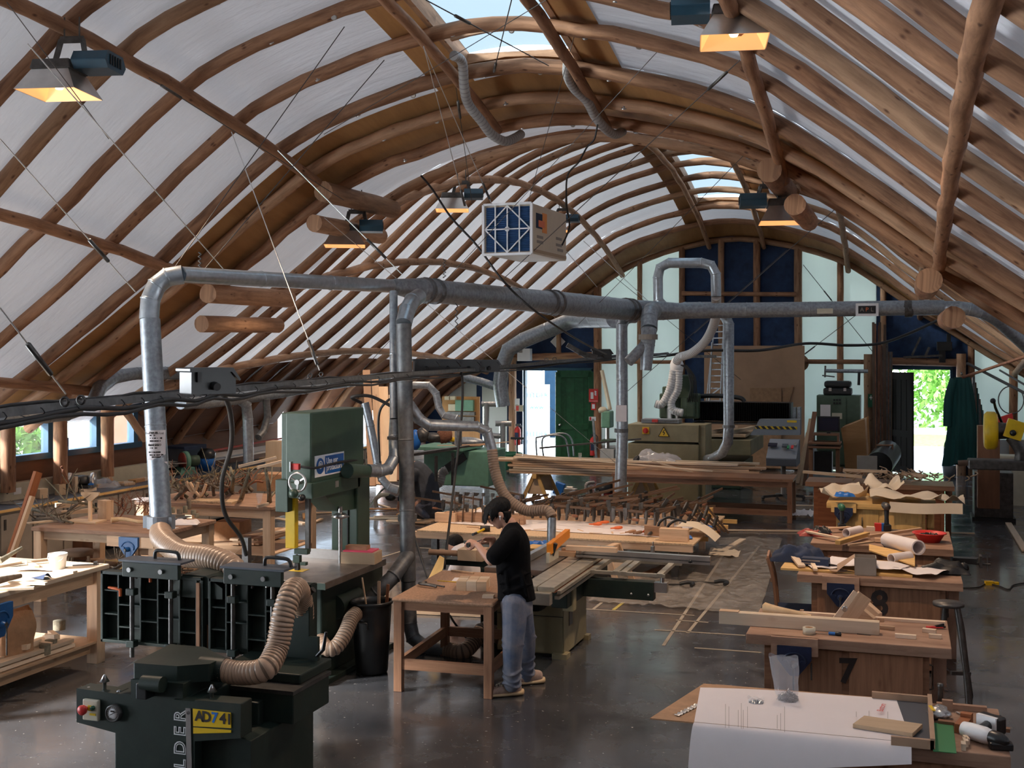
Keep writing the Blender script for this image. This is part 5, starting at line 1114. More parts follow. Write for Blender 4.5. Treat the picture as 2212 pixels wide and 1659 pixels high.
for k_, (a, b) in enumerate((((1080, 1262), (1146, 1236)), ((1085, 1280), (1150, 1262)), ((1076, 1240), (1120, 1200)), ((1140, 1290), (1120, 1215)), ((1100, 1288), (1092, 1215)))):
 limb(ts, [L(*a, -.15), (L(*a, -.17)+L(*b, -.17))/2, L(*b, -.15)], [.012, .020, .010])
to = remesh(ts.build('t_shirt', 'tee', man), .009, 4)
jn = MB()
c, rx = C(1082, 1150, 1292); loft(jn, [ring(*C(1083, 1151, 1325, 0), .165), ring(*C(1080, 1151, 1305, 0), .17), ring(c, rx*.95, .155), ring(*C(1082, 1146, 1275, 0), .14)])
limb(jn, [hip[-1]+V(-.005,0,0), hip[-1].lerp(kn[-1], .5), kn[-1], kn[-1].lerp(an[-1], .5), an[-1]+V(0,0,.0)], [.118, .108, .092, .082, .070])
limb(jn, [hip[1], hip[1].lerp(kn[1], .5), kn[1], kn[1].lerp(an[1], .5), an[1]], [.112, .100, .088, .078, .068])
for s, zs in ((-1, (.12, .17, .23, .46, .52)), (1, (.11, .17, .24, .45))):
 for j, z in enumerate(zs):
  t = (an[s].z-z)/(an[s].z-kn[s].z) if z < kn[s].z else 1; p = an[s].lerp(kn[s], min(1, t)); p.z = z
  q_ = [p+V(.082*math.cos(a)*(1 if z < .3 else 1.1), .082*math.sin(a), .02*math.sin(a*2+j)) for a in [2*PI*i/14 for i in range(15)]]; jn.tube(q_, .012, 6, False)
jo = remesh(jn.build('jeans', 'jeans', man), .009, 3)
MB().tube([L(1096, 1312, -.17), L(1096, 1345, -.16), L(1110, 1350, -.16), L(1122, 1340, -.155), L(1122, 1312, -.155)], .0035, 5).build('jeans_pocket', 'navy_cloth', man)
def shoe(cx, cy, rz, s):
 sh_ = T('shoe', None, None); sh_.parent = man; sh_.location = (cx, cy, 0); sh_.rotation_euler = (0, 0, rz)
 up = MB(); n = 18
 def sec(x, w_, z0, z1, dy=0): return [(x, dy+w_*math.cos(2*PI*k_/n), z0+(z1-z0)*(.5+.5*math.sin(2*PI*k_/n))) for k_ in range(n)]
 loft(up, [sec(-.165, .012, .03, .04), sec(-.155, .036, .015, .062), sec(-.11, .047, .012, .078), sec(-.05, .046, .012, .098), sec(.0, .042, .012, .118), sec(.05, .040, .012, .125), (sec(.10, .036, .012, .12)), sec(.13, .028, .02, .105), sec(.14, .01, .05, .08)])
 up.build('upper', 'shoe', sh_); so = MB(); loft(so, [sec(-.172, .014, .002, .03), sec(-.155, .044, 0, .040), sec(-.10, .053, 0, .040), sec(-.02, .047, 0, .038), (sec(.06, .044, 0, .042)), sec(.13, .046, 0, .052), sec(.155, .030, .005, .055), sec(.165, .008, .015, .045)]); so.build('sole', 'sole', sh_)
 la = MB(); [la.tube([V(-.085+.022*i, -.032, .088+.009*i), V(-.078+.022*i, 0, .108+.008*i), V(-.085+.022*i, .032, .088+.009*i)], .004, 5) for i in range(5)]; la.tube(bez([V(.0, -.02, .125), V(-.03, -.05, .12), V(-.05, -.04, .10)], 4), .004, 5); la.build('laces', 'cream', sh_)
 return sh_
p = L(1090, 1500, -.08); shoe(p.x+.01, -.06, R(12), 1); p = L(1142, 1475, .28); shoe(an[1].x+.02, .31, R(14), 1)
hr = MB()
ell(hr, hc+tilt @ V(.022, 0, .022), (.110, .086, .092), tilt); ell(hr, hc+tilt @ V(-.045, 0, .048), (.070, .078, .052), tilt); ell(hr, hc+V(.062, 0, -.045), (.045, .066, .060))
rr = random.Random(5)
for i in range(90):
 a = rr.uniform(-2.2, 2.2); s_ = tilt @ V(-.03-.07*math.cos(a), .078*math.sin(a), .055)
 L_ = .075+.05*rr.random() if abs(a) < 1.1 else .05+.06*rr.random()
 d = V(-.1+.3*(abs(a) > 1.2)*1, .1*math.sin(a), -1); p0 = hc+s_; hr.tube([p0, p0+d*L_*.5+V(-.012*math.cos(a), .010*math.sin(a), 0), p0+d*L_+V(-.004, 0, 0)], [.012, .009, .002], 6)
for i in range(46):
 a = rr.uniform(-1.5, 1.5); p0 = hc+V(.06+.04*math.cos(a), .070*math.sin(a), .0); hr.tube([p0, p0+V(.006, 0, -.05), p0+V(-.004, 0, -.085-.02*rr.random())], [.015, .011, .003], 6)
ho = remesh(hr.build('hair', 'hair', man), .0055, 1)
gl = MB()
for s in (-1, 1):
 c = hc+tilt @ V(-.112, s*.034, -.022); gl.tube([c+tilt @ V(0, .026*math.cos(a), .021*math.sin(a)) for a in [2*PI*i/16 for i in range(17)]], .0022, 5, False); gl.tube([c+tilt @ V(0, s*.026, .004), hc+tilt @ V(-.06, s*.076, -.012), hc+tilt @ V(.0, s*.082, -.018)], .0022, 5)
gl.tube([hc+tilt @ V(-.114, -.01, -.02), hc+tilt @ V(-.114, .01, -.02)], .002, 5); gl.build('glasses', 'wire', man)
MB().ball(tuple(hc+tilt @ V(-.004, -.092, -.040)), .009, n=8).cyl(hc+tilt @ V(-.006, -.093, -.040), hc+tilt @ V(-.02, -.09, -.066), .004, 6).build('earbud', 'white', man)
hw = man.matrix_world if False else Matrix.Translation((O_.x, O_.y, 0)) @ Matrix.Rotation(YAW, 4, 'Z')
a_, b_ = hw @ (L(1010, 1178, -.10)), hw @ (L(1046, 1164, .02)); tl = T('hand_plane', 'small black tool held in the standing man\'s hands', 'tool', a_.lerp(b_, .5))
kid(MB().tube([a_, a_.lerp(b_, .3)], [.022, .018], 12).build('tool_head', 'black_plastic'), tl); kid(MB().tube([a_.lerp(b_, .3), b_], [.006, .005], 8).build('tool_shaft', 'steel'), tl)
# the second person, bent over behind the drop pipes
O2 = at(912, 1122, z=0); p2 = T('person', 'person in a dark grey jacket bending over timber on the floor', 'person', O2, YAW); D2 = (O2.y*cs-O2.x*sn)
def L2(px, py, y=0.): D = D2+y; return V((px-912)/F*D, y, CH-(py-HZ)/F*D)
b2 = MB(); limb(b2, [L2(922, 1085, .0), L2(914, 1040), L2(898, 1012), L2(880, 1010)], [.16, .17, .14, .07]); ell(b2, L2(866, 1018), (.10, .085, .12)); 
for s in (-1, 1): limb(b2, [L2(896, 1020, s*.16), L2(880, 1052, s*.2), L2(862, 1088, s*.12)], [.06, .045, .03]); limb(b2, [L2(925, 1078, s*.11), L2(902, 1094, s*.13), L2(922, 1116, s*.13)], [.10, .065, .05])
for s in (-1, 1):
 w2 = L2(862, 1088, s*.12); hand(b2, w2, V(-.3, 0, -.9), V(-1, 0, .3), s, (.6, .7, .8, .9), 1.)
remesh(b2.build('body', 'skin', p2), .011, 2)
j2 = MB(); limb(j2, [L2(926, 1082), L2(919, 1045), L2(902, 1018), L2(888, 1012)], [.21, .225, .19, .12], n=18); limb(j2, [L2(929, 1090), L2(932, 1102)], [.21, .20])
for s in (-1, 1): limb(j2, [L2(898, 1022, s*.18), L2(882, 1052, s*.22), L2(866, 1078, s*.14)], [.085, .07, .055])
for k_ in range(6): limb(j2, [L2(905+4*k_, 1030, -.18), L2(911+4*k_, 1062, -.22), L2(914+4*k_, 1100, -.2)], [.01, .024, .012])
remesh(j2.build('jacket', 'denim_jacket', p2), .014, 3)
t2 = MB(); limb(t2, [L2(930, 1085, -.1), L2(906, 1096, -.13), L2(922, 1114, -.13)], [.13, .09, .08]); limb(t2, [L2(930, 1085, .1), L2(906, 1096, .13), L2(924, 1114, .13)], [.13, .09, .08]); remesh(t2.build('trousers', 'jeans', p2), .014, 3)
ell(hr2 := MB(), L2(869, 1014), (.115, .10, .12)); remesh(hr2.build('hair', 'hair', p2), .012, 1)
for s in (-1, 1): q_ = L2(920, 1118, s*.13); MB().ball((q_.x-.05, q_.y, .05), .1, (1.3, .5, .45), 12).build('shoe', 'rubber', p2)
O3 = at(1000, 1262, D=13.6); p3 = T('person', 'person in a pale shirt crouching behind the panel saw, mostly hidden', 'person', (O3.x, O3.y, 0), YAW)
b3 = MB(); limb(b3, [V(.10, .0, .30), V(.04, .0, .5), V(-.04, .0, .70)], [.12, .12, .08]); ell(b3, (-.10, .02, .78), (.09, .08, .10)); limb(b3, [V(.10, -.1, .3), V(-.14, -.12, .36), V(-.06, -.1, .06)], [.09, .07, .05]); limb(b3, [V(.10, .1, .3), V(-.14, .12, .36), V(-.06, .1, .06)], [.09, .07, .05]); remesh(b3.build('body', 'skin', p3), .012, 2)
s3 = MB(); limb(s3, [V(.10, 0, .30), V(.04, 0, .5), V(-.04, 0, .70)], [.15, .16, .11]); limb(s3, [V(-.02, -.15, .66), V(-.12, -.18, .48), V(-.18, -.12, .40)], [.08, .06, .045]); remesh(s3.build('shirt', 'paper', p3), .014, 3)
ell(h3 := MB(), (-.09, .02, .81), (.10, .09, .09)); remesh(h3.build('hair', 'hair', p3), .012, 1)
for s in (-.1, .12): MB().ball((-.08, s, .045), .09, (1.4, .5, .5), 10).build('shoe', 'rubber', p3)
def z5(zx, zy, **k): return at(1400+zx/2.724, 1060+zy/2.724, **k)
def zr(zx, zy, **k): return at(1400+zx/2.724, 560+zy/2.724, **k)
# cabinet benches on the right
def cabbench(x0, y0, x1, y1, lab, top='bench_top', cab='bench_wood', number=None, vx=None, vm='navy_vice', z=.87, c0=.13, c1=.15):
 t = T('cabinet_bench', lab, 'workbench', ((x0+x1)/2, (y0+y1)/2, 0), 0, 'cabinet workbenches in the right hand row'); w_, d_ = (x1-x0)/2, (y1-y0)/2
 MB().b(-w_, -d_, z-.05, w_, d_, z).build('bench_top', top, t, bev=.006); MB().b(-w_, -d_+.0, z-.075, w_-.0, -d_+.05, z-.045).build('front_apron', top, t)
 MB().b(-w_+c0, -d_+.06, .03, w_-c1, d_-.05, z-.05).build('cabinet', cab, t, bev=.004)
 for a in (.02, .5): MB().b(-w_+c0+.03+(2*w_-c0-c1)*a, -d_+.048, .10, -w_+c0-.02+(2*w_-c0-c1)*(a+.48), -d_+.062, z-.09).build('door', cab, t, bev=.003)
 for a in (.27,): MB().tube([V(-w_+c0+.09+(2*w_-c0-c1)*.22, -d_+.05, .55), V(-w_+c0+.09+(2*w_-c0-c1)*.22, -d_+.02, .56), V(-w_+c0+.09+(2*w_-c0-c1)*.22, -d_+.02, .66), V(-w_+c0+.09+(2*w_-c0-c1)*.22, -d_+.05, .67)], .006, 6).build('door_handle', 'dark_steel', t)
 MB().b(w_-.12, d_-.2, 0, w_-.03, d_-.1, z-.05).build('leg', top, t); MB().b(w_-.12, -d_+.15, .55, w_-.03, -d_+.24, z-.05).build('bracket', top, t)
 MB().tube([V(w_-c1+.0, -d_+.3, .48), V(w_-c1+.03, -d_+.3, .49), V(w_-c1+.03, -d_+.3, .66), V(w_-c1, -d_+.3, .67)], .006, 6).build('side_handle', 'dark_steel', t)
 if vx is not None:
  v = T('bench_vice', None, None, (vx, -d_-.005, z-.06)); v.parent = t; vice(v, vm, .25, .22); MB().b(vx-.17, -d_-.03, z-.13, vx+.17, -d_+.02, z).build('vice_packing', top, t)
 if number: textmesh('painted_number', number, .25 if number == '7' else .33, 'ink', face_mtx((-w_+c0+(2*w_-c0-c1)*.515, -d_+.045, .63 if number == '7' else .62), (1,0,.06), (0,0,1)), t, bold=.008, depth=.002)
 return t
cabbench(-1.15, 6.72, .53, 7.6, 'nearest cabinet bench with the large white drawing sheet on it', c0=.35)
cabbench(-1.14, 9.03, .32, 9.97, 'cabinet bench painted with the number 7', number='7', vx=-.37)
cabbench(-.98, 11.6, .51, 12.5, 'cabinet bench painted with the number 8', number='8', vx=-.34)
cabbench(-1.0, 13.55, .50, 14.9, 'cabinet bench behind number 8 with the red bowl of screws on it')
cabbench(-1.05, 17.25, .42, 18.25, 'yellowish cabinet bench with white cloths and a cordless drill', 'pine_yellow', 'pine_yellow', None, -.5)
cabbench(-1.55, 19.9, .75, 20.7, 'furthest bench of the row, strewn with wood shavings', 'bench_wood', 'red_wood', None, -.35)
ZB = .871
def it(name, m, loc, lab, cat, mb, rz=0., bev=0., grp=None): return mb.build(name, m, None, lab, cat, grp, loc=tuple(loc), rz=rz, bev=bev)
def pap(u, v):
 x = (-1.22+1.17*u)*(1-v)+(-1.14+1.175*u)*v; y = (7.42+.16*u)*(1-v)+(6.72+.02*u)*v; z = ZB+.018+.006*math.sin(u*5)*(1-v)
 return (x, y, z)
def pap2(u, v):
 L_ = .24*(1-.75*u); a = v*1.45; return (-1.14+1.175*u-.02*v*(1-u), 6.72+.02*u-.045*math.sin(a)-.05*v, ZB+.016-.03*(1-math.cos(a))-L_*v*v)
pm = MB().sheet(pap, 20, 14).sheet(pap2, 20, 8)
pr = pm.build('drawing_sheet', 'paper', None, 'large white drawing sheet curling over the front of the nearest bench', 'paper')
textmesh('drawing_mark', 'Bottom', .052, 'red', face_mtx(z5(1375, 1275, z=ZB+.034), (.1, 1, 0), (-1, .1, 0)), None, depth=.0006).parent = pr
ln = MB()
for zx, y0, y1 in ((455, 1255, 1395), (475, 1270, 1395), (530, 1290, 1390), (548, 1250, 1400), (560, 1290, 1400), (585, 1270, 1395), (760, 1320, 1400), (780, 1310, 1410), (803, 1270, 1420), (1225, 1300, 1330), (1300, 1295, 1330), (1410, 1300, 1340)):
 a, b = z5(zx, y0, z=ZB+.034), z5(zx, y1, z=ZB+.03); ln.beam(a, b, .0022, .0008)
o = ln.build('pencil_lines', 'grey_cab'); o.parent = pr
it('cardboard_sheet', 'kraft', (0, 0, 0), 'brown cardboard sheet sticking out left from under the drawing', 'cardboard', MB().prism([(-1.40, 6.74), (-1.22, 7.55), (-.02, 7.59), (-.02, 6.9), (-.9, 6.74)], 'Z', ZB, ZB+.008))
it('foil_strip', 'silver_duct', z5(230, 1295, z=ZB+.008), 'crinkled silver foil strip on the cardboard at the left', 'foil', MB().sheet(lambda u, v: (.035*(u-.5), .26*(v-.5), .006+.004*math.sin(v*40)), 3, 24), R(-18))
def bag(cx, cy, z, w_, h_, seed, m='plastic_clear', lean=0.):
 def fn(u, v):
  a = 2*PI*u; q = 1+.10*noise.noise(V(math.cos(a)*1.5, math.sin(a)*1.5, v*3+seed)); fl = max(.18, 1-.85*v); wx = w_*(.78+.28*v-.3*max(0, .25-v)*2)
  return (wx*.5*math.cos(a)*q+lean*v, w_*.42*math.sin(a)*fl*q, h_*v+.01*math.sin(3*a)*v)
 return MB().sheet(fn, 26, 14)
def pile(n, rx, ry, rz_, s, seed):
 rr = random.Random(seed); mb = MB()
 for _ in range(n):
  a = rr.uniform(0, 2*PI); q = math.sqrt(rr.random()); z = rz_*rr.random()*(1-q*.7); mb.box(rx*q*math.cos(a), ry*q*math.sin(a), z+s*.3, s*1.6, s*.35, s*.35, rz=rr.uniform(0, 3), ry=rr.uniform(-.6, .6))
 return mb
p = z5(822, 1235, z=ZB+.017); bg_ = T('screw_bag', 'clear plastic bag of metal screws standing on the drawing sheet', 'bag', p); bag(0, 0, 0, .17, .27, 2, lean=-.03).build('bag_film', 'plastic_clear', bg_); pile(420, .06, .05, .07, .011, 3).build('screws', 'steel', bg_, kind='stuff')
p = z5(635, 1252, z=ZB+.017); bg_ = T('screw_bag', 'small flat bag of screws lying left of the larger bag', 'bag', p); bag(0, 0, 0, .10, .035, 5).build('bag_film', 'plastic_clear', bg_); pile(160, .04, .03, .018, .010, 4).build('screws', 'steel', bg_, kind='stuff')
a, b = z5(1205, 1395, z=ZB+.02), z5(1555, 1450, z=ZB+.02); c_ = z5(1615, 1385, z=ZB+.03); d_ = z5(1272, 1335, z=ZB+.03)
it('pale_board', 'ply_pale', (0, 0, 0), 'pale flat board lying across the right end of the drawing sheet', 'board', MB().prism([(a.x, a.y), (b.x, b.y), (c_.x, c_.y), (d_.x, d_.y)], 'Z', ZB+.02, ZB+.042))
gf = T('glazed_tray', 'shallow wooden tray with a grey base beside the drawing sheet', 'tray', (.03, 7.12, ZB)); MB().b(-.22, -.38, 0, .10, .42, .012).build('tray_base', 'slate', gf)
for a in ((.10, -.42, 0, .125, .45, .06), (-.22, .42, 0, .125, .445, .05), (-.1, -.42, 0, .12, -.395, .05)): MB().b(*a).build('tray_side', 'card', gf)
it('green_card', 'green_card', (0,0,0), 'flat green card lying right of the wooden tray', 'card', MB().prism([(q.x, q.y) for q in (z5(1668, 1368, z=ZB), z5(1795, 1378, z=ZB), z5(1815, 1548, z=ZB), z5(1678, 1535, z=ZB))], 'Z', ZB, ZB+.004))
p = z5(1712, 1335, z=ZB); it('foil_packet', 'silver_duct', p, 'crumpled shiny packet behind the green card', 'packet', MB().ball((0, 0, .03), .075, (.8, 1.1, .4), 18, jit=.5, seed=4)); it('yellow_tag', 'yellow', p+V(-.03, -.03, .058), 'yellow strip on the crumpled shiny packet', 'tag', MB().b(-.02, -.05, 0, .0, .05, .004), .2)
p = z5(1858, 1400, z=ZB); it('wood_block', 'red_wood', p, 'brown notched wooden block left of the near cordless drill', 'wood block', MB().b(-.03, -.1, 0, .03, .1, .05).b(-.03, .05, .05, .03, .1, .07), -.25)
it('wooden_strip', 'bench_wood', z5(1850, 1385, z=ZB), 'flat wooden cross piece between the foil packet and the drill', 'wood strip', MB().b(-.13, -.02, 0, -.035, .02, .02).b(.035, -.02, 0, .25, .02, .02), -.1)
for i, (zx, zy) in enumerate(((1855, 1520), (1868, 1500), (1872, 1485))): it('offcut', 'pine_pale', z5(zx, zy, z=ZB), 'tiny pale offcut in front of the brown notched block', 'offcut', MB().b(-.012, -.03, 0, .012, .03, .035), .1*i, grp='tiny pale offcuts by the near drill')
pl_ = T('pliers', 'black pliers lying near the far edge of the nearest bench', 'pliers', z5(2020, 1350, z=ZB)); MB().tube(bez([V(-.02, -.09, .012), V(-.035, -.03, .012), V(.0, .02, .012), V(.01, .06, .012)], 4), .009, 8).build('handle', 'black_plastic', pl_); MB().tube(bez([V(.05, .05, .012), V(.04, .0, .012), V(-.0, -.0, .012), V(-.01, -.1, .012)], 4), .009, 8).build('handle', 'black_plastic', pl_)
it('chisel', 'steel', z5(1850, 1325, z=ZB), 'small steel punch behind the notched block', 'tool', MB().cyl((-.03, .04, .006), (.03, -.04, .006), .006, 8))
it('bench_stop', 'dark_steel', z5(1720, 1262, z=ZB), 'black upright bench post behind the foil packet', 'post', MB().lathe([(.018, -.02), (.014, .1), (.018, .11), (.018, .13), (0, .132)], 12)); it('bench_block', 'bench_top', z5(1760, 1280, z=ZB), 'worn wooden block behind the foil packet', 'wood block', MB().b(-.06, -.02, 0, .22, .02, .03).b(-.03, -.05, 0, .03, -.02, .06))
def drill(loc, rz, lab, lying=True, c1='white', c2='black_plastic', s=1.):
 t = T('cordless_drill', lab, 'drill', loc, rz); 
 if lying: # on its side: handle in the table plane
  MB().lathe([(.0, -.075), (.030, -.07), (.034, -.03), (.034, .03), (.028, .055), (.024, .06)], 18, (0, 0, .036), 'X').build('motor_housing', c1, t)
  MB().lathe([(.027, .055), (.030, .065), (.028, .10), (.018, .125), (.006, .135), (0, .136)], 16, (0, 0, .036), 'X').build('chuck', 'black_plastic', t)
  MB().tube([V(-.02, .02, .034), V(-.035, .08, .034), V(-.045, .13, .034)], [.022, .019, .022], 12).build('grip', c2, t); MB().box(-.05, .155, .036, .11, .055, .07).build('battery', c2, t, bev=.008); MB().box(-.05, .13, .036, .09, .02, .072).build('battery_band', c1, t)
 else:
  MB().lathe([(.0, -.075), (.030, -.07), (.034, -.03), (.034, .03), (.028, .055)], 18, (0, 0, .22), 'X').build('motor_housing', c1, t); MB().lathe([(.027, .05), (.030, .065), (.028, .10), (.012, .13), (0, .132)], 16, (0, 0, .22), 'X').build('chuck', 'black_plastic', t)
  MB().tube([V(-.02, 0, .2), V(-.03, 0, .12), V(-.035, 0, .06)], [.022, .019, .022], 12).build('grip', c2, t); MB().box(-.03, 0, .03, .12, .07, .06).build('battery', c2, t, bev=.008)
 t.scale = (s,)*3; return t
drill(z5(1945, 1480, z=ZB), R(-38), 'white and black cordless drill lying at the right end of the nearest bench', s=1.35)
it('drill_case', 'black_plastic', z5(2075, 1520, z=ZB), 'black tool battery beside the near cordless drill', 'battery', MB().box(0, 0, .02, .12, .07, .04), .1, bev=.008)
it('board_rack', 'card', (-.55, 6.95, .35), 'upright packing of film and yellow tape below the drawing sheet', 'packing', MB().b(-.32, -.16, -.32, -.28, -.13, .4)) if False else None
for i, (zx, m, lab) in enumerate(((520, 'yellow', 'yellow and black tape roll end hanging below the drawing sheet'), (460, 'plastic_clear', 'clear film hanging below the drawing sheet'), (580, 'yellow', 'second yellow taped strip under the drawing sheet'))):
 p = z5(zx, 1600, Y=6.84); it('packing_strip', m, (p.x, 6.84, 0), lab, 'packing', MB().b(-.02-.02*(i == 1), -.01, .2, .02+.02*(i == 1), .01, .82))
bm = T('laminated_beam', 'long pale beam of two boards overhanging the left of bench 7', 'beam', (-.78, 9.3, ZB))
for dy in (0, .045): MB().b(-.60, dy-.018, 0, .60, dy+.018, .095).build('beam_board', 'pine_pale', bm, bev=.002)
MB().b(-.60, -.018, .095, -.45, .06, .102).build('beam_notch', 'pine', bm)
branch('log', [z5(690, 690, z=ZB+.05), z5(780, 712, z=ZB+.05), z5(880, 728, z=ZB+.04), z5(960, 745, z=ZB+.03)], .042, 'peeled', 'peeled crooked log lying at the back left of bench 7', 'log')
p = z5(1175, 790, z=ZB); ob = T('angled_board', 'stepped pale wooden board standing up at a slant on bench 7', 'board', p, R(8))
MB().beam((-.03, 0, .0), (.13, .02, .23), .11, .045, V(0,1,0)).build('slanting_block', 'pine', ob); MB().beam((-.07, -.01, .02), (.09, .01, .24), .11, .02, V(0,1,0)).build('side_layer', 'pine_pale', ob); MB().lathe([(.012, -.01), (.022, -.01), (.022, .01), (.012, .01)], 12, (-.03, -.07, .14), 'Y').build('ring_bolt', 'steel', ob)
for i, (zx, zy, rz) in enumerate(((1275, 765, -.5), (1310, 735, -.6))): it('wedge_block', 'pine', z5(zx, zy, z=ZB), ('front','back')[i]+' wedge-shaped pale block right of the slanting board on bench 7', 'wood block', MB().prism([(-.09, 0), (.09, 0), (.09, .035), (-.02, .10), (-.07, .10)], 'Y', -.025, .025), rz)
p = z5(1330, 742, z=ZB); it('wood_rail', 'pine_pale', (-.10, 9.82, ZB), 'long thin pale rail along the back of bench 7', 'wood strip', MB().b(-.78, -.02, 0, .40, .02, .022)); 
tp = T('tape_roll', 'roll of beige masking tape on the front of bench 7', 'tape', z5(947, 842, z=ZB)); MB().lathe([(.030, 0), (.047, 0), (.047, .05), (.030, .05), (.030, 0)], 28, caps=False).build('tape', 'cream', tp); MB().lathe([(.027, .001), (.030, .001), (.030, .049), (.027, .049), (.027, .001)], 28, caps=False).build('tape_core', 'kraft', tp)
ch = T('chisel', 'chisel with a blue and black handle beside the masking tape', 'chisel', z5(1100, 842, z=ZB+.012), R(-3)); MB().lathe([(.0, -.05), (.012, -.045), (.013, .03), (.016, .04), (.0, .045)], 12, (0,0,0), 'X').build('handle', 'bright_blue', ch); MB().lathe([(.0125, .0), (.0165, .02), (.0165, .042), (0, .048)], 12, (0,0,0), 'X').build('handle_cap', 'black_plastic', ch); MB().beam((-.05, 0, -.004), (-.20, 0, -.006), .012, .004).build('blade', 'steel', ch)
for i, (zx, zy, w_, l_, rz, m, lab) in enumerate(((1515, 868, .15, .03, -.02, 'pine_pale', 'pale rectangular offcut at the front right of bench 7'), (1690, 868, .09, .035, -.08, 'pine_pale', 'pale offcut at the right corner of bench 7'), (1655, 835, .10, .04, -.2, 'pine_pale', 'pale offcut behind the corner piece on bench 7'),
  (1400, 818, .13, .02, -.1, 'pine', 'thin slip of wood right of the beam end on bench 7'), (1370, 770, .05, .02, 0, 'pine', 'small cube of wood behind the beam on bench 7'), (905, 722, .03, .03, 0, 'pine', 'little upright wooden cube behind the tape on bench 7'))):
 it('offcut', m, z5(zx, zy, z=ZB), lab, 'offcut', MB().b(-w_/2, -l_/2, 0, w_/2, l_/2, .03), rz, bev=.002)
it('screwdriver', 'red', z5(1665, 815, z=ZB), 'red handled tool at the right end of bench 7', 'tool', MB().lathe([(0, -.04), (.012, -.035), (.012, .03), (.004, .04), (.004, .09)], 10, (0, 0, .013), 'X'), .2); it('black_clip', 'black_plastic', z5(1700, 812, z=ZB), 'small dark pincer beside the red handled tool', 'tool', MB().beam((-.04, -.01, .01), (.05, .03, .03), .015, .015).beam((-.02, .03, .01), (.06, -.01, .02), .015, .015))
it('dark_clamp_pad', 'dark_steel', z5(1270, 850, z=ZB), 'small dark wire piece in front of the beam on bench 7', 'tool', MB().beam((-.05, .0, .006), (.05, -.01, .006), .006, .006))
def cloth(fn_amp, w_, d_, h_, seed, nu=26, nv=20, droop=0.):
 def fn(u, v):
  n1 = noise.noise(V(u*4+seed, v*4, seed)); n2 = noise.noise(V(u*10, v*9+seed, 3.)); e = (1-(2*u-1)**4)*(1-(2*v-1)**4)
  return (w_*(u-.5)*(1+.12*n1), d_*(v-.5)*(1+.15*n1), .006+h_*e*(.6+.7*n1+.3*abs(n2))+(-droop*(max(0, .25-u)*4)**2 if droop else 0))
 return MB().sheet(fn, nu, nv, th=.004)
jk = it('folded_jacket', 'navy_cloth', (-1.02, 12.28, ZB+.02), 'dark navy jacket heaped on the left end of bench 8', 'jacket', cloth(1, .56, .42, .17, 3, droop=.0), -.1)
bx = T('glove_box', 'flat dark blue cardboard box in front of the navy jacket', 'box', (-.83, 11.96, ZB+.03), R(-5)); MB().b(-.13, -.06, 0, .13, .06, .075).build('carton', 'navy_cloth', bx, bev=.003); MB().b(-.12, -.062, .045, .05, -.0605, .06).build('printed_line', 'hood', bx); MB().b(-.12, -.062, .02, -.02, -.0605, .03).build('printed_line', 'hood', bx)
it('base_board', 'pine_yellow', (-.62, 12.1, ZB), 'yellowish board sticking out left under the heap on bench 8', 'board', MB().b(-.52, -.35, 0, .70, .42, .02), -.03)
def sheetp(name, m, c, w_, d_, rz, lab, seed, h_=.03, cat='paper'): return it(name, m, c, lab, cat, MB().sheet(lambda u, v: (w_*(u-.5), d_*(v-.5), .008+h_*(.5+noise.noise(V(u*2.3+seed, v*2.3, 1)))), 12, 10, th=.002), rz)
sheetp('paper_sheet', 'paper', (-.35, 12.05, ZB+.03), .75, .40, -.25, 'large white paper sheet across the middle of bench 8', 2, .05); sheetp('paper_sheet', 'paper', (.12, 11.93, ZB+.025), .45, .35, -.5, 'white paper sheet near the black bag on bench 8', 5, .04); sheetp('paper_sheet', 'paper', (-.75, 11.93, ZB+.02), .3, .25, .3, 'white paper under the wooden slats on bench 8', 8, .02)
for i, (a, b, w_, lab) in enumerate((((835, 358), (905, 445), .07, 'pale slat pointing to the front left corner of bench 8'), ((925, 335), (985, 465), .04, 'thin pale slat leaning over the blue box on bench 8'), ((960, 350), (978, 420), .03, 'short pale slat right of the leaning one on bench 8'))):
 p, q = z5(*a, z=ZB+.09), z5(*b, z=ZB+.04); board('slat_offcut', p, q, w_, .02, 'pine_pale', lab)
cd_ = z5(1120, 470, z=ZB+.02); it('cardboard_disc', 'card', cd_, 'round cut piece of brown card at the front of bench 8', 'cardboard', MB().lathe([(.0, .0), (.085, 0), (.085, .004), (0, .004)], 24))
gb = T('grey_box', 'open grey cardboard box with its lid folded out on bench 8', 'box', z5(1278, 490, z=ZB), R(3)); g = MB()
for a in ((-.10, -.10, 0, .10, -.094, .17), (-.10, .094, 0, .10, .10, .17), (-.10, -.10, 0, -.094, .10, .17), (.094, -.10, 0, .10, .10, .17), (-.10, -.10, 0, .10, .10, .006)): g.b(*a)
g.build('box_sides', 'grey_cab', gb); MB()._add([(-.10, -.10, .17), (-.10, .10, .17), (-.26, .12, .06), (-.26, -.10, .03)], [(0,0)]*4, [(0,1,2,3)]).build('box_lid', 'card', gb)
it('card_piece', 'card', z5(1175, 495, z=ZB), 'flat tapered piece of brown card left of the grey box', 'cardboard', MB().b(-.10, -.05, 0, .08, .05, .003), .2)
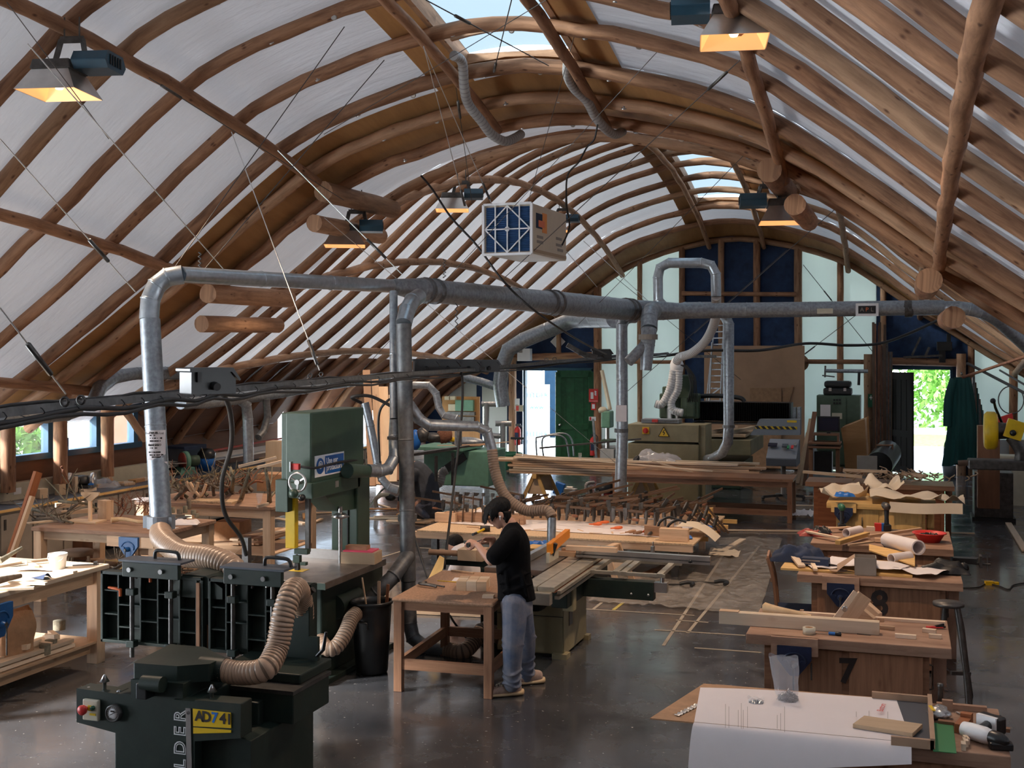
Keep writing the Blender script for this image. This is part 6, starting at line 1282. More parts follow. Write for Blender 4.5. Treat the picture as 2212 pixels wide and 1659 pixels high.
def rollof(name, p, q, r, lab, m='paper', cat='paper roll'):
 t = MB().tube([p, q], r, 26, False); rr_ = [p.lerp(q, 0), p.lerp(q, 1)]; t.tube([q-(q-p)*.002, p], r*.82, 22, False)
 d = (q-p).normalized(); sd, u = frame(d)
 for e_ in (p, q):
  vs = [e_+(sd*math.cos(2*PI*i/24)+u*math.sin(2*PI*i/24))*rad for rad in (r, r*.82) for i in range(24)]; t._add(vs, [(0,0)]*48, [(i, (i+1) % 24, 24+(i+1) % 24, 24+i) for i in range(24)])
 return t.build(name, m, None, lab, cat)
rollof('paper_roll', z5(1405, 290, D=12.6), z5(1592, 335, D=11.9), .075, 'thick white roll of paper on the heap behind bench 8'); rollof('paper_roll', z5(1430, 400, z=ZB+.08), z5(1540, 385, z=ZB+.08), .05, 'smaller crushed white paper roll in front of the thick roll')
it('yellow_board', 'pine_yellow', (0, 0, 0), 'yellow ply sheet lying under the thick paper roll', 'board', MB().prism([(q.x, q.y) for q in (z5(1300, 315, z=ZB+.07), z5(1570, 375, z=ZB+.07), z5(1570, 440, z=ZB+.07), z5(1300, 350, z=ZB+.07))], 'Z', ZB+.06, ZB+.072))
it('black_bag', 'black', z5(1745, 480, z=ZB+.01), 'limp black bag lying on the right end of bench 8', 'bag', cloth(1, .46, .20, .11, 6), -.08); it('black_bag_end', 'black', z5(1860, 480, z=ZB+.01), 'bunched end of the black bag at the bench edge', 'bag', MB().ball((0, 0, .05), .06, (.7, .9, .7), 12, jit=.4, seed=2))
bo_ = T('bowl', 'red plastic bowl full of rusty screws', 'bowl', z5(1655, 300, z=ZB)); MB().lathe([(.0, .0), (.11, 0), (.165, .09), (.185, .095), (.185, .105), (.16, .10), (.11, .012), (0, .01)], 32, caps=False).build('bowl_shell', 'red', bo_); pile(260, .13, .13, .05, .022, 5).build('screws', 'dark_steel', bo_, kind='stuff').location = (0, 0, .05)
for i, (a, b, w_, h_, m, lab) in enumerate((((1115, 305), (1290, 255), .06, .045, 'pine_yellow', 'thick yellowish batten on the bench behind number 8'), ((1180, 320), (1330, 300), .03, .02, 'pine', 'thin batten in front of the thick one behind bench 8'), ((1300, 268), (1605, 225), .035, .03, 'pine', 'long round-edged batten reaching to the red bowl'),
  ((930, 240), (1130, 280), .05, .02, 'pine_pale', 'pale slat under the red cloth behind bench 8'), ((1040, 225), (1190, 215), .05, .02, 'pine', 'short board behind the red cloth'), ((1390, 330), (1420, 318), .012, .012, 'black', 'thin black rod beside the thick paper roll'))):
 board('batten', z5(*a, z=ZB+.05), z5(*b, z=ZB+.05), w_, h_, m, lab)
it('red_cloth', 'red_dull', z5(985, 262, z=ZB), 'crumpled dark red cloth at the left behind the navy jacket', 'cloth', cloth(1, .38, .25, .10, 12), .2); it('dark_cloth', 'black', z5(1020, 245, z=ZB+.04), 'dark crumpled cloth on the red one', 'cloth', cloth(1, .22, .15, .08, 15), -.2)
rollof('paper_roll', z5(1165, 248, z=ZB+.05), z5(1245, 230, z=ZB+.05), .05, 'short white paper roll behind the thick batten'); drill(z5(1400, 232, z=ZB), R(100), 'dark cordless drill standing upright on the bench behind number 8', False, 'dark_steel', s=1.3)
it('red_box', 'red', z5(1358, 236, z=ZB), 'small red box beside the upright dark drill', 'box', MB().b(-.05, -.04, 0, .03, .04, .09)); it('blue_box', 'bright_blue', z5(1378, 236, z=ZB), 'narrow blue box between the red box and the drill', 'box', MB().b(-.01, -.04, 0, .02, .04, .09)); it('small_white_box', 'paper_cream', z5(1310, 235, z=ZB), 'small pale box left of the red box', 'box', MB().b(-.05, -.03, 0, .05, .03, .05))
it('wood_cube', 'pine', z5(1355, 300, z=ZB+.01), 'small wooden cube between the battens behind bench 8', 'wood block', MB().b(-.04, -.03, 0, .04, .03, .04))
iv = T('iron_vice', 'black iron vice on the right end of the bench behind number 8', 'vice', (.52, 13.75, .76)); MB().b(-.02, -.06, -.06, .22, .06, .0).build('vice_body', 'black_plastic', iv); MB().box(.26, 0, -.03, .03, .16, .13).build('vice_jaw', 'dark_steel', iv, bev=.005); MB().cyl((.2, 0, -.06), (.36, 0, -.06), .014, 8).cyl((.33, -.02, -.13), (.33, .02, .03), .008, 6).build('vice_screw', 'dark_steel', iv)
chr_ = T('wooden_chair', 'brown wooden chair with a dark seat tucked in left of bench 8', 'chair', (-1.02, 12.05, 0), R(4))
MB().b(-.20, -.19, .42, .20, .19, .46).build('seat', 'navy_cloth', chr_, bev=.012)
for x in (-.19, .19):
 for y in (-.18, .18):
  top_ = .97 if x < 0 else .44; MB().tube(bez([V(x-(.04 if top_ > .5 else 0), y, 0), V(x, y, .3), V(x, y, .45)]+([V(x-.03, y, .75), V(x-.09, y, .97)] if top_ > .5 else []), 4), .018, 8).build('leg', 'bench_wood', chr_)
for z, w_ in ((.95, .07), (.75, .04)): MB().beam((-.19-(z-.45)*.17, -.18, z), (-.19-(z-.45)*.17, .18, z), .02, w_).build('back_rail', 'bench_wood', chr_)
for z in (.15, .28, .38): MB().beam((-.19, -.18, z), (.19, -.18, z), .02, .025).build('rung', 'bench_wood', chr_)
sl_ = T('iron_stool', 'dark metal legs of a stool between benches 7 and 8', 'stool', (.36, 10.9, 0)); MB().lathe([(.0, .80), (.13, .80), (.13, .83), (0, .83)], 20).build('seat', 'dark_steel', sl_)
for i, (dx, dy) in enumerate(((.16, -.12), (-.06, .2), (.18, .14))): MB().tube([V(dx*.4, dy*.4, .8), V(dx*.6, dy*.6, .6), V(dx*.85, dy*.85, .25), V(dx, dy, 0)], [.022, .028, .022, .03], 10).build('leg', 'dark_steel', sl_)
MB().beam((.02, .0, .22), (.18, .1, .20), .03, .03).build('stretcher', 'dark_steel', sl_)
cord([z5(1815, 570, z=.01), z5(1930, 570, z=.012), z5(1990, 548, z=.012), z5(2060, 560, z=.012), z5(2120, 580, z=.012), z5(2150, 555, z=.012), z5(2230, 540, z=.012)], .009, 'black extension cable on the floor right of bench 8'); it('cable_plug', 'yellow', z5(2020, 555, z=.0), 'yellow and black cable connector on the floor at the right', 'plug', MB().box(-.03, 0, .025, .1, .05, .05).box(.06, 0, .02, .06, .04, .04), .3)
sheetp('white_cloth', 'paper_cream', (.0, 17.6, ZB+.02), .95, .75, .05, 'white sheet spread over the right half of the yellow bench', 3, .16, 'cloth')
tag(MB().sheet(lambda u, v: (-.2+.95*u, 17.20-.02*v+.015*math.sin(u*9), ZB+.05-.14*v-.01*math.sin(5*u)), 16, 5, th=.003).build('hanging_cloth', 'paper_cream'), 'white sheet edge hanging over the front of the yellow bench', 'cloth')
sheetp('white_cloth', 'paper_cream', (-.85, 17.75, ZB+.02), .6, .5, .3, 'crumpled white sheet at the left end of the yellow bench', 9, .22, 'cloth'); sheetp('white_cloth', 'paper_cream', (-.3, 18.0, ZB+.05), .5, .4, .3, 'crumpled white sheet in the middle of the yellow bench', 13, .26, 'cloth')
sheetp('white_cloth', 'paper_cream', (.58, 17.7, ZB+.01), .42, .6, .0, 'white sheet corner overhanging right of the yellow bench', 4, .12, 'cloth'); it('blue_gloves', 'bright_blue', zr(1155, 1395, z=ZB+.1), 'small blue gloves on the white sheets of the yellow bench', 'gloves', cloth(1, .26, .16, .07, 21), .3)
for i, (a, b, w_, lab) in enumerate((((1215, 1370), (1510, 1420), .05, 'pale batten among the sheets on the yellow bench'), ((1330, 1375), (1610, 1415), .05, 'long yellow batten across the yellow bench'))): board('batten', zr(*a, D=17.2), zr(*b, D=17.0), w_, .03, 'pine_yellow', lab)
drill(zr(1205, 1570, D=14.2)+V(0, 0, 0), R(100), 'green and black cordless drill in front of the yellow bench', False, 'barrel_green', s=1.2).location = (-.72, 14.7, ZB)
sv = MB(); rr = random.Random(11)
for _ in range(90):
 c = V(-.1+rr.gauss(0, .42), 20.3+rr.gauss(0, .16), ZB+.02+.10*rr.random()); a0 = rr.uniform(0, 6); r_ = rr.uniform(.03, .09); sv.tube([c+V(r_*math.cos(a0+t*.7), r_*.7*math.sin(a0+t*.7), .015*t) for t in range(6)], .011, 4)
tag(sv.build('wood_shavings', 'pine'), 'tangle of curly wood shavings on the furthest bench', 'shavings', kind='stuff')
for i, (a, b, w_) in enumerate((((912, 1250), (1260, 1280), .12), ((1150, 1240), (1410, 1250), .10), ((1500, 1262), (1640, 1275), .10))): board('pine_board', zr(*a, D=19.3), zr(*b, D=19.0), w_, .04, 'pine', ('long boards at the left end of the furthest bench', 'boards in the middle of the furthest bench', 'boards at the right of the furthest bench')[i])
def z4(zx, zy, **k): return at(700+zx/2.77, 1060+zy/2.77, **k)
def zk(zx, zy, **k): return at(1200+zx/5.53, 1040+zy/5.53, **k)
def zm(zx, zy, **k): return at(700+zx/2.765, 560+zy/2.765, **k)
# panel saw
ps = T('panel_saw', 'beige sliding table saw behind the man, with outrigger frame', 'table saw', (-3.5, 11.6, 0))
def sk(mb, name, m, **k): return kid(mb.build(name, m, **k), ps)
sk(MB().b(-3.86, 11.12, .03, -3.17, 12.0, .74), 'cabinet', 'olive', bev=.012); sk(MB().b(-3.17, 11.12, .03, -3.165, 11.98, .74), 'cabinet_side', 'olive'); sk(MB().b(-3.86, 11.108, .40, -3.17, 11.118, .405), 'cabinet_seam', 'black')
sk(MB().b(-4.1, 11.3, 0, -3.88, 12.0, .80), 'rear_cabinet', 'green_dark', bev=.01); sk(MB().b(-3.162, 11.3, .28, -3.158, 11.42, .55), 'nameplate', 'black_plastic')
sk(MB().b(-3.27, 11.06, .0, -3.12, 11.2, .05).b(-3.27, 11.9, .0, -3.12, 12.0, .05), 'foot', 'olive')
lp = MB(); lp.lathe([(.0, -.004), (.16, -.004), (.16, .0), (0, .0)], 28, (-3.46, 11.115, .60), 'Y'); o = sk(lp, 'opening', 'black')
sk(MB().b(-4.5, 11.35, .80, -3.95, 12.35, .86), 'table_extension', 'green_dark', bev=.004); sk(MB().b(-3.95, 11.0, .81, -3.34, 12.35, .87), 'cast_table', 'table_steel', bev=.004)
sk(MB().b(-3.31, 10.22, .83, -3.165, 12.6, .875), 'sliding_table', 'rail_steel', bev=.004); sk(MB().b(-3.155, 10.22, .83, -3.0, 12.6, .875), 'sliding_table', 'rail_steel', bev=.004); sk(MB().b(-3.31, 10.24, .82, -3.0, 12.58, .84), 'table_slot', 'red_wood')
sk(MB().b(-2.995, 10.3, .80, -2.96, 12.5, .83), 'guide_rail', 'rail_steel'); sk(MB().b(-3.02, 10.3, .75, -2.975, 12.5, .78), 'guide_rail', 'rail_steel'); sk(MB().b(-3.28, 10.15, .72, -3.02, 10.24, .83), 'table_end', 'rail_steel', bev=.006)
sk(MB().b(-3.20, 10.8, .56, -3.04, 12.4, .76), 'saw_carriage', 'green_dark', bev=.006); sk(MB().b(-3.13, 10.95, .50, -3.02, 11.06, .80), 'bracket', 'olive', bev=.006)
of = 11.4
for a in ((-3.0, of-.02, .795, -2.22, of+.02, .83), (-3.0, of+.68, .795, -2.18, of+.72, .83)): sk(MB().b(*a), 'outrigger_rail', 'rail_steel', bev=.003)
for x in (-2.98, -2.74, -2.66, -2.30): sk(MB().b(x, of-.02, .80, x+.06, of+.72, .835), 'outrigger_bar', 'rail_steel', bev=.003)
sk(MB().b(-3.06, of-.02, .565, -2.33, of+.10, .745), 'swing_arm', 'green_dark', bev=.005); sk(MB().b(-2.33, of, .645, -2.20, of+.08, .745), 'arm_end', 'hood', bev=.004); sk(MB().cyl((-2.25, of+.02, .745), (-2.25, of+.02, .80), .02), 'arm_pin', 'steel')
for x in (-2.55, -2.38): sk(MB().lathe([(.012, 0), (.012, -.006), (0, -.006)], 10, (x, of-.02, .62), 'Y'), 'arm_bolt', 'steel')
f0, f1 = zk(250, 850, z=.93), zk(1852, 915, D=11.7); f1.z = .93
sk(MB().beam(f0, f1, .05, .085), 'crosscut_fence', 'hood', bev=.004); sk(MB().beam(f0+V(0,-.027,-.01), f1+V(0,-.027,-.01), .003, .012), 'fence_groove', 'dark_steel')
p = zk(1165, 870, z=.93); sk(MB().box(p.x, p.y-.02, .95, .03, .07, .13).cyl((p.x, p.y, 1.0), (p.x, p.y, 1.06), .006, 6), 'fence_stop', 'steel'); p = zk(325, 835, z=.95); sk(MB().lathe([(.0,-.03), (.028, -.02), (.028, .02), (0, .03)], 16, (p.x, p.y-.03, p.z), 'Y'), 'fence_knob', 'hood')
p = zk(1610, 955, D=11.7); sk(MB().lathe([(.0, -.02), (.022, -.01), (.022, .01), (0, .02)], 12, tuple(p)), 'fence_knob', 'black_plastic')
sk(MB().prism([(11.45, .95), (12.15, 1.02), (12.15, 1.11), (11.45, 1.06)], 'X', -3.44, -3.39), 'blade_guard', 'orange', bev=.01); sk(MB().b(-3.43, 11.4, .87, -3.40, 11.75, .97), 'riving_plate', 'cream'); sk(MB().cyl((-3.42, 11.55, .93), (-3.38, 11.55, 1.05), .03, 12), 'guard_knob', 'black_plastic')
sk(MB().b(-3.66, 11.3, .875, -3.60, 12.45, .945), 'rip_fence', 'hood', bev=.004)
wb = T('laminated_block', 'large laminated wooden block on the saw table left of the man', 'wood block', z4(865, 415, z=.862)); MB().b(-.10, -.06, 0, .10, .16, .115).build('block', 'ply_pale', wb, bev=.003); MB().b(.10, -.06, 0, .17, .16, .115).build('block_end', 'pine', wb, bev=.003)
for i, (a, b, w_, h_, m, z_, lab) in enumerate((((130, 790), (735, 820), .07, .045, 'pine', 1.0, 'pale plank lying on the saw fence'), ((80, 820), (245, 830), .06, .05, 'log_light', .93, 'short reddish plank behind the saw fence'), ((0, 855), (600, 890), .05, .05, 'pine', .90, 'pink-toned batten across the sliding table'))): board('plank', zk(*a, z=z_), zk(*b, z=z_), w_, h_, m, lab)
it('blue_rag', 'bright_blue', z4(1280, 330, z=.87), 'blue rag on the saw table beyond the man', 'cloth', cloth(1, .25, .12, .06, 31), .2); it('pale_board', 'pine_yellow', z4(1250, 350, z=.872), 'pale board leaning on the saw table behind the man', 'board', MB().b(-.08, -.12, 0, .09, .14, .03), -.2)
it('wooden_roller', 'mdf', z4(720, 372, z=.93), 'brown cardboard tube lying left on the saw extension', 'tube', MB().cyl((-.17, 0, 0), (.17, .02, 0), .03, 14)); board('plank', at(930, 1262, D=12.9), at(958, 1205, D=12.9), .10, .02, 'pine_yellow', 'yellowish plank leaning beside the saw extension', up=V(0,1,0))
board('plank', at(898, 1322, z=.02), at(1065, 1330, z=.02), .07, .03, 'pine', 'long pale batten on the floor behind the square table'); 
tr_ = T('tripod', 'thin black tripod legs straddling behind the tall drop pipe', 'tripod', at(890, 1240, z=0)); 
for px, py in ((848, 1242), (923, 1248), (890, 1262)): 
 b_ = at(px, py, z=0)-Vector(tr_.location); MB().tube([V(0, 0, .62), V(b_.x*.5, b_.y*.5, .31), V(b_.x, b_.y, 0)], [.014, .018, .010], 8).build('leg', 'black_plastic', tr_)
MB().cyl((0, 0, .55), (0, 0, .9), .02, 10).build('column', 'black_plastic', tr_)
cord([at(972, 1330, z=.3), at(985, 1350, z=.15), at(1010, 1380, z=.02), at(1040, 1392, z=.02)], .012, 'black cable trailing to the floor hose under the square table')
def trestle(loc, rz, h_, w_, lab, m='pine', th=.035, spread=.22):
 t = T('saw_horse', lab, 'sawhorse', loc, rz); MB().b(-w_/2, -.045, h_-.09, w_/2, .045, h_).build('top_beam', m, t)
 for x in (-w_*.38, w_*.38):
  for s in (-1, 1): MB().beam((x, .03*s, h_-.02), (x+(.06 if x > 0 else -.06), spread*s, 0), .07, th, V(1,0,0)).build('leg', m, t)
  MB().prism([(-.08, h_-.09), (.08, h_-.09), (.16, h_*.35), (-.16, h_*.35)], 'X', x-.01, x+.01).build('gusset', 'ply_pale', t)
 return t
trestle(tuple(at(1318, 1262, z=0)), R(80), .5, .5, 'small pale sawhorse seen through the saw outrigger frame')
# low table covered in clamps
ct = T('low_table', 'very large low table of board on joists, covered with clamps', 'table', (-4.55, 16.7, 0))
def ck(mb, name, m, **k): return kid(mb.build(name, m, **k), ct)
ck(MB().b(-6.5, 15.3, .475, -2.6, 18.1, .50), 'tabletop', 'osb', bev=.003)
for y in (15.32, 16.2, 17.1, 18.0): ck(MB().b(-6.55, y, .385, -2.62, y+.06, .475), 'joist', 'pine')
for x, y in ((-6.3, 15.5), (-4.6, 15.5), (-2.9, 15.6), (-6.3, 17.8), (-4.6, 17.8), (-2.9, 17.8)): ck(MB().box(x, y, .19, .09, .09, .38), 'leg', 'dark_steel' if y < 16 else 'pine')
for i, (x, y) in enumerate(((-2.6, 16.1), (-2.55, 16.7), (-2.5, 17.3), (-2.45, 17.9))): ck(MB().b(x-.15, y-.03, .42, x+.06, y+.03, .475), 'side_batten', 'pine_yellow')
def sheetw(name, m, pts, z, lab, cat='paper', amp=.006):
 a, b, c, d = pts; return tag(MB().sheet(lambda u, v: ((a[0]*(1-u)+b[0]*u)*(1-v)+(d[0]*(1-u)+c[0]*u)*v, (a[1]*(1-u)+b[1]*u)*(1-v)+(d[1]*(1-u)+c[1]*u)*v, z+amp*(1+noise.noise(V(u*7, v*7, 1)))), 14, 10).build(name, m), lab, cat)
sheetw('drawing_sheet', 'paper', ((-5.4, 15.75), (-3.0, 15.7), (-2.7, 17.7), (-5.6, 17.9)), .503, 'wide white drawing spread under the clamps on the low table'); sheetw('drawing_sheet', 'paper', ((-6.3, 16.0), (-5.5, 15.9), (-5.55, 17.6), (-6.4, 17.7)), .505, 'white drawing at the left end of the low table')
for i, (y0, bow, x0, x1, m, lab) in enumerate(((16.5, .28, -6.05, -3.1, 'pine', 'long glued curved member held by the front rows of clamps'), (17.25, .25, -5.4, -2.9, 'pine', 'second curved member held by the rear rows of clamps'), (16.15, .05, -6.42, -5.2, 'log_light', 'thick pale block with the row of upright clamps at the left'), (17.8, .1, -3.5, -2.75, 'pine_yellow', 'pale block at the far right corner of the low table'))):
 n_ = 16; a = [(x0+(x1-x0)*k_/n_, y0+bow*math.sin(PI*k_/n_)) for k_ in range(n_+1)]; w_ = .09 if i < 2 else .12
 MB().prism(a+[(x, y+w_) for x, y in a[::-1]], 'Z', .505, .505+(.09 if i < 2 else .14)).build('curved_member', m, None, lab, 'wood member')
it('wood_block', 'pine', (-6.55, 16.1, .505), 'pale squared block at the left end of the low table', 'wood block', MB().b(0, 0, 0, .32, .1, .13)); it('wood_block', 'pine', (-2.98, 15.42, .505), 'pale block at the near right corner of the low table', 'wood block', MB().b(-.1, 0, 0, .28, .12, .16)); it('wood_block', 'log_light', (-3.05, 15.75, .505), 'longer block behind the near right corner block', 'wood block', MB().b(-.3, 0, 0, .2, .1, .13))
tag(MB().sheet(lambda u, v: (-2.95+.55*u, 15.9+.5*v-.1*u, .62+.05*math.sin(u*3)-.16*u*u), 12, 6, th=.002).build('curled_veneer', 'paper_cream'), 'thin pale curl of veneer at the right end of the low table', 'veneer')
def fclamp(L_=.75, m='iron_bar'):
 t = T('bar_clamp', 'a', 'clamp', (0,0,0)); MB().beam((0, 0, 0), (L_, 0, 0), .010, .032).build('bar', m, t)
 MB().prism([(-.02, .02), (.03, .02), (.03, -.10), (.0, -.17), (-.02, -.17)], 'Y', -.014, .014).build('fixed_jaw', 'dark_steel', t, bev=.003)
 x = L_*.42; MB().prism([(x-.03, .035), (x+.03, .035), (x+.03, -.06), (x+.01, -.14), (x-.02, -.14), (x-.03, -.05)], 'Y', -.015, .015).build('sliding_jaw', 'dark_steel', t, bev=.003)
 MB().cyl((x+.0, 0, -.12), (x+.11, 0, -.12), .009, 8).build('screw', 'iron_bar', t); MB().lathe([(.0, .1), (.018, .105), (.022, .15), (.018, .2), (0, .205)], 12, (x, 0, -.12), 'X').build('handle', 'log_bark', t); return t
C1 = fclamp(); C2 = fclamp(1.1); C3 = fclamp(.45); used = set(); rr = random.Random(21)
def putc(src, loc, rot, lab, grp='bar clamps on the low table'):
 if id(src) not in used: used.add(id(src)); o = src; o.location = loc; o.rotation_euler = rot; o['label'] = lab; o['group'] = grp; return o
 return dup(src, loc, rot, lab, grp)
GL = 'rusty bar clamp gripping the curved wood in the thick of the clamp rows'
for i in range(20):
 t = i/19; x = -5.75+2.55*t; y = 16.5+.28*math.sin(PI*(x+6.05)/2.95); putc(C1 if i % 3 else C2, (x, y-.18+.04*rr.random(), .70+.03*rr.random()), (rr.uniform(-.1, .1), rr.uniform(-.16, -.0), R(66+rr.uniform(-13, 13))), GL)
for i in range(18):
 t = i/17; x = -5.3+2.35*t; y = 17.25+.25*math.sin(PI*(x+5.4)/2.5); putc(C2 if i % 4 == 0 else C1, (x, y-.25+.05*rr.random(), .70+.05*rr.random()), (rr.uniform(-.12, .12), rr.uniform(-.2, .04), R(50+rr.uniform(-30, 45))), GL)
for i in range(14):
 putc((C1, C2, C3)[i % 3], (-5.6+2.4*rr.random(), 16.0+1.4*rr.random(), .74+.10*rr.random()), (rr.uniform(-.3, .3), rr.uniform(-.18, .12), R(rr.uniform(-35, 60))), GL)
for i, (px, py) in enumerate(((1130, 1070), (1040, 1080), (1010, 1092))): p = at(px, py, z=.62); putc(C2, tuple(p), (0, -.05, R(150+8*i)), ('long bar clamp lying furthest back at the left of the clamp table', 'long bar clamp lying left behind the man\'s head', 'long bar clamp pointing left just above the upright clamps')[i], None)
for i in range(8):
 x = -6.28+.145*i; putc(C3, (x, 16.22, .92), (rr.uniform(-.1, .1), R(82), R(-90+rr.uniform(-10, 10))), 'small clamp standing upright in the row on the thick pale block', 'upright clamps on the thick pale block')
for i in range(5):
 p = at(1440+22*i, 1080+4*i, z=.85); putc(C1, tuple(p), (0, R(35), R(30+10*i)), 'clamp angled up against the far right block of the low table', 'clamps at the far right block')
for i, (px, py, m) in enumerate(((1290, 1132, 'orange_red'), (1306, 1128, 'orange_red'), (1335, 1140, 'orange_red'), (1365, 1148, 'log_light'), (1380, 1150, 'log_light'), (1395, 1147, 'orange_red'), (1405, 1152, 'dark_steel'), (1500, 1114, 'orange_red'))):
 it('clamp_handle', m, at(px, py, z=.55), 'turned clamp handle pointing to the front of the low table', 'clamp handle', MB().lathe([(0, -.07), (.018, -.065), (.024, -.02), (.02, .05), (.012, .06), (.009, .12)], 12, (0, 0, 0), 'X'), R(-155+10*i), grp='turned clamp handles on the low table')  # clamp handles modelled as loose pieces
for i, (px, py) in enumerate(((1440, 1140), (1460, 1146))): gcl = T('g_clamp', ('black screw clamp arched over the near block of the low table', 'second black screw clamp right of the arched one')[i], 'clamp', at(px, py, z=.62)); MB().tube(bez([V(-.12, 0, -.08), V(-.10, 0, .06), V(.02, 0, .14), V(.14, .0, .12)], 5), .018, 8).build('clamp_frame', 'black_plastic', gcl); MB().cyl((-.16, 0, -.06), (.0, -.1, -.06), .008, 8).build('clamp_screw', 'dark_steel', gcl)
for i, (px, py, h_) in enumerate(((1350, 1114, .16), (1463, 1135, .24), (1512, 1120, .28))): it('wood_peg', 'pine_pale', at(px, py, z=.5), ('pale wooden peg standing in the clamp rows', 'tall pale peg near the right end of the low table', 'tallest pale peg at the far right of the low table')[i], 'wood peg', MB().b(-.025, -.02, 0, .025, .02, h_))
ml = T('mallet', 'rubber mallet with a yellow handle beyond the man\'s hands', 'mallet', at(1048, 1142, z=.54), R(20)); MB().lathe([(.0, -.07), (.04, -.068), (.042, .068), (0, .07)], 18, (0, 0, .0), 'X').build('mallet_head', 'rubber', ml); MB().cyl((0, 0, 0), (-.12, -.26, -.02), .016, 10).build('handle', 'yellow', ml); MB().cyl((-.12, -.26, -.02), (-.17, -.37, -.025), .018, 10).build('grip', 'black_plastic', ml)
for i, (px, py, m) in enumerate(((1478, 1163, 'bright_blue'), (1523, 1139, 'bright_blue'), (1508, 1128, 'black_plastic'), (1515, 1125, 'orange_red'))): it('small_tool', m, at(px, py, z=.51), ('blue glove at the near right corner of the low table', 'small blue tool near the far right of the low table', 'small black tool on the drawing at the right', 'small orange tool on the drawing at the right')[i], 'tool', cloth(1, .22, .08, .04, 41+i), .3)
for i in range(12): it('wood_chip', 'pine', (-5.9+.2*i+.1*rr.random(), 15.7+.25*rr.random(), .502), 'sliver of wood in front of the clamps on the low table', 'wood chip', MB().b(-.09, -.012, 0, .09, .012, .012), rr.random()*3, grp='wood slivers on the low table')
# plank stack on sawhorses
Y0 = 22.3
trestle((-6.85, Y0+.1, 0), R(90), .62, .9, 'pale sawhorse under the left end of the long plank stack', 'pine_yellow', spread=.3); trestle((-4.75, Y0+.1, 0), R(90), .62, .9, 'pale sawhorse under the right end of the long plank stack', 'pine_yellow', spread=.3)
rr = random.Random(9); n = 0
for lv in range(7):
 for j in range(4):
  x0 = -7.35+rr.uniform(-.12, .12)-(.3 if lv == 5 else 0); x1 = (-4.1 if lv < 2 else -3.3+rr.uniform(-.3, .9)); y = Y0-.28+j*.16; z = .64+lv*.045
  if lv == 6 and j % 2: continue
  MB().beam((x0, y, z), (x1, y+rr.uniform(-.03, .03), z+rr.uniform(-.005, .01)), .13, .036).build('plank', ('pine_pale', 'pine_pale', 'pine')[rr.randrange(3)], None, 'long sawn plank in the stack lying on the two sawhorses', 'plank', 'planks of the long stack on sawhorses')
board('plank', V(-4.5, Y0-.45, .95), at(1638, 1060, D=21.5), .05, .02, 'pine_pale', 'thin long plank slanting down right off the plank stack'); board('plank', V(-7.2, Y0-.4, 1.0), at(1540, 1018, D=21.5), .06, .02, 'pine_pale', 'thin plank on top of the stack pointing right')
board('cross_strip', at(1165, 968, D=22), at(1385, 948, D=22), .05, .03, 'dark_steel', 'dark bar spanning high above the plank stack'); 
gt = T('work_table', 'long plain pine table behind the clamp table at the right', 'table', (-3.3, 21.5, 0)); x0, x1, ya, yb = -5.1, -1.85, 21.1, 21.95
MB().b(x0+3.3, ya-21.5, .72, x1+3.3, yb-21.5, .77).build('tabletop', 'bench_wood', gt); 
for x in (x0+.06, x1-.06):
 for y in (ya+.06, yb-.06): MB().box(x+3.3, y-21.5, .36, .08, .08, .72).build('leg', 'bench_wood', gt)
for y in (ya+.06, yb-.06): MB().b(x0+3.4, y-21.52, .12, x1+3.2, y-21.48, .22).build('stretcher', 'bench_wood', gt); MB().b(x0+3.4, y-21.52, .62, x1+3.2, y-21.48, .72).build('apron', 'bench_wood', gt)
it('plastic_cover', 'plastic_clear', at(1420, 1003, D=22.6), 'translucent plastic sheet heaped on the plank stack', 'plastic sheet', cloth(1, .9, .5, .28, 51), 0); it('black_rag', 'black', at(1385, 1003, D=22.6), 'black crumpled sheet left of the translucent plastic', 'cloth', cloth(1, .35, .3, .15, 52), 0)
it('water_glass', 'glass', at(1253, 992, D=22.4), 'clear drinking glass standing on the plank stack', 'glass', MB().lathe([(.03, 0), (.035, .12), (.032, .12), (.028, .006)], 16))
vc = T('dust_vacuum', 'red drum vacuum cleaner under the plank stack', 'vacuum cleaner', at(1310, 1098, z=0)); MB().lathe([(.0, 0), (.21, .02), (.22, .28), (.20, .34)], 24).build('drum', 'red_dull', vc); MB().lathe([(.23, .32), (.23, .37), (.19, .46), (0, .5)], 24).build('motor_head', 'black_plastic', vc); MB().box(-.02, -.225, .3, .04, .03, .09).build('latch', 'hood', vc)
flex('vacuum_hose', [at(1283, 1042, D=22.1), at(1268, 1045, D=22.0), at(1266, 1060, D=22), at(1274, 1078, D=22), at(1280, 1090, D=21.9)], .03, 'hose_grey', 'grey vacuum hose looping beside the red drum vacuum', pitch=.03)
it('jerry_can', 'hood', at(1233, 1078, z=0), 'white plastic canister beside the left sawhorse', 'canister', MB().b(-.13, -.08, 0, .13, .08, .22).b(-.1, -.02, .22, .06, .02, .26), bev=.02); it('blue_can', 'bright_blue', at(1208, 1070, z=.0), 'tilted blue and white canister under the plank stack', 'canister', MB().box(0, 0, .14, .2, .12, .26, ry=.3), bev=.015)
def fb(px0, py0, px1, py1, Y, dep, name, m, root=None, bev=.006): # a box whose front face covers those photo pixels on the plane Y
 p, q = at(px0, py0, Y=Y), at(px1, py1, Y=Y); a, b = at(px0, py1, Y=Y), at(px1, py0, Y=Y)
 mb = MB().b(p.x, Y, max(0., q.z), q.x, Y+dep, p.z); o = mb.build(name, m, bev=bev); 
 return kid(o, root) if root else o
def RT(name, lab, cat, px, py, Y): p = at(px, py, Y=Y); return T(name, lab, cat, (p.x, p.y, 0))
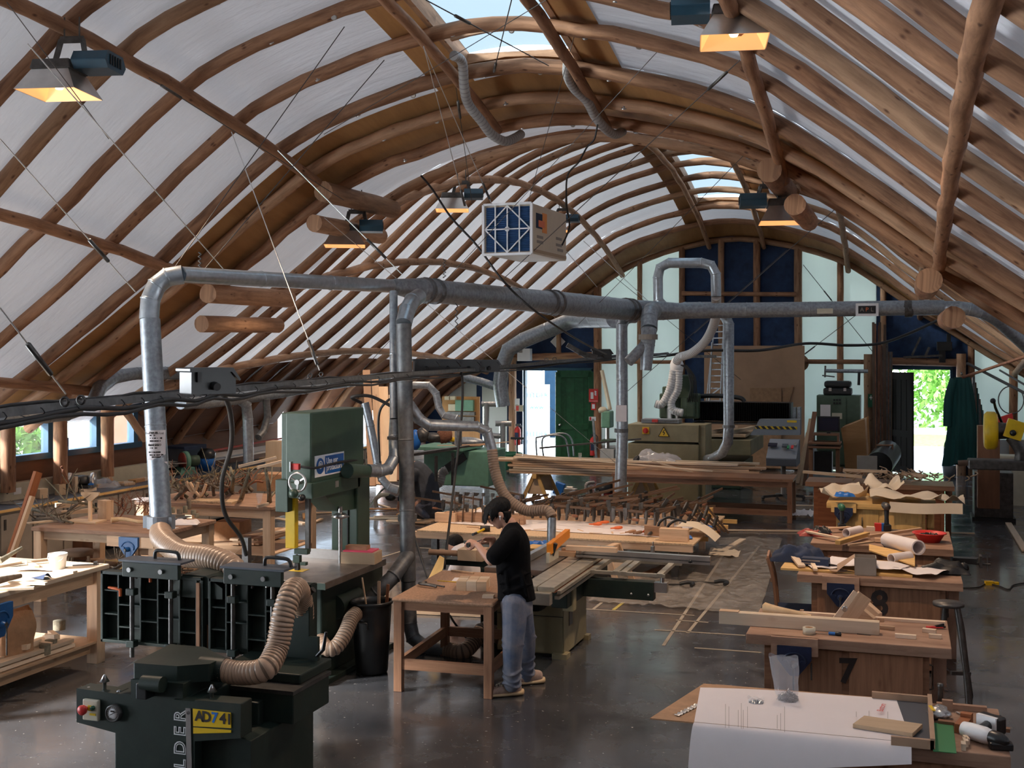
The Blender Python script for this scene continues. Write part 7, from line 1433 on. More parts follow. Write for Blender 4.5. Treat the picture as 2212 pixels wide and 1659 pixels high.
# far end of the hall
for i, (a, dy, lab) in enumerate((((1521, 747, 1738, 1014), .30, 'big brown fibreboard sheet leaning on the blue gable panels'), ((1524, 805, 1738, 1016), .18, 'second brown fibreboard sheet in front of the bigger one'))):
 o = fb(*a, YF-dy-.1, .03, 'fibreboard_sheet', 'mdf'); tag(o, lab, 'board')
tag(fb(1620, 838, 1688, 1012, YF-.5, .02, 'small_board', 'kraft'), 'small paler board in front of the fibreboard sheets', 'board'); tag(MB().prism([xz(at(a, b, Y=YF-.45)) for a, b in ((1690, 838), (1714, 836), (1704, 872), (1700, 900), (1690, 900))], 'Y', YF-.45, YF-.43).build('triangular_board', 'kraft'), 'small curved offcut board right of the paler board', 'board')
tag(MB().lathe([(0, 0), (.22, 0), (.22, .03), (0, .03)], 24, tuple(at(1728, 784, Y=YF-.12)), 'Y').build('round_board', 'mdf'), 'round brown board behind the edge of the fibreboard', 'board')
ld = T('ladder', 'aluminium extension ladder leaning before the blue gable panels', 'ladder', tuple(at(1545, 900, Y=30.0)))
for s0, s1, y_ in (((1526, 868), (1545, 690), 29.9), ((1556, 868), (1564, 688), 29.9), ((1532, 868), (1538, 740), 29.7), ((1562, 868), (1563, 740), 29.7)): kid(MB().beam(at(*s0, Y=y_), at(*s1, Y=y_+.35), .03, .08).build('ladder_rail', 'galv_bright'), ld)
for i in range(14):
 t = i/13; kid(MB().beam(at(1526+19*t, 866-176*t, Y=29.9+.35*t), at(1556+8*t, 866-177*t, Y=29.9+.35*t), .03, .03).build('rung', 'galv_bright'), ld)
kid(MB().beam(at(1528, 858, Y=29.7), at(1556, 838, Y=29.7), .02, .03).build('ladder_brace', 'galv_bright'), ld)
cb = RT('electrical_cabinet', 'beige green cabinet with red switch and lightning warning sign', 'cabinet', 1440, 1000, 23.6)
fb(1356, 957, 1509, 1085, 23.6, .8, 'cabinet_body', 'olive', cb, .02); fb(1356, 916, 1509, 956, 23.58, .8, 'cabinet_top', 'olive', cb, .01); fb(1509, 918, 1524, 1085, 23.7, .8, 'cabinet_side', 'olive', cb, .01)
p = at(1395, 930, Y=23.55); kid(MB().box(p.x, p.y, p.z, .14, .02, .14).build('switch_plate', 'yellow'), cb); kid(MB().lathe([(.055, 0), (.055, -.03), (0, -.03)], 18, (p.x, p.y-.01, p.z), 'Y').box(p.x, p.y-.05, p.z, .025, .03, .1).build('rotary_switch', 'red'), cb)
p = at(1434, 934, Y=23.55); kid(MB().prism([(p.x-.10, p.z-.08), (p.x+.10, p.z-.08), (p.x, p.z+.10)], 'Y', p.y-.008, p.y).build('warning_sign', 'yellow'), cb)
g = MB(); P3 = [V(p.x-.11, p.y-.012, p.z-.085), V(p.x+.11, p.y-.012, p.z-.085), V(p.x, p.y-.012, p.z+.11)]
for i in range(3): g.beam(P3[i], P3[(i+1) % 3], .006, .012)
g.beam((p.x+.015, p.y-.012, p.z+.05), (p.x-.02, p.y-.012, p.z), .006, .014).beam((p.x-.02, p.y-.012, p.z), (p.x+.02, p.y-.012, p.z-.005), .006, .012).beam((p.x+.02, p.y-.012, p.z-.005), (p.x-.005, p.y-.012, p.z-.055), .006, .014); kid(g.build('warning_bolt', 'ink'), cb)
fb(1385, 905, 1466, 915, 23.9, .4, 'top_tray', 'grey_plastic', cb); p = at(1415, 912, Y=23.8); kid(MB().beam(p, p+V(.45, 0, .03), .03, .03).build('spanner', 'dark_steel'), cb); kid(MB().box(p.x, p.y, p.z+.03, .12, .06, .06).build('spanner_head', 'red'), cb)
rt = RT('cnc_router', 'green router machine with black bellows and white hoses', 'machine', 1560, 950, 25.6)
fb(1518, 1000, 1600, 1062, 26.0, 2.2, 'machine_base', 'green_cab', rt, .02); fb(1500, 948, 1622, 985, 25.8, 2.4, 'bed', 'olive', rt, .02); 
a, b = at(1522, 938, Y=25.9), at(1610, 938, Y=25.9); kid(MB().b(a.x, 25.9, a.z-.05, b.x, 28.2, a.z).build('bed_top', 'ply_pale'), rt); kid(MB().beam((b.x-.35, 26, a.z+.03), (b.x-.1, 28.1, a.z+.03), .08, .07).build('bed_rail', 'pine_pale'), rt); kid(MB().beam((a.x+.1, 26, a.z+.03), (a.x+.4, 28.1, a.z+.03), .08, .07).build('bed_rail', 'pine_pale'), rt)
p, q = at(1497, 868, Y=26.3), at(1708, 912, Y=26.3); g = MB(); n_ = 44
for i in range(n_): x0 = p.x+(q.x-p.x)*i/n_; x1 = p.x+(q.x-p.x)*(i+1)/n_; xm = (x0+x1)/2; g._add([(x0, 26.3, p.z), (xm, 26.24, p.z), (xm, 26.24, q.z), (x0, 26.3, q.z), (x1, 26.3, p.z), (x1, 26.3, q.z)], [(0,0)]*6, [(0,1,2,3)[::-1], (1,4,5,2)[::-1]])
g.b(p.x, 26.3, q.z, q.x, 26.9, p.z); kid(g.build('bellows', 'black_plastic'), rt); fb(1495, 912, 1650, 918, 26.2, .6, 'gantry_rail', 'dark_steel', rt)
for px in (1712, 1722): fb(px, 880, px+7, 930, 26.4, .3, 'gantry_post', 'galv', rt)
for a in ((1424, 850, 1508, 905, 'head_block'), (1448, 810, 1492, 862, 'spindle_housing'), (1430, 835, 1448, 880, 'side_motor'), (1470, 858, 1486, 900, 'side_motor'), (1482, 868, 1500, 902, 'side_motor'), (1440, 880, 1452, 912, 'spindle'), (1458, 884, 1466, 915, 'spindle')): fb(a[0], a[1], a[2], a[3], 26.0-.1*(a[4] != 'head_block'), .4, a[4], 'green_cab' if a[4] != 'spindle' else 'steel', rt, .03)
c_ = at(1462, 790, Y=25.9); kid(MB().lathe([(.13, -.16), (.15, -.05), (.15, .04), (.11, .14), (.08, .18), (0, .18)], 20, tuple(c_)).build('hose_cap', 'white'), rt)
flex('router_hose', [at(a, b, Y=25.6) for a, b in ((1455, 800), (1450, 830), (1440, 858), (1428, 874), (1416, 872))], .085, 'white', 'left short white hose on the router head', pitch=.05, amp=.06); flex('router_hose', [at(a, b, Y=25.6) for a, b in ((1466, 800), (1464, 840), (1450, 868), (1455, 886), (1475, 892))], .085, 'white', 'right short white hose on the router head', pitch=.05, amp=.06)
for i in range(5): cord([at(1470+3*i, 788, Y=25.8), at(1484+4*i, 800+3*i, Y=25.8), at(1492+3*i, 835, Y=25.8), at(1486+5*i, 868, Y=25.9)], .012, 'thin cable looping over the router head', 'cable', 'machine_cable')['group'] = 'cables over the router head'
g = MB().tube(bez([at(1500, 858, Y=26.5), at(1530, 855, Y=26.5), at(1570, 856, Y=26.5), at(1600, 860, Y=26.5), at(1608, 868, Y=26.5)], 5), .05, 8); kid(g.build('cable_chain', 'black_plastic'), rt)
hg = kid(MB().prism([xz(at(a, b, Y=25.2)) for a, b in ((1620, 940), (1634, 918), (1640, 906), (1728, 906), (1728, 940))], 'Y', 25.2, 25.5).build('hazard_guard', 'grey_plastic'), rt); a, b = at(1632, 920, Y=25.19), at(1722, 928, Y=25.19); kid(MB().b(a.x, 25.185, b.z, b.x, 25.2, a.z).build('hazard_tape', 'yellow'), rt)
for i in range(7): x = a.x+(b.x-a.x)*(i+.3)/7; kid(MB().prism([(x, b.z), (x+.07, b.z), (x+.02, a.z), (x-.05, a.z)], 'Y', 25.178, 25.185).build('hazard_stripe', 'black'), rt)
fb(1700, 908, 1721, 913, 25.18, .01, 'yellow_label', 'yellow', rt)
cn = RT('control_console', 'grey sloping control console on a wheeled stand', 'console', 1690, 980, 24.2); o = MB().prism([(24.0, at(1690, 990, Y=24).z), (24.7, at(1690, 955, Y=24).z), (24.9, at(1690, 955, Y=24).z), (24.9, at(1690, 1008, Y=24).z), (24.05, at(1690, 1008, Y=24).z)], 'X', at(1657, 980, Y=24.2).x, at(1722, 980, Y=24.2).x).build('console_body', 'grey_plastic', bev=.02); kid(o, cn)
p = at(1690, 968, Y=24.3)
for dx, dz, w_, m in ((-.2, .02, .18, 'screen'), (.05, .0, .12, 'slate'), (.2, -.05, .05, 'red'), (.12, -.06, .04, 'green_plastic'), (.24, .05, .05, 'hood')): kid(MB().box(p.x+dx, 24.35+dz*2, p.z+.05+dz*.4, w_, .14, .02, rx=.35).build('console_keys', m), cn)
kid(MB().cyl((p.x, 24.5, .1), (p.x, 24.5, p.z-.12), .05, 12).build('pedestal', 'grey_cab'), cn)
for a_ in (0, 1.57, 3.14, 4.71): kid(MB().beam((p.x, 24.5, .09), (p.x+.42*math.cos(a_+.4), 24.5+.42*math.sin(a_+.4), .06), .05, .05).ball((p.x+.42*math.cos(a_+.4), 24.5+.42*math.sin(a_+.4), .04), .04, n=8).build('castor_arm', 'dark_steel'), cn)
gc2 = RT('metal_cabinet', 'dark green metal cabinet with a paper taped on it', 'cabinet', 1810, 950, 28.); fb(1764, 856, 1828, 1005, 28., .01, 'cabinet_door', 'green_cab', gc2); fb(1764, 854, 1858, 1010, 28.02, .7, 'cabinet_body', 'green_cab', gc2); fb(1772, 874, 1794, 900, 27.98, .01, 'taped_paper', 'paper', gc2, 0); fb(1797, 892, 1819, 905, 27.98, .01, 'taped_paper', 'cream', gc2, 0)
for i in range(6): fb(1800+6*(i % 3), 862+7*(i//3), 1804+6*(i % 3), 866+7*(i//3), 27.97, .02, 'cabinet_button', 'black', gc2, 0)
cs_ = RT('tool_case', 'black plastic tool case on top of the green metal cabinet', 'case', 1808, 840, 28.1); fb(1778, 838, 1840, 854, 28.05, .5, 'case_base', 'black_plastic', cs_, .04); fb(1780, 823, 1838, 838, 28.03, .5, 'case_lid', 'black_plastic', cs_, .05)
for px in (1790, 1822): fb(px, 838, px+6, 845, 28.02, .03, 'latch', 'hood', cs_, 0)
cr = RT('clamp_rack', 'grey tube rack with a lever above the black tool case', 'rack', 1820, 800, 28.2); kid(MB().cyl(at(1783, 801, Y=28.3), at(1875, 802, Y=28.3), .045, 10).build('rack_tube', 'galv'), cr); kid(MB().beam(at(1783, 790, Y=28.3), at(1782, 815, Y=28.3), .04, .05).beam(at(1776, 811, Y=28.3), at(1803, 814, Y=28.3), .04, .03).build('lever', 'dark_steel'), cr); kid(MB().beam(at(1856, 803, Y=28.3), at(1855, 832, Y=28.3), .06, .06).build('rack_post', 'black_plastic'), cr)
dk = RT('computer_desk', 'small wooden stand holding a monitor by the green cabinet', 'desk', 1780, 1000, 26.4); 
for px in (1747, 1805): fb(px, 965, px+9, 1052, 26.4, .08, 'leg', 'bench_wood', dk)
for y0, y1 in ((955, 961), (964, 970), (1038, 1042)): fb(1745, y0, 1815, y1, 26.35, .6, 'shelf', 'bench_wood', dk)
fb(1754, 936, 1812, 942, 26.5, .4, 'monitor_shelf', 'bench_wood', dk); fb(1754, 940, 1758, 956, 26.5, .4, 'riser', 'bench_wood', dk); fb(1808, 940, 1812, 956, 26.5, .4, 'riser', 'bench_wood', dk); fb(1759, 975, 1797, 1025, 26.5, .4, 'black_case', 'black_plastic', dk)
mo = RT('monitor', 'black computer monitor on the wooden stand', 'monitor', 1790, 920, 26.6); fb(1766, 899, 1814, 933, 26.6, .04, 'screen_frame', 'black_plastic', mo); fb(1769, 902, 1811, 930, 26.59, .01, 'screen', 'screen', mo, 0); fb(1786, 933, 1794, 938, 26.6, .1, 'monitor_stand', 'black_plastic', mo)
for i, (a, m, lab) in enumerate((((1728, 1050, 1752, 905), 'ply_pale', 'thin board leaning left of the computer stand'), ((1736, 1048, 1760, 890), 'brown_ply', 'dark board leaning beside the computer stand'), ((1722, 1045, 1746, 935), 'pine', 'narrow strip leaning left of the dark board'))): board('leaning_board', at(a[0], a[1], D=26), at(a[2], a[3], D=27), .10, .03, m, lab)
for i, (x0, m, lab) in enumerate(((0, 'plywood', 'front plywood sheet of the set leaning right of the computer'), (10, 'ply_pale', 'middle plywood sheet of the set leaning right of the computer'), (20, 'plywood', 'rear plywood sheet of the set leaning right of the computer'))):
 tag(MB().prism([xz(at(a+x0*.4, b-x0*.3, Y=26.8+i*.1)) for a, b in ((1816, 925), (1868, 905), (1872, 980), (1866, 1056), (1828, 1052), (1822, 960))], 'Y', 26.8+i*.1, 26.82+i*.1).build('leaning_sheet', m), lab, 'board')
rb = RT('roll_box', 'black roll poking out of a wooden frame by the furthest bench', 'roll', 1890, 990, 24.); kid(MB().cyl(at(1898, 1005, Y=24), at(1918, 978, Y=25.2), .26, 20).build('black_roll', 'black_plastic'), rb)
for a in ((1890, 960, 1930, 964), (1926, 960, 1930, 1015), (1890, 960, 1894, 1015)): fb(*a, 24.6, .1, 'frame_side', 'bench_wood', rb)
tag(fb(1851, 984, 1895, 1085, 23.2, .03, 'plain_panel', 'grey_cab'), 'pale grey panel leaning in front of the black roll', 'panel'); 
rr = random.Random(4)
for i in range(16): px = 1888+2.4*i; board('steel_bar', at(px, 1029, D=28.3), at(px+rr.uniform(-3, 3), 690+60*rr.random() if i < 12 else 760, D=28.6), .06, .05, ('iron_bar', 'log_bark', 'dark_steel')[i % 3], 'dark long bar standing in the upright rack left of the open right door', 'bar', 'upright bars left of the open right door')
def sign(px0, py0, px1, py1, Y, m, lab, txt=None, tm='white', ts=.08, name='safety_sign', dz=0):
 a, b = at(px0, py0, Y=Y), at(px1, py1, Y=Y); t = MB().b(0, 0, b.z-a.z, b.x-a.x, .012, 0).build(name, m, None, lab, 'sign', loc=tuple(a))
 if txt:
  for k_, l_ in enumerate(txt): textmesh('sign_text', l_, ts, tm, face_mtx(((b.x-a.x)/2, -.004, (b.z-a.z)*(.5 if len(txt) == 1 else .3+.45*k_)), (1,0,0), (0,0,1)), t)
 return t, b.x-a.x, a.z-b.z
sign(1180, 779, 1207, 785, YF-.42, 'green_plastic', 'small green exit sign over the left double door', ('EXIT',), 'white', .06)
t, w_, h_ = sign(1875, 851, 1888, 880, YF-.45, 'barrel_green', 'green first aid sign on the post by the upright bars'); MB().b(w_*.44, -.006, -h_*.45, w_*.56, -.001, -h_*.1).b(w_*.25, -.007, -h_*.32, w_*.75, -.002, -h_*.22).build('white_cross', 'white', t)
t, w_, h_ = sign(1272, 840, 1292, 869, YF-.25, 'red', 'red fire extinguisher sign on the post by the green door', None); MB().b(w_*.2, -.006, -h_*.75, w_*.5, -.001, -h_*.25).build('extinguisher_symbol', 'white', t); textmesh('sign_text', 'Fire extinguisher', .035, 'white', face_mtx((w_/2, -.006, -h_*.9), (1,0,0), (0,0,1)), t)
for k_ in range(3): MB().box(w_*.72, -.004, -h_*(.2+.12*k_), w_*.22, .006, .03, ry=.5).build('flame_mark', 'white', t)
t, w_, h_ = sign(1277, 870, 1287, 886, YF-.25, 'red', 'small red notice just below the extinguisher sign'); MB().b(w_*.2, -.004, -h_*.8, w_*.8, 0, -h_*.2).build('notice_panel', 'white', t)
t, w_, h_ = sign(1272, 900, 1287, 909, YF-.25, 'white', 'small white and red notice above the right extinguisher'); MB().b(w_*.1, -.004, -h_*.9, w_*.35, 0, -h_*.1).build('notice_panel', 'red', t)
t, w_, h_ = sign(1112, 861, 1122, 885, YF-.42, 'white', 'white notice on the left door post'); MB().b(w_*.2, -.004, -h_*.9, w_*.8, 0, -h_*.55).build('notice_panel', 'grey_cab', t)
t, w_, h_ = sign(1113, 875, 1130, 889, YF-.45, 'cream', 'cream fire action notice beside the left door post'); MB().b(w_*.1, -.004, -h_*.9, w_*.45, 0, -h_*.1).build('notice_panel', 'red', t)
t, w_, h_ = sign(2056, 842, 2064, 870, YF-.2, 'red', 'red notice partly behind the teal coat', None)
dm = MB().box(0, 0, 0, .30, .012, .30, ry=PI/4).build('diamond_sign', 'white', None, 'white diamond-shaped sign on the blue panel over the doors', 'sign', loc=tuple(at(1205, 738, Y=YF-.05)))
ub = RT('unit_heater', 'white control box on the lintel left of the green door', 'box', 1131, 765, YF-.5); fb(1117, 753, 1145, 780, YF-.55, .2, 'heater_case', 'white', ub, .01); fb(1120, 756, 1128, 762, YF-.57, .02, 'heater_dial', 'grey_cab', ub)
def extinguisher(px, py, Y, lab):
 p = at(px, py, Y=Y); t = T('fire_extinguisher', lab, 'fire extinguisher', (p.x, p.y, p.z)); MB().lathe([(.0, 0), (.08, .01), (.085, .04), (.085, .42), (.06, .48), (.02, .50), (.02, .54), (0, .54)], 18).build('cylinder', 'red', t)
 MB().b(-.05, -.02, .52, .08, .02, .58).tube(bez([V(.03, 0, .55), V(.13, 0, .5), V(.12, -.02, .2), V(.10, -.02, .05)], 5), .012, 6).build('valve_and_hose', 'black_plastic', t); MB().b(-.05, -.088, .15, .05, -.08, .35).build('extinguisher_label', 'navy_cloth', t); return t
extinguisher(1118, 962, YF-.55, 'red fire extinguisher on the left door post'); extinguisher(1281, 985, YF-.35, 'red fire extinguisher at the foot of the green door post')
sh2 = T('grey_shed', 'pale grey shed with a banner outside the double door', 'shed', (-12.5, 37, 0)); kid(MB().b(-14.6, 36.5, 0, -12.15, 40, 3.3).build('shed_wall', 'bg_wall'), sh2); kid(MB().b(-12.1, 40, 0, -11.2, 42, 3.2).build('shed_annex', 'blue_frame'), sh2); kid(MB().beam((-14.9, 36.3, 3.3), (-11.9, 36.3, 3.2), .3, .12).build('shed_roof_edge', 'hood'), sh2)
p = at(1150, 900, Y=36.2); bn2 = MB().b(0, 0, -1.45, .9, .02, .35).build('banner', 'white', None, 'white banner with blue lettering leaning on the shed outside', 'banner', loc=(p.x-.35, 36.3, 1.6))
for k_, (s_, z_) in enumerate((('FELDER', -.0), ('www.', -.38), ('FELDER', -1.25))): textmesh('banner_text', s_, .22, 'bright_blue', face_mtx((.48, -.012, z_), (1,0,0), (0,0,1)), bn2)
foliage('hedge_bush', (-10.6, 46, 1.8), (2.0, 1.4, 2.4), 2600, 'leaf', 'green foliage seen over the shed through the double door', 'bush', 14)
tag(MB().tube(bez([at(a, b, D=27) for a, b in ((1160, 990), (1158, 950), (1165, 944), (1215, 936), (1235, 950), (1240, 985))], 5), .02, 8).build('bent_tube_frame', 'galv'), 'bent metal tube frame standing before the double door', 'frame'); tag(MB().tube(bez([at(a, b, D=26.6) for a, b in ((1175, 992), (1172, 948), (1200, 940), (1222, 950), (1230, 990))], 5), .02, 8).build('bent_tube_frame', 'galv'), 'second, lower bent tube frame before the double door', 'frame')
rs_ = T('roller_stand', 'black roller stand on folded legs near the red extinguisher', 'roller stand', at(1117, 1022, z=0)); MB().cyl((-.16, 0, .86), (.16, 0, .86), .03, 12).cyl((0, 0, .2), (0, 0, .86), .025, 8).build('roller', 'black_plastic', rs_)
for a_ in (0, 2.1, 4.2): MB().beam((0, 0, .35), (.32*math.cos(a_), .32*math.sin(a_), 0), .03, .03).build('leg', 'black_plastic', rs_)
pdl = RT('pillar_drill', 'grey green pillar drill against the pale glazing', 'drill', 1306, 930, 28.5); kid(MB().cyl(at(1312, 985, Y=28.5), at(1312, 885, Y=28.5), .05, 12).build('column', 'hood'), pdl); fb(1298, 888, 1318, 925, 28.3, .4, 'drill_head', 'green_bench', pdl, .03); fb(1297, 950, 1322, 956, 28.2, .5, 'drill_table', 'green_cab', pdl); fb(1296, 970, 1326, 1000, 28.2, .5, 'drill_base', 'concrete', pdl); kid(MB().lathe([(0, 0), (.1, .02), (.12, .1), (.06, .16), (0, .17)], 14, tuple(at(1302, 893, Y=28.4))).build('pulley_cover', 'cream'), pdl)
board('standing_pipe', at(1300, 800, D=29.5), at(1318, 885, D=29.3), .07, .07, 'cream', 'slanting cream tube against the left pale glazing', 'pipe'); board('standing_pipe', at(1281, 905, D=28.6), at(1288, 990, D=28.6), .05, .05, 'galv', 'thin grey tube standing by the right extinguisher', 'pipe')
br = T('oil_barrel', 'green barrel tub on the floor near the left extinguisher', 'barrel', at(1098, 1012, z=0)); MB().lathe([(.0, 0), (.30, 0), (.36, .36), (.38, .40), (.34, .41), (.30, .3), (0, .28)], 24, caps=False).build('barrel_shell', 'barrel_green', br)
for i, (px, y0, y1, r_) in enumerate(((1050, 870, 1052, .07), (1085, 915, 1052, .07))): p, q = at(px, y0, D=26), at(px, y1, D=26); MB().tube([p, q], r_, 14).build('silver_pipe', 'silver_duct', None, ('left foil-wrapped pipe stack right of the electric panel', 'right foil-wrapped pipe stack near the barrel')[i], 'pipe')
for i, (a, b) in enumerate((((1040, 873), (1092, 873)), ((1070, 915), (1105, 915)), ((1055, 940), (1090, 943)))): MB().tube([at(*a, D=26), at(*b, D=26)], .06, 12).build('silver_pipe', 'silver_duct', None, ('upper','middle','lower')[i]+' foil-wrapped cross pipe by the large bent duct', 'pipe')
eb = RT('electric_panel', 'brown board with grey fuse boxes at the far left corner', 'electrical panel', 1000, 880, 27.6); fb(955, 856, 1036, 955, 27.8, .05, 'backboard', 'plywood', eb)
for a, m in (((983, 864, 1003, 888), 'green_bench'), ((1003, 864, 1022, 888), 'green_bench'), ((968, 873, 983, 888), 'cream'), ((965, 889, 1025, 898), 'galv_dull'), ((960, 856, 970, 864), 'cream'), ((972, 856, 983, 864), 'cream'), ((990, 900, 1024, 912), 'galv_dull'), ((972, 903, 982, 912), 'cream')): fb(*a, 27.7, .12, 'fuse_box', m, eb)
gb1 = RT('green_bench', 'long green steel bench cabinet with a dark slot', 'bench cabinet', 985, 1010, 22.5); fb(915, 972, 1055, 1052, 22.4, 1.1, 'cabinet_body', 'green_bench', gb1, .02); p = at(978, 1005, Y=22.35); kid(MB().box(p.x, 22.38, p.z+.02, .62, .03, .16, ry=-.6).build('curved_slot', 'black'), gb1)
fb(890, 965, 1000, 975, 22.0, 1.2, 'bench_top', 'green_bench', gb1); 
rt2 = RT('roller_table', 'dark slatted roller table in front of the green bench cabinet', 'roller table', 940, 990, 20.6); a, b = at(868, 985, D=19.5), at(985, 968, D=22.); 
for i in range(14): t = i/13; p = a.lerp(b, t); kid(MB().beam(p, p+V(.18, .55, .02), .07, .03).build('table_slat', 'dark_steel'), rt2)
kid(MB().beam(a, b, .05, .06).build('table_rail', 'dark_steel'), rt2)
for px, y0, y1, d in ((942, 985, 1040, 20.8), (978, 978, 1048, 21.6)): kid(MB().tube([at(px, y0, D=d), at(px, y1, D=d)], .03, 10).build('leg', 'dark_steel'), rt2)
flex('bench_hose', [at(a, b, D=21.5) for a, b in ((965, 1015), (955, 1022), (950, 1042), (935, 1050), (915, 1050))], .075, 'hose_grey', 'pale ribbed hose lying at the foot of the green bench cabinet', pitch=.04)
for i, (px, py, m, s_, lab) in enumerate(((960, 940, 'log_bark', (.16, .12, .16), 'reddish engine lump on the green bench'), (912, 940, 'dark_steel', (.14, .12, .14), 'dark machine part behind the drop pipe on the bench'), (880, 935, 'red', (.12, .12, .22), 'red tub behind the tall drop pipe'), (897, 950, 'bright_blue', (.12, .12, .2), 'blue tub beside the red tub'), (985, 950, 'yellow', (.2, .05, .05), 'yellow spirit level on the green bench'), (1010, 955, 'galv', (.35, .15, .1), 'grey metal trough on the green bench'), (935, 945, 'dark_steel', (.2, .1, .1), 'dark mechanical parts on the green bench'))):
 p = at(px, py, D=22.6); it('bench_item', m, p, lab, 'tool' if 'tub' not in lab else 'tub', MB().ball((0, 0, 0), 1., s_, 14, jit=.25 if m in ('log_bark', 'dark_steel') else 0, seed=i))
for i in range(7): p = at(945+10*i, 962, D=22.2); board('veneer_strip', p, p+V(.8, .2, .03*i*.4), .05, .01, 'pine', 'pale strips lying on the near edge of the green bench', grp='pale strips on the green bench')
for i, (px, w_, m) in enumerate(((797, .13, 'mdf'), (812, .12, 'pine'), (826, .16, 'ply_pale'), (842, .14, 'pine_pale'), (856, .1, 'brown_ply'), (866, .18, 'pine'))): board('leaning_plank', at(px+8, 1050-3*i, D=19.8), at(px-6+4*i, 800+18*i, D=21.2), w_, .03, m, ORD[i]+' from the left of the tall planks leaning behind the bandsaw', grp='planks leaning behind the bandsaw')
rr = random.Random(17)
for i in range(22): p = at(rr.uniform(640, 1020), rr.uniform(1075, 1135), z=.01); board('floor_offcut', p, p+V(rr.uniform(-.9, .9), rr.uniform(-.5, .5), .02), .05+.1*rr.random(), .02, ('pine', 'pine_pale', 'plywood')[i % 3], 'thin offcut scattered on the floor around the bending person', grp='offcuts around the bending person')
js = T('band_jigsaw', 'black handheld machine with a pale frame before the bending person', 'power tool', at(835, 1098, z=.12)); MB().tube(bez([V(-.2, 0, .0), V(-.22, 0, .15), V(-.1, 0, .24), V(.06, 0, .24)], 4), .04, 10).build('frame', 'cream', js); MB().ball((.08, 0, .2), .09, (1.2, .6, .7), 12).build('motor', 'black_plastic', js)
cord([at(795, 1100, z=.03), at(812, 1075, z=.1), at(830, 1055, z=.3), at(850, 1058, D=17)], .02, 'grey green hose arching on the floor behind the bandsaw', 'green_cab')
for i, (a, b, w_, lab) in enumerate((((1450, 1080), (1690, 1100), .08, 'dark board on the floor under the plain pine table'), ((1570, 1145), (1735, 1147), .03, 'long thin lath on the floor left of the yellow bench'), ((1720, 1072), (1890, 1073), .03, 'thin lath on the floor behind the plain table'), ((1715, 1092), (1880, 1093), .03, 'second thin lath on the floor behind the yellow bench'), ((2040, 1151), (2105, 1152), .03, 'thin lath end right of the bench with the bowl'), ((2178, 1130), (2215, 1190), .1, 'pale plank on the floor at the right edge'), ((1545, 1200), (1605, 1165), .10, 'pale board lying at an angle right of the clamp table'), ((1350, 1258), (1440, 1222), .12, 'brown board on the plastic film in front of the clamp table'))):
 board('floor_board', at(*a, z=.02), at(*b, z=.02), w_, .025, 'pine_pale' if i not in (0, 7) else 'bench_wood', lab)
sheetw('paper_scrap', 'paper_cream', [(q.x, q.y) for q in (at(1530, 1205, z=0), at(1595, 1210, z=0), at(1600, 1196, z=0), at(1535, 1190, z=0))], .03, 'torn white paper scrap right of the clamp table', 'paper', .02); sheetw('paper_scrap', 'paper', [(q.x, q.y) for q in (at(1710, 1122, z=0), at(1755, 1124, z=0), at(1760, 1112, z=0), at(1715, 1110, z=0))], .03, 'white crumpled scraps left of the yellow bench', 'paper', .05)
fl = [at(1270, 1300, z=0), at(1640, 1330, z=0), at(1690, 1165, z=0), at(1440, 1160, z=0)]
def filmf(u, v):
 a, b, c, d = fl; x = (a.x*(1-u)+b.x*u)*(1-v)+(d.x*(1-u)+c.x*u)*v; y = (a.y*(1-u)+b.y*u)*(1-v)+(d.y*(1-u)+c.y*u)*v
 return (x, y, .006+.06*abs(noise.noise(V(u*6, v*5, 2)))+.035*abs(noise.noise(V(u*15, v*12, 5))))
tag(MB().sheet(filmf, 90, 80).build('plastic_film', 'film'), 'wrinkled translucent plastic film spread on the floor right of the saw', 'plastic film')
for i, (px, py, rz, lab) in enumerate(((1460, 1266, .1, 'black pistol-grip tool lying on the plastic film'), (1535, 1262, -.1, 'black hand tool further right on the plastic film'))): t = T('hand_tool', lab, 'tool', at(px, py, z=.03), rz); MB().beam((-.25, 0, .01), (.05, 0, .02), .03, .02).build('blade', 'dark_steel', t); MB().tube(bez([V(.05, 0, .03), V(.15, .02, .05), V(.22, .0, .04), V(.2, -.08, .03)], 4), .025, 8).build('grip', 'black_plastic', t)
for i, (a, b, w_, m, lab) in enumerate((((1433, 1395), (1562, 1200), .035, 'tape', 'left of the two long tape lines on the floor'), ((1485, 1368), (1640, 1180), .035, 'tape', 'right of the two long tape lines on the floor'), ((1265, 1316), (1500, 1330), .03, 'tape', 'pale tape line crossing the floor right of the saw'), ((1414, 1361), (1610, 1373), .03, 'tape', 'faint tape line left of bench 7'), ((1500, 1400), (1645, 1410), .03, 'tape', 'short tape line left of the bench 7 cabinet'), ((1282, 1316), (1300, 1302), .035, 'tape', 'short pale tape mark below the saw arm'), ((1325, 1318), (1346, 1302), .04, 'tape_yellow', 'short yellow tape mark below the saw arm'), ((800, 1212), (885, 1185), .035, 'tape', 'white tape line on the floor behind the drop pipe'), ((900, 1183), (1010, 1190), .03, 'tape', 'white tape line behind the saw extension'), ((1460, 1340), (1530, 1345), .03, 'tape', 'short scuffed tape piece between the long lines'))):
 p, q = at(*a, z=0), at(*b, z=0); p.z = q.z = .0025; MB().beam(p, q, w_, .003).build('floor_tape', m, None, lab, 'tape line')
def coat(u, v):
 a = 2*PI*u; r_ = .16+.20*v**.7; f_ = 1+.22*math.sin(7*a+2*v)*v+.08*math.sin(13*a); return (r_*f_*math.cos(a), r_*.5*f_*math.sin(a), -1.95*v+.05*math.sin(3*a)*v)
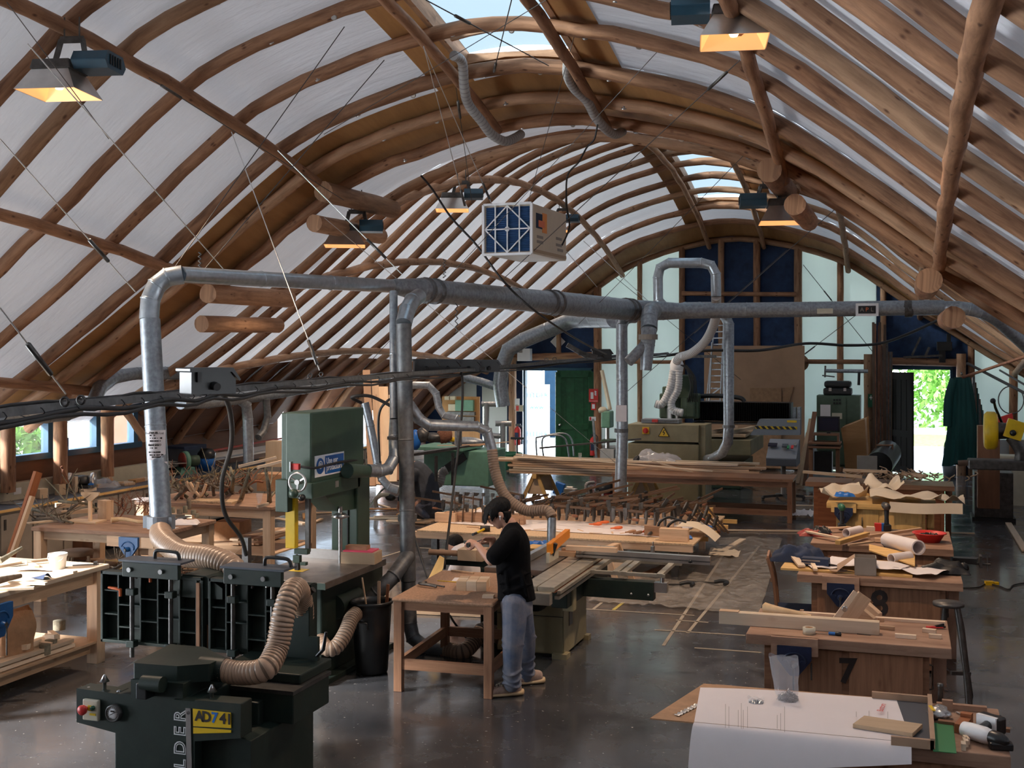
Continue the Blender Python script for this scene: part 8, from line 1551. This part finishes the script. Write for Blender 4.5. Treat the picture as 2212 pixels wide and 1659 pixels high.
ctt = T('hanging_coat', 'long dark teal coat hanging beside the open right door', 'coat', at(2078, 815, D=26.5)); MB().sheet(coat, 60, 24).build('coat_body', 'teal_cloth', ctt); MB().tube(bez([V(-.16, 0, -.05), V(-.28, -.05, -.5), V(-.30, -.05, -1.1)], 5), [.10]*11, 12).build('sleeve', 'teal_cloth', ctt); MB().tube([V(0, .2, .1), V(0, 0, .06)], .02, 6).build('coat_hook', 'dark_steel', ctt)
ms = T('metal_saw', 'dark metal cut-off saw with a yellow blade guard at the right edge', 'saw', at(2150, 1010, D=19.5)); p = at(2140, 930, D=19.3); O9 = Vector(ms.location)
def mk(mb, name, m, **k): return kid(mb.build(name, m, **k), ms)
mk(MB().lathe([(.0, -.10), (.27, -.10), (.31, -.06), (.31, .06), (.27, .10), (0, .10)], 28, tuple(p), 'X'), 'blade_guard', 'yellow'); mk(MB().lathe([(0, -.1), (.12, -.09), (.14, .0), (.12, .35), (0, .36)], 18, (p.x+.08, p.y, p.z), 'X'), 'motor', 'dark_steel'); mk(MB().box(p.x+.35, p.y-.1, p.z+.03, .28, .16, .3, ry=.3), 'switch_box', 'yellow', bev=.01); mk(MB().lathe([(.05, 0), (.05, -.02), (0, -.02)], 14, (p.x+.32, p.y-.2, p.z-.02), 'Y'), 'switch_knob', 'black_plastic')
mk(MB().tube([at(2165, 915, D=19.4), at(2150, 880, D=19.2), at(2146, 862, D=19.1)], .022, 8).ball(tuple(at(2145, 866, D=19.1)), .045, n=10), 'pull_handle', 'black_plastic'); mk(MB().tube(bez([p+V(.3, 0, -.1), p+V(.45, 0, -.35), p+V(.4, 0, -.6)], 4), .09, 10), 'swing_arm', 'dark_steel'); mk(MB().box(p.x+.1, p.y, p.z-.55, .9, .4, .16), 'vice_bed', 'dark_steel', bev=.02); mk(MB().cyl((p.x-.5, p.y, p.z-.55), (p.x-.1, p.y, p.z-.52), .05, 10), 'vice_screw', 'iron_bar')
mcx = T('saw_cabinet', 'dark steel cabinet carrying the metal saw at the right', 'cabinet', at(2145, 1125, z=0)); q = Vector(mcx.location); MB().b(-.31, -.05, .06, .33, .6, .86).build('cabinet_body', 'dark_steel', mcx, bev=.01); MB().b(-.27, -.06, .12, .29, -.05, .8).build('cabinet_door', 'grey_cab' if 0 else 'dark_steel', mcx); MB().b(-.35, -.08, 0, .37, .62, .06).build('plinth', 'black', mcx)
mw = T('lined_box', 'yellowish plastic-lined box behind the metal saw at the right edge', 'box', at(2205, 985, D=23)); MB().b(-.5, 0, -1.75, .4, .4, .0).build('box_body', 'cream', mw, bev=.02)
tag(fb(2112, 920, 2160, 1100, 22., .3, 'storage_box', 'brown_ply'), 'brown storage box behind the yellow blade guard', 'box'); it('red_fabric', 'red', at(2158, 918, D=21.5), 'red triangular fabric on top of the brown box', 'fabric', MB().prism([(-.25, 0), (.25, 0), (.22, .22), (.0, .14)], 'Y', -.05, .05)); it('blue_cup', 'bright_blue', at(2136, 916, D=21.5), 'small bright blue cup with a straw on the brown box', 'cup', MB().lathe([(.04, 0), (.06, .14), (.05, .14), (.035, .01)], 14).cyl((0, 0, .1), (.01, 0, .2), .006, 6))
tag(MB().tube([at(2184, 864, D=24)+V(.24*math.cos(a), 0, .28*math.sin(a)) for a in [2*PI*i/28 for i in range(29)]], .012, 6, False).build('wire_hoop', 'dark_steel'), 'thin round wire hoop hanging by the right corner glazing', 'hoop')
for i, (a, b, r_, lab) in enumerate((((2080, 815), (2230, 765), .03, 'dark bar sloping up to the right edge over the coat'), ((2090, 785), (2215, 850), .03, 'dark cable crossing down towards the right edge'), ((2160, 800), (2215, 832), .02, 'thin rail in the upper right corner by the glazing'))): MB().tube([at(*a, D=24), at(*b, D=22)], r_, 8).build('slung_cable', ('log_bark', 'cable', 'cable')[i], None, lab, 'cable')
for i in range(7): board('stored_pole', at(2106+4*i, 1000, D=27.), at(2103+3*i, 815+12*i, D=27.6), .06, .06, ('dark_steel', 'iron_bar', 'teal_cloth')[i % 3], 'dark pole stored upright right of the teal coat', 'pole', 'poles stored right of the teal coat')
bk3 = T('floor_bucket', 'grey bucket on the floor in front of the teal coat', 'bucket', at(2050, 1032, z=0)); MB().lathe([(.0, .01), (.12, 0), (.16, .3), (.14, .3), (.1, .03), (0, .02)], 20, caps=False).build('bucket_shell', 'grey_plastic', bk3); MB().tube(bez([V(-.1, 0, .3), V(-.1, 0, .8), V(.1, 0, 1.1), V(.2, 0, .95)], 5), .01, 6).build('bucket_wire', 'wire', bk3)
it('mounted_tool', 'black_plastic', at(2040, 748, Y=YF-.25), 'black device mounted above the open right door', 'device', MB().box(0, 0, 0, .35, .15, .22).box(.1, 0, .2, .1, .1, .2).box(-.05, 0, -.25, .15, .12, .3), bev=.01); it('mounted_tool', 'dark_steel', at(1998, 772, Y=YF-.3), 'dark tools resting on the right door lintel', 'tool', MB().beam((-.5, 0, 0), (.4, 0, .05), .05, .05).beam((-.3, 0, .05), (-.1, 0, .5), .05, .05).beam((0, 0, .0), (.1, 0, .25), .1, .06))
it('tray_box', 'dark_steel', at(1520, 770, D=25), 'grey tool tray end hanging near the blue panels', 'tray', MB().box(0, 0, 0, .5, .3, .06))
for i, (a, b) in enumerate((((1225, 745), (1268, 770)), ((1250, 762), (1290, 772)))): board('tray_bracket', at(*a, D=20), at(*b, D=20), .12, .08, 'dark_steel', ('tilted dark bracket above the tray near the third drop pipe', 'flat dark bracket on the tray near the third drop pipe')[i], 'bracket')
# counter along the left wall
XF = -11.36
cu = T('long_counter', 'long blue-grey counter with grey cabinet doors along the left wall', 'counter', (-11.7, 16, 0))
kid(MB().b(-12.06, 11.4, .86, XF, 24.5, .90).build('worktop', 'slate', bev=.003), cu); kid(MB().b(XF, 11.4, .862, XF+.012, 24.5, .898).build('wooden_edge', 'pine_yellow'), cu); kid(MB().b(-12.04, 11.4, .08, XF-.05, 24.5, .86).build('cabinet_run', 'grey_cab'), cu)
Y = 11.5
while Y < 24: kid(MB().b(XF-.05, Y, .10, XF-.03, Y+.58, .82).build('door', 'grey_cab', bev=.003), cu); kid(MB().b(XF-.03, Y+.05, .62, XF-.022, Y+.09, .76).build('door_handle', 'black'), cu); Y += .62
tk = T('socket_trunking', 'white boxed trunking with sockets behind the left counter', 'trunking', (-12.0, 16, .9)); kid(MB().b(-12.08, 11.4, .90, -11.95, 16.8, 1.14).build('trunking_box', 'cream', bev=.004), tk)
for y in (12.9, 13.6, 15.0): kid(MB().b(-11.95, y, .98, -11.94, y+.15, 1.07).build('socket_plate', 'white'), tk)
tag(MB().b(-12.5, 17.2, 1.02, -11.9, 24.5, 1.07).build('white_shelf', 'white', bev=.003), 'long white ledge behind the blue oven along the left side', 'shelf'); board('red_rail', at(450, 975, X=-11.7), at(620, 945, X=-11.7), .04, .03, 'red_dull', 'thin red strip along the white ledge on the left')
def onc(px, py): p = at(px, py, z=.902); p.x = max(p.x, -11.74); return p
gr_ = T('bench_grinder', 'grey bench grinder on the left counter', 'grinder', onc(140, 1060), R(25)); MB().lathe([(0, -.12), (.07, -.11), (.08, 0), (.07, .11), (0, .12)], 18, (0, 0, .17), 'X').build('motor', 'dark_steel', gr_)
for s in (-1, 1): MB().lathe([(0, -.03), (.11, -.03), (.115, 0), (.11, .03), (0, .03)], 22, (.17*s, 0, .17), 'X').build('wheel_guard', 'hood', gr_); MB().box(.17*s, -.13, .26, .08, .01, .09, rx=.4).build('eye_shield', 'glass', gr_); MB().box(.17*s, -.12, .12, .07, .06, .02).build('tool_rest', 'bright_blue' if s > 0 else 'dark_steel', gr_)
MB().box(0, 0, .05, .26, .16, .1, taper=.8).build('grinder_base', 'black_plastic', gr_)
sd2 = T('disc_sander', 'green disc sander with a pink disc on the left counter', 'sander', onc(300, 1020), R(60)); MB().lathe([(0, -.03), (.16, -.03), (.17, -.01), (.17, .04), (0, .04)], 26, (0, 0, .22), 'X').build('disc_housing', 'green_bench', sd2); MB().lathe([(0, -.045), (.15, -.045), (.15, -.03), (0, -.03)], 26, (0, 0, .22), 'X').build('sanding_disc', 'mdf', sd2).parent = sd2; MB().lathe([(0, .04), (.09, .05), (.09, .25), (0, .27)], 18, (0, 0, .22), 'X').build('motor', 'green_cab', sd2); MB().box(-.13, 0, .2, .18, .32, .015).build('sander_table', 'hood', sd2); MB().box(.02, 0, .06, .3, .22, .12, taper=.8).build('sander_base', 'green_bench', sd2)
MB().lathe([(0, -.05), (.152, -.05), (.152, -.046), (0, -.046)], 26, (0, 0, .22), 'X').build('pink_disc', 'red_dull', sd2)
ov = T('blue_oven', 'dark blue box oven with a glazed front on the left counter', 'oven', tuple(at(400, 1012, z=.905)), R(0)); MB().b(-.25, -.35, 0, .22, .35, .42).build('oven_case', 'navy_cloth', ov, bev=.01); MB().b(.222, -.28, .10, .23, .20, .36).build('oven_window', 'screen', ov); MB().b(.222, .24, .1, .235, .3, .2).build('oven_controls', 'hood', ov); MB().b(-.23, -.356, .06, .20, -.35, .38).build('oven_side', 'slate', ov)
wv = T('black_tub', 'black and blue tub vacuum between the sander and the oven', 'vacuum cleaner', onc(345, 1012)); MB().lathe([(0, 0), (.14, 0), (.15, .22), (.13, .24)], 20).build('tub', 'bright_blue', wv); MB().lathe([(.16, .22), (.16, .3), (.1, .38), (0, .39)], 20).build('tub_head', 'black_plastic', wv)
cord([onc(365, 1010)+V(0,0,.02), onc(380, 1018)+V(0,0,.02), onc(375, 1028)+V(0,0,.02), onc(350, 1026)+V(0,0,.02)], .025, 'black hose coiled in front of the tub vacuum')
sk_ = T('sink', 'round steel sink basin set in the counter at the left edge', 'sink', onc(18, 1086)); MB().lathe([(.20, .004), (.19, .01), (.17, -.0), (.0, .003)], 28, caps=False).build('basin_rim', 'steel', sk_); MB().tube(bez([V(-.25, .1, 0), V(-.25, .1, .12), V(-.18, .05, .16), V(-.1, .0, .13)], 4), .014, 8).build('tap', 'dark_steel', sk_)
rr = random.Random(8)
for i, (px, py, sz, m, lab) in enumerate(((62, 1075, (.14, .12, .14), 'ply_pale', 'squat wooden block left of the ball-topped model on the counter'), (75, 1060, (.07, .06, .24), 'pine_pale', 'tall pale block on the counter behind the leaning post'), (103, 1068, (.12, .1, .16), 'ply_pale', 'wooden block under the ball model on the counter'), (190, 1062, (.3, .08, .05), 'pine_pale', 'white board end right of the grinder'), (205, 1050, (.5, .07, .06), 'pine', 'long batten behind the white scraps on the counter'), (240, 1045, (.3, .12, .04), 'pine_pale', 'thin pale sheets on the counter left of the sander'), (262, 1040, (.28, .14, .05), 'plywood', 'stack of tan offcuts before the disc sander'), (275, 1048, (.22, .12, .04), 'pine', 'curved tan offcut nearest the counter edge by the sander'), (285, 1036, (.3, .1, .05), 'pine_pale', 'pale board stack touching the disc sander'), (470, 985, (.16, .2, .14), 'white', 'small white box right of the blue oven'), (500, 990, (.4, .2, .05), 'pine', 'tan board right of the small white box'))):
 it('counter_block', m, onc(px, py), lab, 'wood block' if m != 'white' else 'box', MB().b(-sz[0]/2, -sz[1]/2, 0, sz[0]/2, sz[1]/2, sz[2]), R(75+20*rr.random()), bev=.003)
it('wooden_ball', 'log_light', onc(95, 1045)+V(0,0,.10), 'round wooden ball among the models on the left counter', 'ball', MB().ball((0, 0, 0), .055, n=14)); tag(MB().beam(onc(98, 1068)+V(0,0,.1), onc(100, 1068)+V(.05,.0,.38), .03, .03).beam(onc(100, 1068)+V(.1,.1,.1), onc(100, 1068)+V(.02,.0,.42), .03, .03).build('model_legs', 'log_bark'), 'small wooden trestle model beside the ball on the counter', 'model')
it('plastic_wrap', 'plastic_clear', onc(215, 1052), 'crumpled clear plastic bag on the left counter', 'bag', cloth(1, .4, .3, .14, 61), .4)
for i in range(7): p = onc(205+9*i, 1038-2*i)+V(-.05, 0, .03); board('wood_curl', p, p+V(.1, .15, .06*rr.random()), .04, .02, ('pine', 'mdf')[i % 2], 'small tan scrap behind the plastic bag on the counter', 'offcut', 'tan scraps behind the plastic bag')
ss = T('eye_sign', 'small blue eye protection sign on the round wall post', 'sign', at(140, 960, D=17.55), R(30)); MB().b(-.055, -.006, -.10, .055, 0, .10).build('sign_plate', 'sign_blue', ss, bev=.002); MB().lathe([(0, -.008), (.042, -.008), (.042, -.006)], 18, (0, 0, .035), 'Y').build('sign_disc', 'white', ss); MB().lathe([(0, -.011), (.034, -.011), (.034, -.008)], 18, (0, 0, .035), 'Y').build('sign_symbol', 'sign_blue', ss); MB().b(-.03, -.014, .03, .03, -.011, .045).build('goggles_mark', 'white', ss); MB().b(-.045, -.010, -.085, .045, -.006, -.03).build('sign_caption', 'white', ss)
# heap on the vice bench
zt2 = .902
for i, (pts, r_, tw, m, lab) in enumerate(((((62, 1098, .06), (90, 1105, .07), (125, 1120, .05), (158, 1130, .02)), .018, 5, 'bark_green', 'long mossy branch sloping across the left of the vice bench'), (((75, 1112, .03), (110, 1113, .06), (148, 1108, .08)), .014, 5, 'bark', 'thin branch at the back left of the vice bench'), (((128, 1082, .25), (160, 1086, .24), (185, 1088, .22), (212, 1100, .15)), .016, 6, 'bark_green', 'branch arching over towards the squared block on the vice bench'), (((150, 1120, .02), (148, 1105, .10), (165, 1090, .22), (175, 1082, .26)), .016, 4, 'bark', 'upright forked branch on the vice bench'),
  (((70, 1122, .02), (110, 1120, .04), (140, 1128, .02)), .014, 6, 'bark', 'tangle of thin sticks at the front left of the vice bench'))):
 branch('branch', [at(a, b, z=zt2+max(c, r_)) for a, b, c in pts], r_*1.5, m, lab, twigs=tw, seed=i+3, tl=.3)
for i, (px, py) in enumerate(((250, 1115), (262, 1112), (275, 1110), (290, 1113), (305, 1110), (258, 1118), (318, 1108))): p = at(px, py, z=zt2+.01); branch('twig_bundle', [p, p+V(.03, .05, .10), p+V(.1*math.cos(i*2), .1*math.sin(i), .25)], .008, 'log_bark', 'thin reddish twigs tangled beside the labelled drop pipe on the vice bench', 'twigs', 'reddish twigs on the vice bench', 9, 40+i, .2)
branch('log', [at(240, 1124, z=zt2+.04), at(265, 1122, z=zt2+.045), at(300, 1127, z=zt2+.045), at(322, 1126, z=zt2+.04)], .032, 'peeled', 'peeled knotty stick lying at the front of the vice bench', 'log')
it('squared_block', 'pine', at(228, 1122, z=zt2), 'upright squared laminated block on the vice bench', 'wood block', MB().b(-.09, -.05, 0, .08, .06, .24), R(-15), bev=.002)
am = T('arch_model', 'small flat wooden base with a curved pale bracket on the vice bench', 'model', at(192, 1128, z=zt2), R(8)); MB().b(-.28, -.12, 0, .16, .14, .02).build('model_base', 'ply_pale', am); MB().b(.0, -.02, .02, .035, .02, .26).build('model_post', 'ply_pale', am); MB().prism([(.0, .26), (.04, .26), (.14, .34), (.14, .37), (-.1, .37), (-.1, .34)], 'Y', -.015, .015).build('model_bracket', 'ply_pale', am)
for i, (a, b, w_, h_, m, lab) in enumerate((((120, 1092), (182, 1088), .10, .06, 'pine', 'pale beam with holes behind the branches on the vice bench'), ((130, 1108), (200, 1102), .08, .05, 'pine', 'long pale batten among the branches on the vice bench'), ((60, 1130), (112, 1125), .10, .015, 'ply_pale', 'thin board at the left corner of the vice bench'), ((380, 1122), (408, 1115), .08, .01, 'slate', 'grey flat strip at the right of the vice bench'))): board('batten', at(*a, z=zt2+h_/2+.01), at(*b, z=zt2+h_/2+.01), w_, h_, m, lab)
for i, (px, py, r_, h_) in enumerate(((373, 1108, .03, .07), (388, 1110, .035, .06), (400, 1108, .03, .09), (408, 1100, .03, .14), (418, 1112, .035, .06), (365, 1106, .025, .05), (425, 1118, .03, .05))): it('log_slice', ('bark_green', 'bark')[i % 2], at(px, py, z=zt2), 'small sawn log piece on the right part of the vice bench', 'log', MB().lathe([(r_, 0), (r_*.97, h_), (0, h_+.001)], 12), 0, grp='small log pieces on the vice bench')
it('paper_scrap', 'paper', at(398, 1132, z=zt2), 'crumpled white paper at the right end of the vice bench', 'paper', cloth(1, .35, .22, .06, 71), .4); it('paper_scrap', 'paper', at(352, 1142, z=zt2), 'flat white paper right under the labelled drop pipe', 'paper', cloth(1, .3, .2, .012, 72), .1)
board('leaning_post', at(22, 1205, D=13.8), at(82, 1020, D=14.1), .06, .09, 'red_wood', 'red-brown post leaning at the left end of the vice bench', 'post'); board('leaning_post', at(28, 1195, D=13.7), at(70, 1072, D=13.9), .05, .05, 'pine', 'shorter pale post leaning beside the red-brown one', 'post')
# heap on the rear bench
zt3 = .902
for i in range(13):
 p = at(378+14*i, 1078-1.4*i, z=zt3+.02); a_ = i*1.9; branch('branch', [p, p+V(.14*math.cos(a_), .10*math.sin(a_), .12), p+V(.30*math.cos(a_+.4), .2*math.sin(a_), .20+.05*math.sin(i)), p+V(.5*math.cos(a_+.6), .3*math.sin(a_), .16)], .028, ('bark', 'log_bark', 'bark_green')[i % 3], 'bent twiggy branch in the heap on the rear bench', 'branch', 'branches heaped on the rear bench', 9, 60+i, .26)
for i, (a, b, c, lab) in enumerate((((520, 1080), (532, 1040), (540, 1012), 'thick forked limb standing at the middle of the rear bench'), ((582, 1085), (580, 1045), (572, 1010), 'thick limb standing at the right corner of the rear bench'), ((500, 1062), (503, 1035), (498, 1010), 'upright limb left of the thick forked one on the rear bench'))):
 branch('forked_limb', [at(*a, z=zt3), at(b[0], b[1], D=15.9), at(c[0], c[1], D=15.9)], .036, 'bark_green', lab, 'branch', twigs=3, seed=90+i, tl=.3)
for i, (a, b, lab) in enumerate((((515, 1008), (597, 988), 'pale lath balanced on top of the forked limbs'), ((555, 1010), (616, 995), 'second pale lath balanced on the right limb'), ((556, 1095), (580, 1088), 'short lath at the front edge of the rear bench'))): board('lath', at(*a, D=15.8), at(*b, D=16.), .03, .035, 'pine_pale', lab)
for i, (a, b, c) in enumerate((((402, 1040), (418, 1065), (428, 1042)), ((410, 1042), (432, 1072), (445, 1046)))): MB().tube(bez([at(*a, D=16.4), at(*b, D=16.4), at(*c, D=16.4)], 5), .022, 8).build('bent_bracket', 'pine', None, ('left v-shaped laminated bracket on the rear bench', 'right v-shaped laminated bracket on the rear bench')[i], 'bracket')
it('cork_board', 'osb', at(470, 1085, z=zt3), 'thick tan board at the front of the rear bench', 'board', MB().b(-.35, -.15, 0, .3, .15, .03), .05); it('carton', 'kraft', at(590, 1060, z=zt3), 'brown cardboard box at the right end of the rear bench', 'box', MB().b(-.22, -.1, 0, .22, .25, .26), .1, bev=.003); it('carton', 'ply_pale', at(598, 1035, z=zt3), 'pale wooden box behind the bandsaw on the rear bench', 'box', MB().b(-.2, 0, .2, .2, .3, .62), .1); it('plastic_cup', 'plastic_clear', at(560, 1075, z=zt3+.1), 'clear plastic piece leaning by the right limb', 'plastic', MB().lathe([(.02, -.08), (.05, .05), (.04, .06)], 12))
for i, (a, b) in enumerate((((305, 1075), (345, 1090)), ((310, 1085), (352, 1083)))): it('paper_sheet', 'paper', at(320+14*i, 1078+4*i, z=zt3+.002*i), ('white sheet on the left end of the rear bench', 'second white sheet on the left of the rear bench')[i], 'paper', cloth(1, .4, .3, .01, 80+i), .2)
for i in range(10): p = at(505+11*(i % 5), 1175-9*(i//5), z=.28+.03*(i//5)); board('stored_board', p, p+V(-.1+.02*i, 1.0, .02), .14, .03, ('pine', 'mdf', 'pine_pale')[i % 3], 'board stored on the shelf under the rear bench', 'board', 'boards under the rear bench')
it('carton', 'kraft', at(490, 1190, z=.1), 'brown carton left of the boards under the rear bench', 'box', MB().b(-.2, 0, 0, .2, .4, .42), .1, bev=.003); it('carton', 'kraft', at(320, 1240, z=.0), 'brown carton on the floor under the vice bench', 'box', MB().b(-.22, 0, 0, .2, .35, .5), .05, bev=.003); it('cement_bag', 'brown_ply', at(180, 1210, z=.0), 'dark brown upright panel under the vice bench', 'panel', MB().b(-.3, 0, 0, .25, .06, .6), .1)
rr = random.Random(31)
for i in range(34):
 p = at(rr.uniform(235, 430), rr.uniform(1225, 1290), z=.03+.05*(i % 4)); a_ = rr.uniform(-.6, 1.2); L_ = rr.uniform(.4, 1.1); branch('floor_stick', [p, p+V(L_*.5*math.cos(a_), L_*.5*math.sin(a_), .02), p+V(L_*math.cos(a_+.15), L_*math.sin(a_+.15), .03)], .014+.01*rr.random(), ('bark', 'log_bark', 'pine')[i % 3], 'stick in the heap on the floor behind the planer', 'stick', 'sticks heaped on the floor behind the planer', 2, i, .3)
for i, (a, b, w_, h_, m, lab) in enumerate((((290, 1205), (230, 1238), .03, .03, 'dark_steel', 'thin dark rod over the stick heap'), ((395, 1225), (300, 1222), .06, .02, 'mdf', 'brown board lying across the stick heap'), ((330, 1240), (420, 1250), .08, .02, 'pine', 'pale board at the right of the stick heap'), ((245, 1270), (330, 1285), .12, .03, 'bark', 'bark-covered slab at the front of the stick heap'))): board('heap_board', at(*a, z=.25), at(*b, z=.2), w_, h_, m, lab)
fm = T('lath_model', 'small open frame of thin laths standing in the stick heap', 'frame', at(248, 1262, z=.2), R(20)); 
fr_ = [V(-.14, -.1, 0), V(.14, -.1, 0), V(.14, .1, .1), V(-.14, .1, .1), V(-.1, -.05, .3), V(.18, -.05, .28)]
for i, (a, b) in enumerate(((0, 1), (1, 2), (2, 3), (3, 0), (0, 4), (4, 5), (5, 1), (4, 3), (5, 2), (0, 5))): MB().beam(fr_[a], fr_[b], .012, .012).build('lath', 'pine_yellow', fm)
mn = T('round_basket', 'low round woven stool top seen beyond the bright bench', 'stool', at(165, 1270, z=0)); MB().lathe([(0, .42), (.2, .42), (.21, .46), (.2, .48), (0, .47)], 24).build('seat', 'mdf', mn); [MB().cyl((.14*math.cos(a), .14*math.sin(a), .42), (.2*math.cos(a), .2*math.sin(a), 0), .02, 8).build('leg', 'pine', mn) for a in (.5, 2.6, 4.7)]; MB().tube([V(.17*math.cos(a), .17*math.sin(a), .18) for a in [2*PI*i/18 for i in range(19)]], .008, 6, False).build('foot_ring', 'steel', mn)
it('sanding_mop', 'mdf', at(218, 1215, z=.3), 'brown wooden mallet-like piece in the stick heap', 'wood piece', MB().lathe([(0, -.2), (.05, -.18), (.06, 0), (.04, .1), (.05, .2), (0, .22)], 14, (0, 0, 0), 'X'), .3); tb_ = bench('low_stand', -9.6, 12.9+.2, -8.9, 13.7, .45, 'pine', 'pine', 'low pine stand half hidden behind the vice bench', .06, .03, .02, .08)
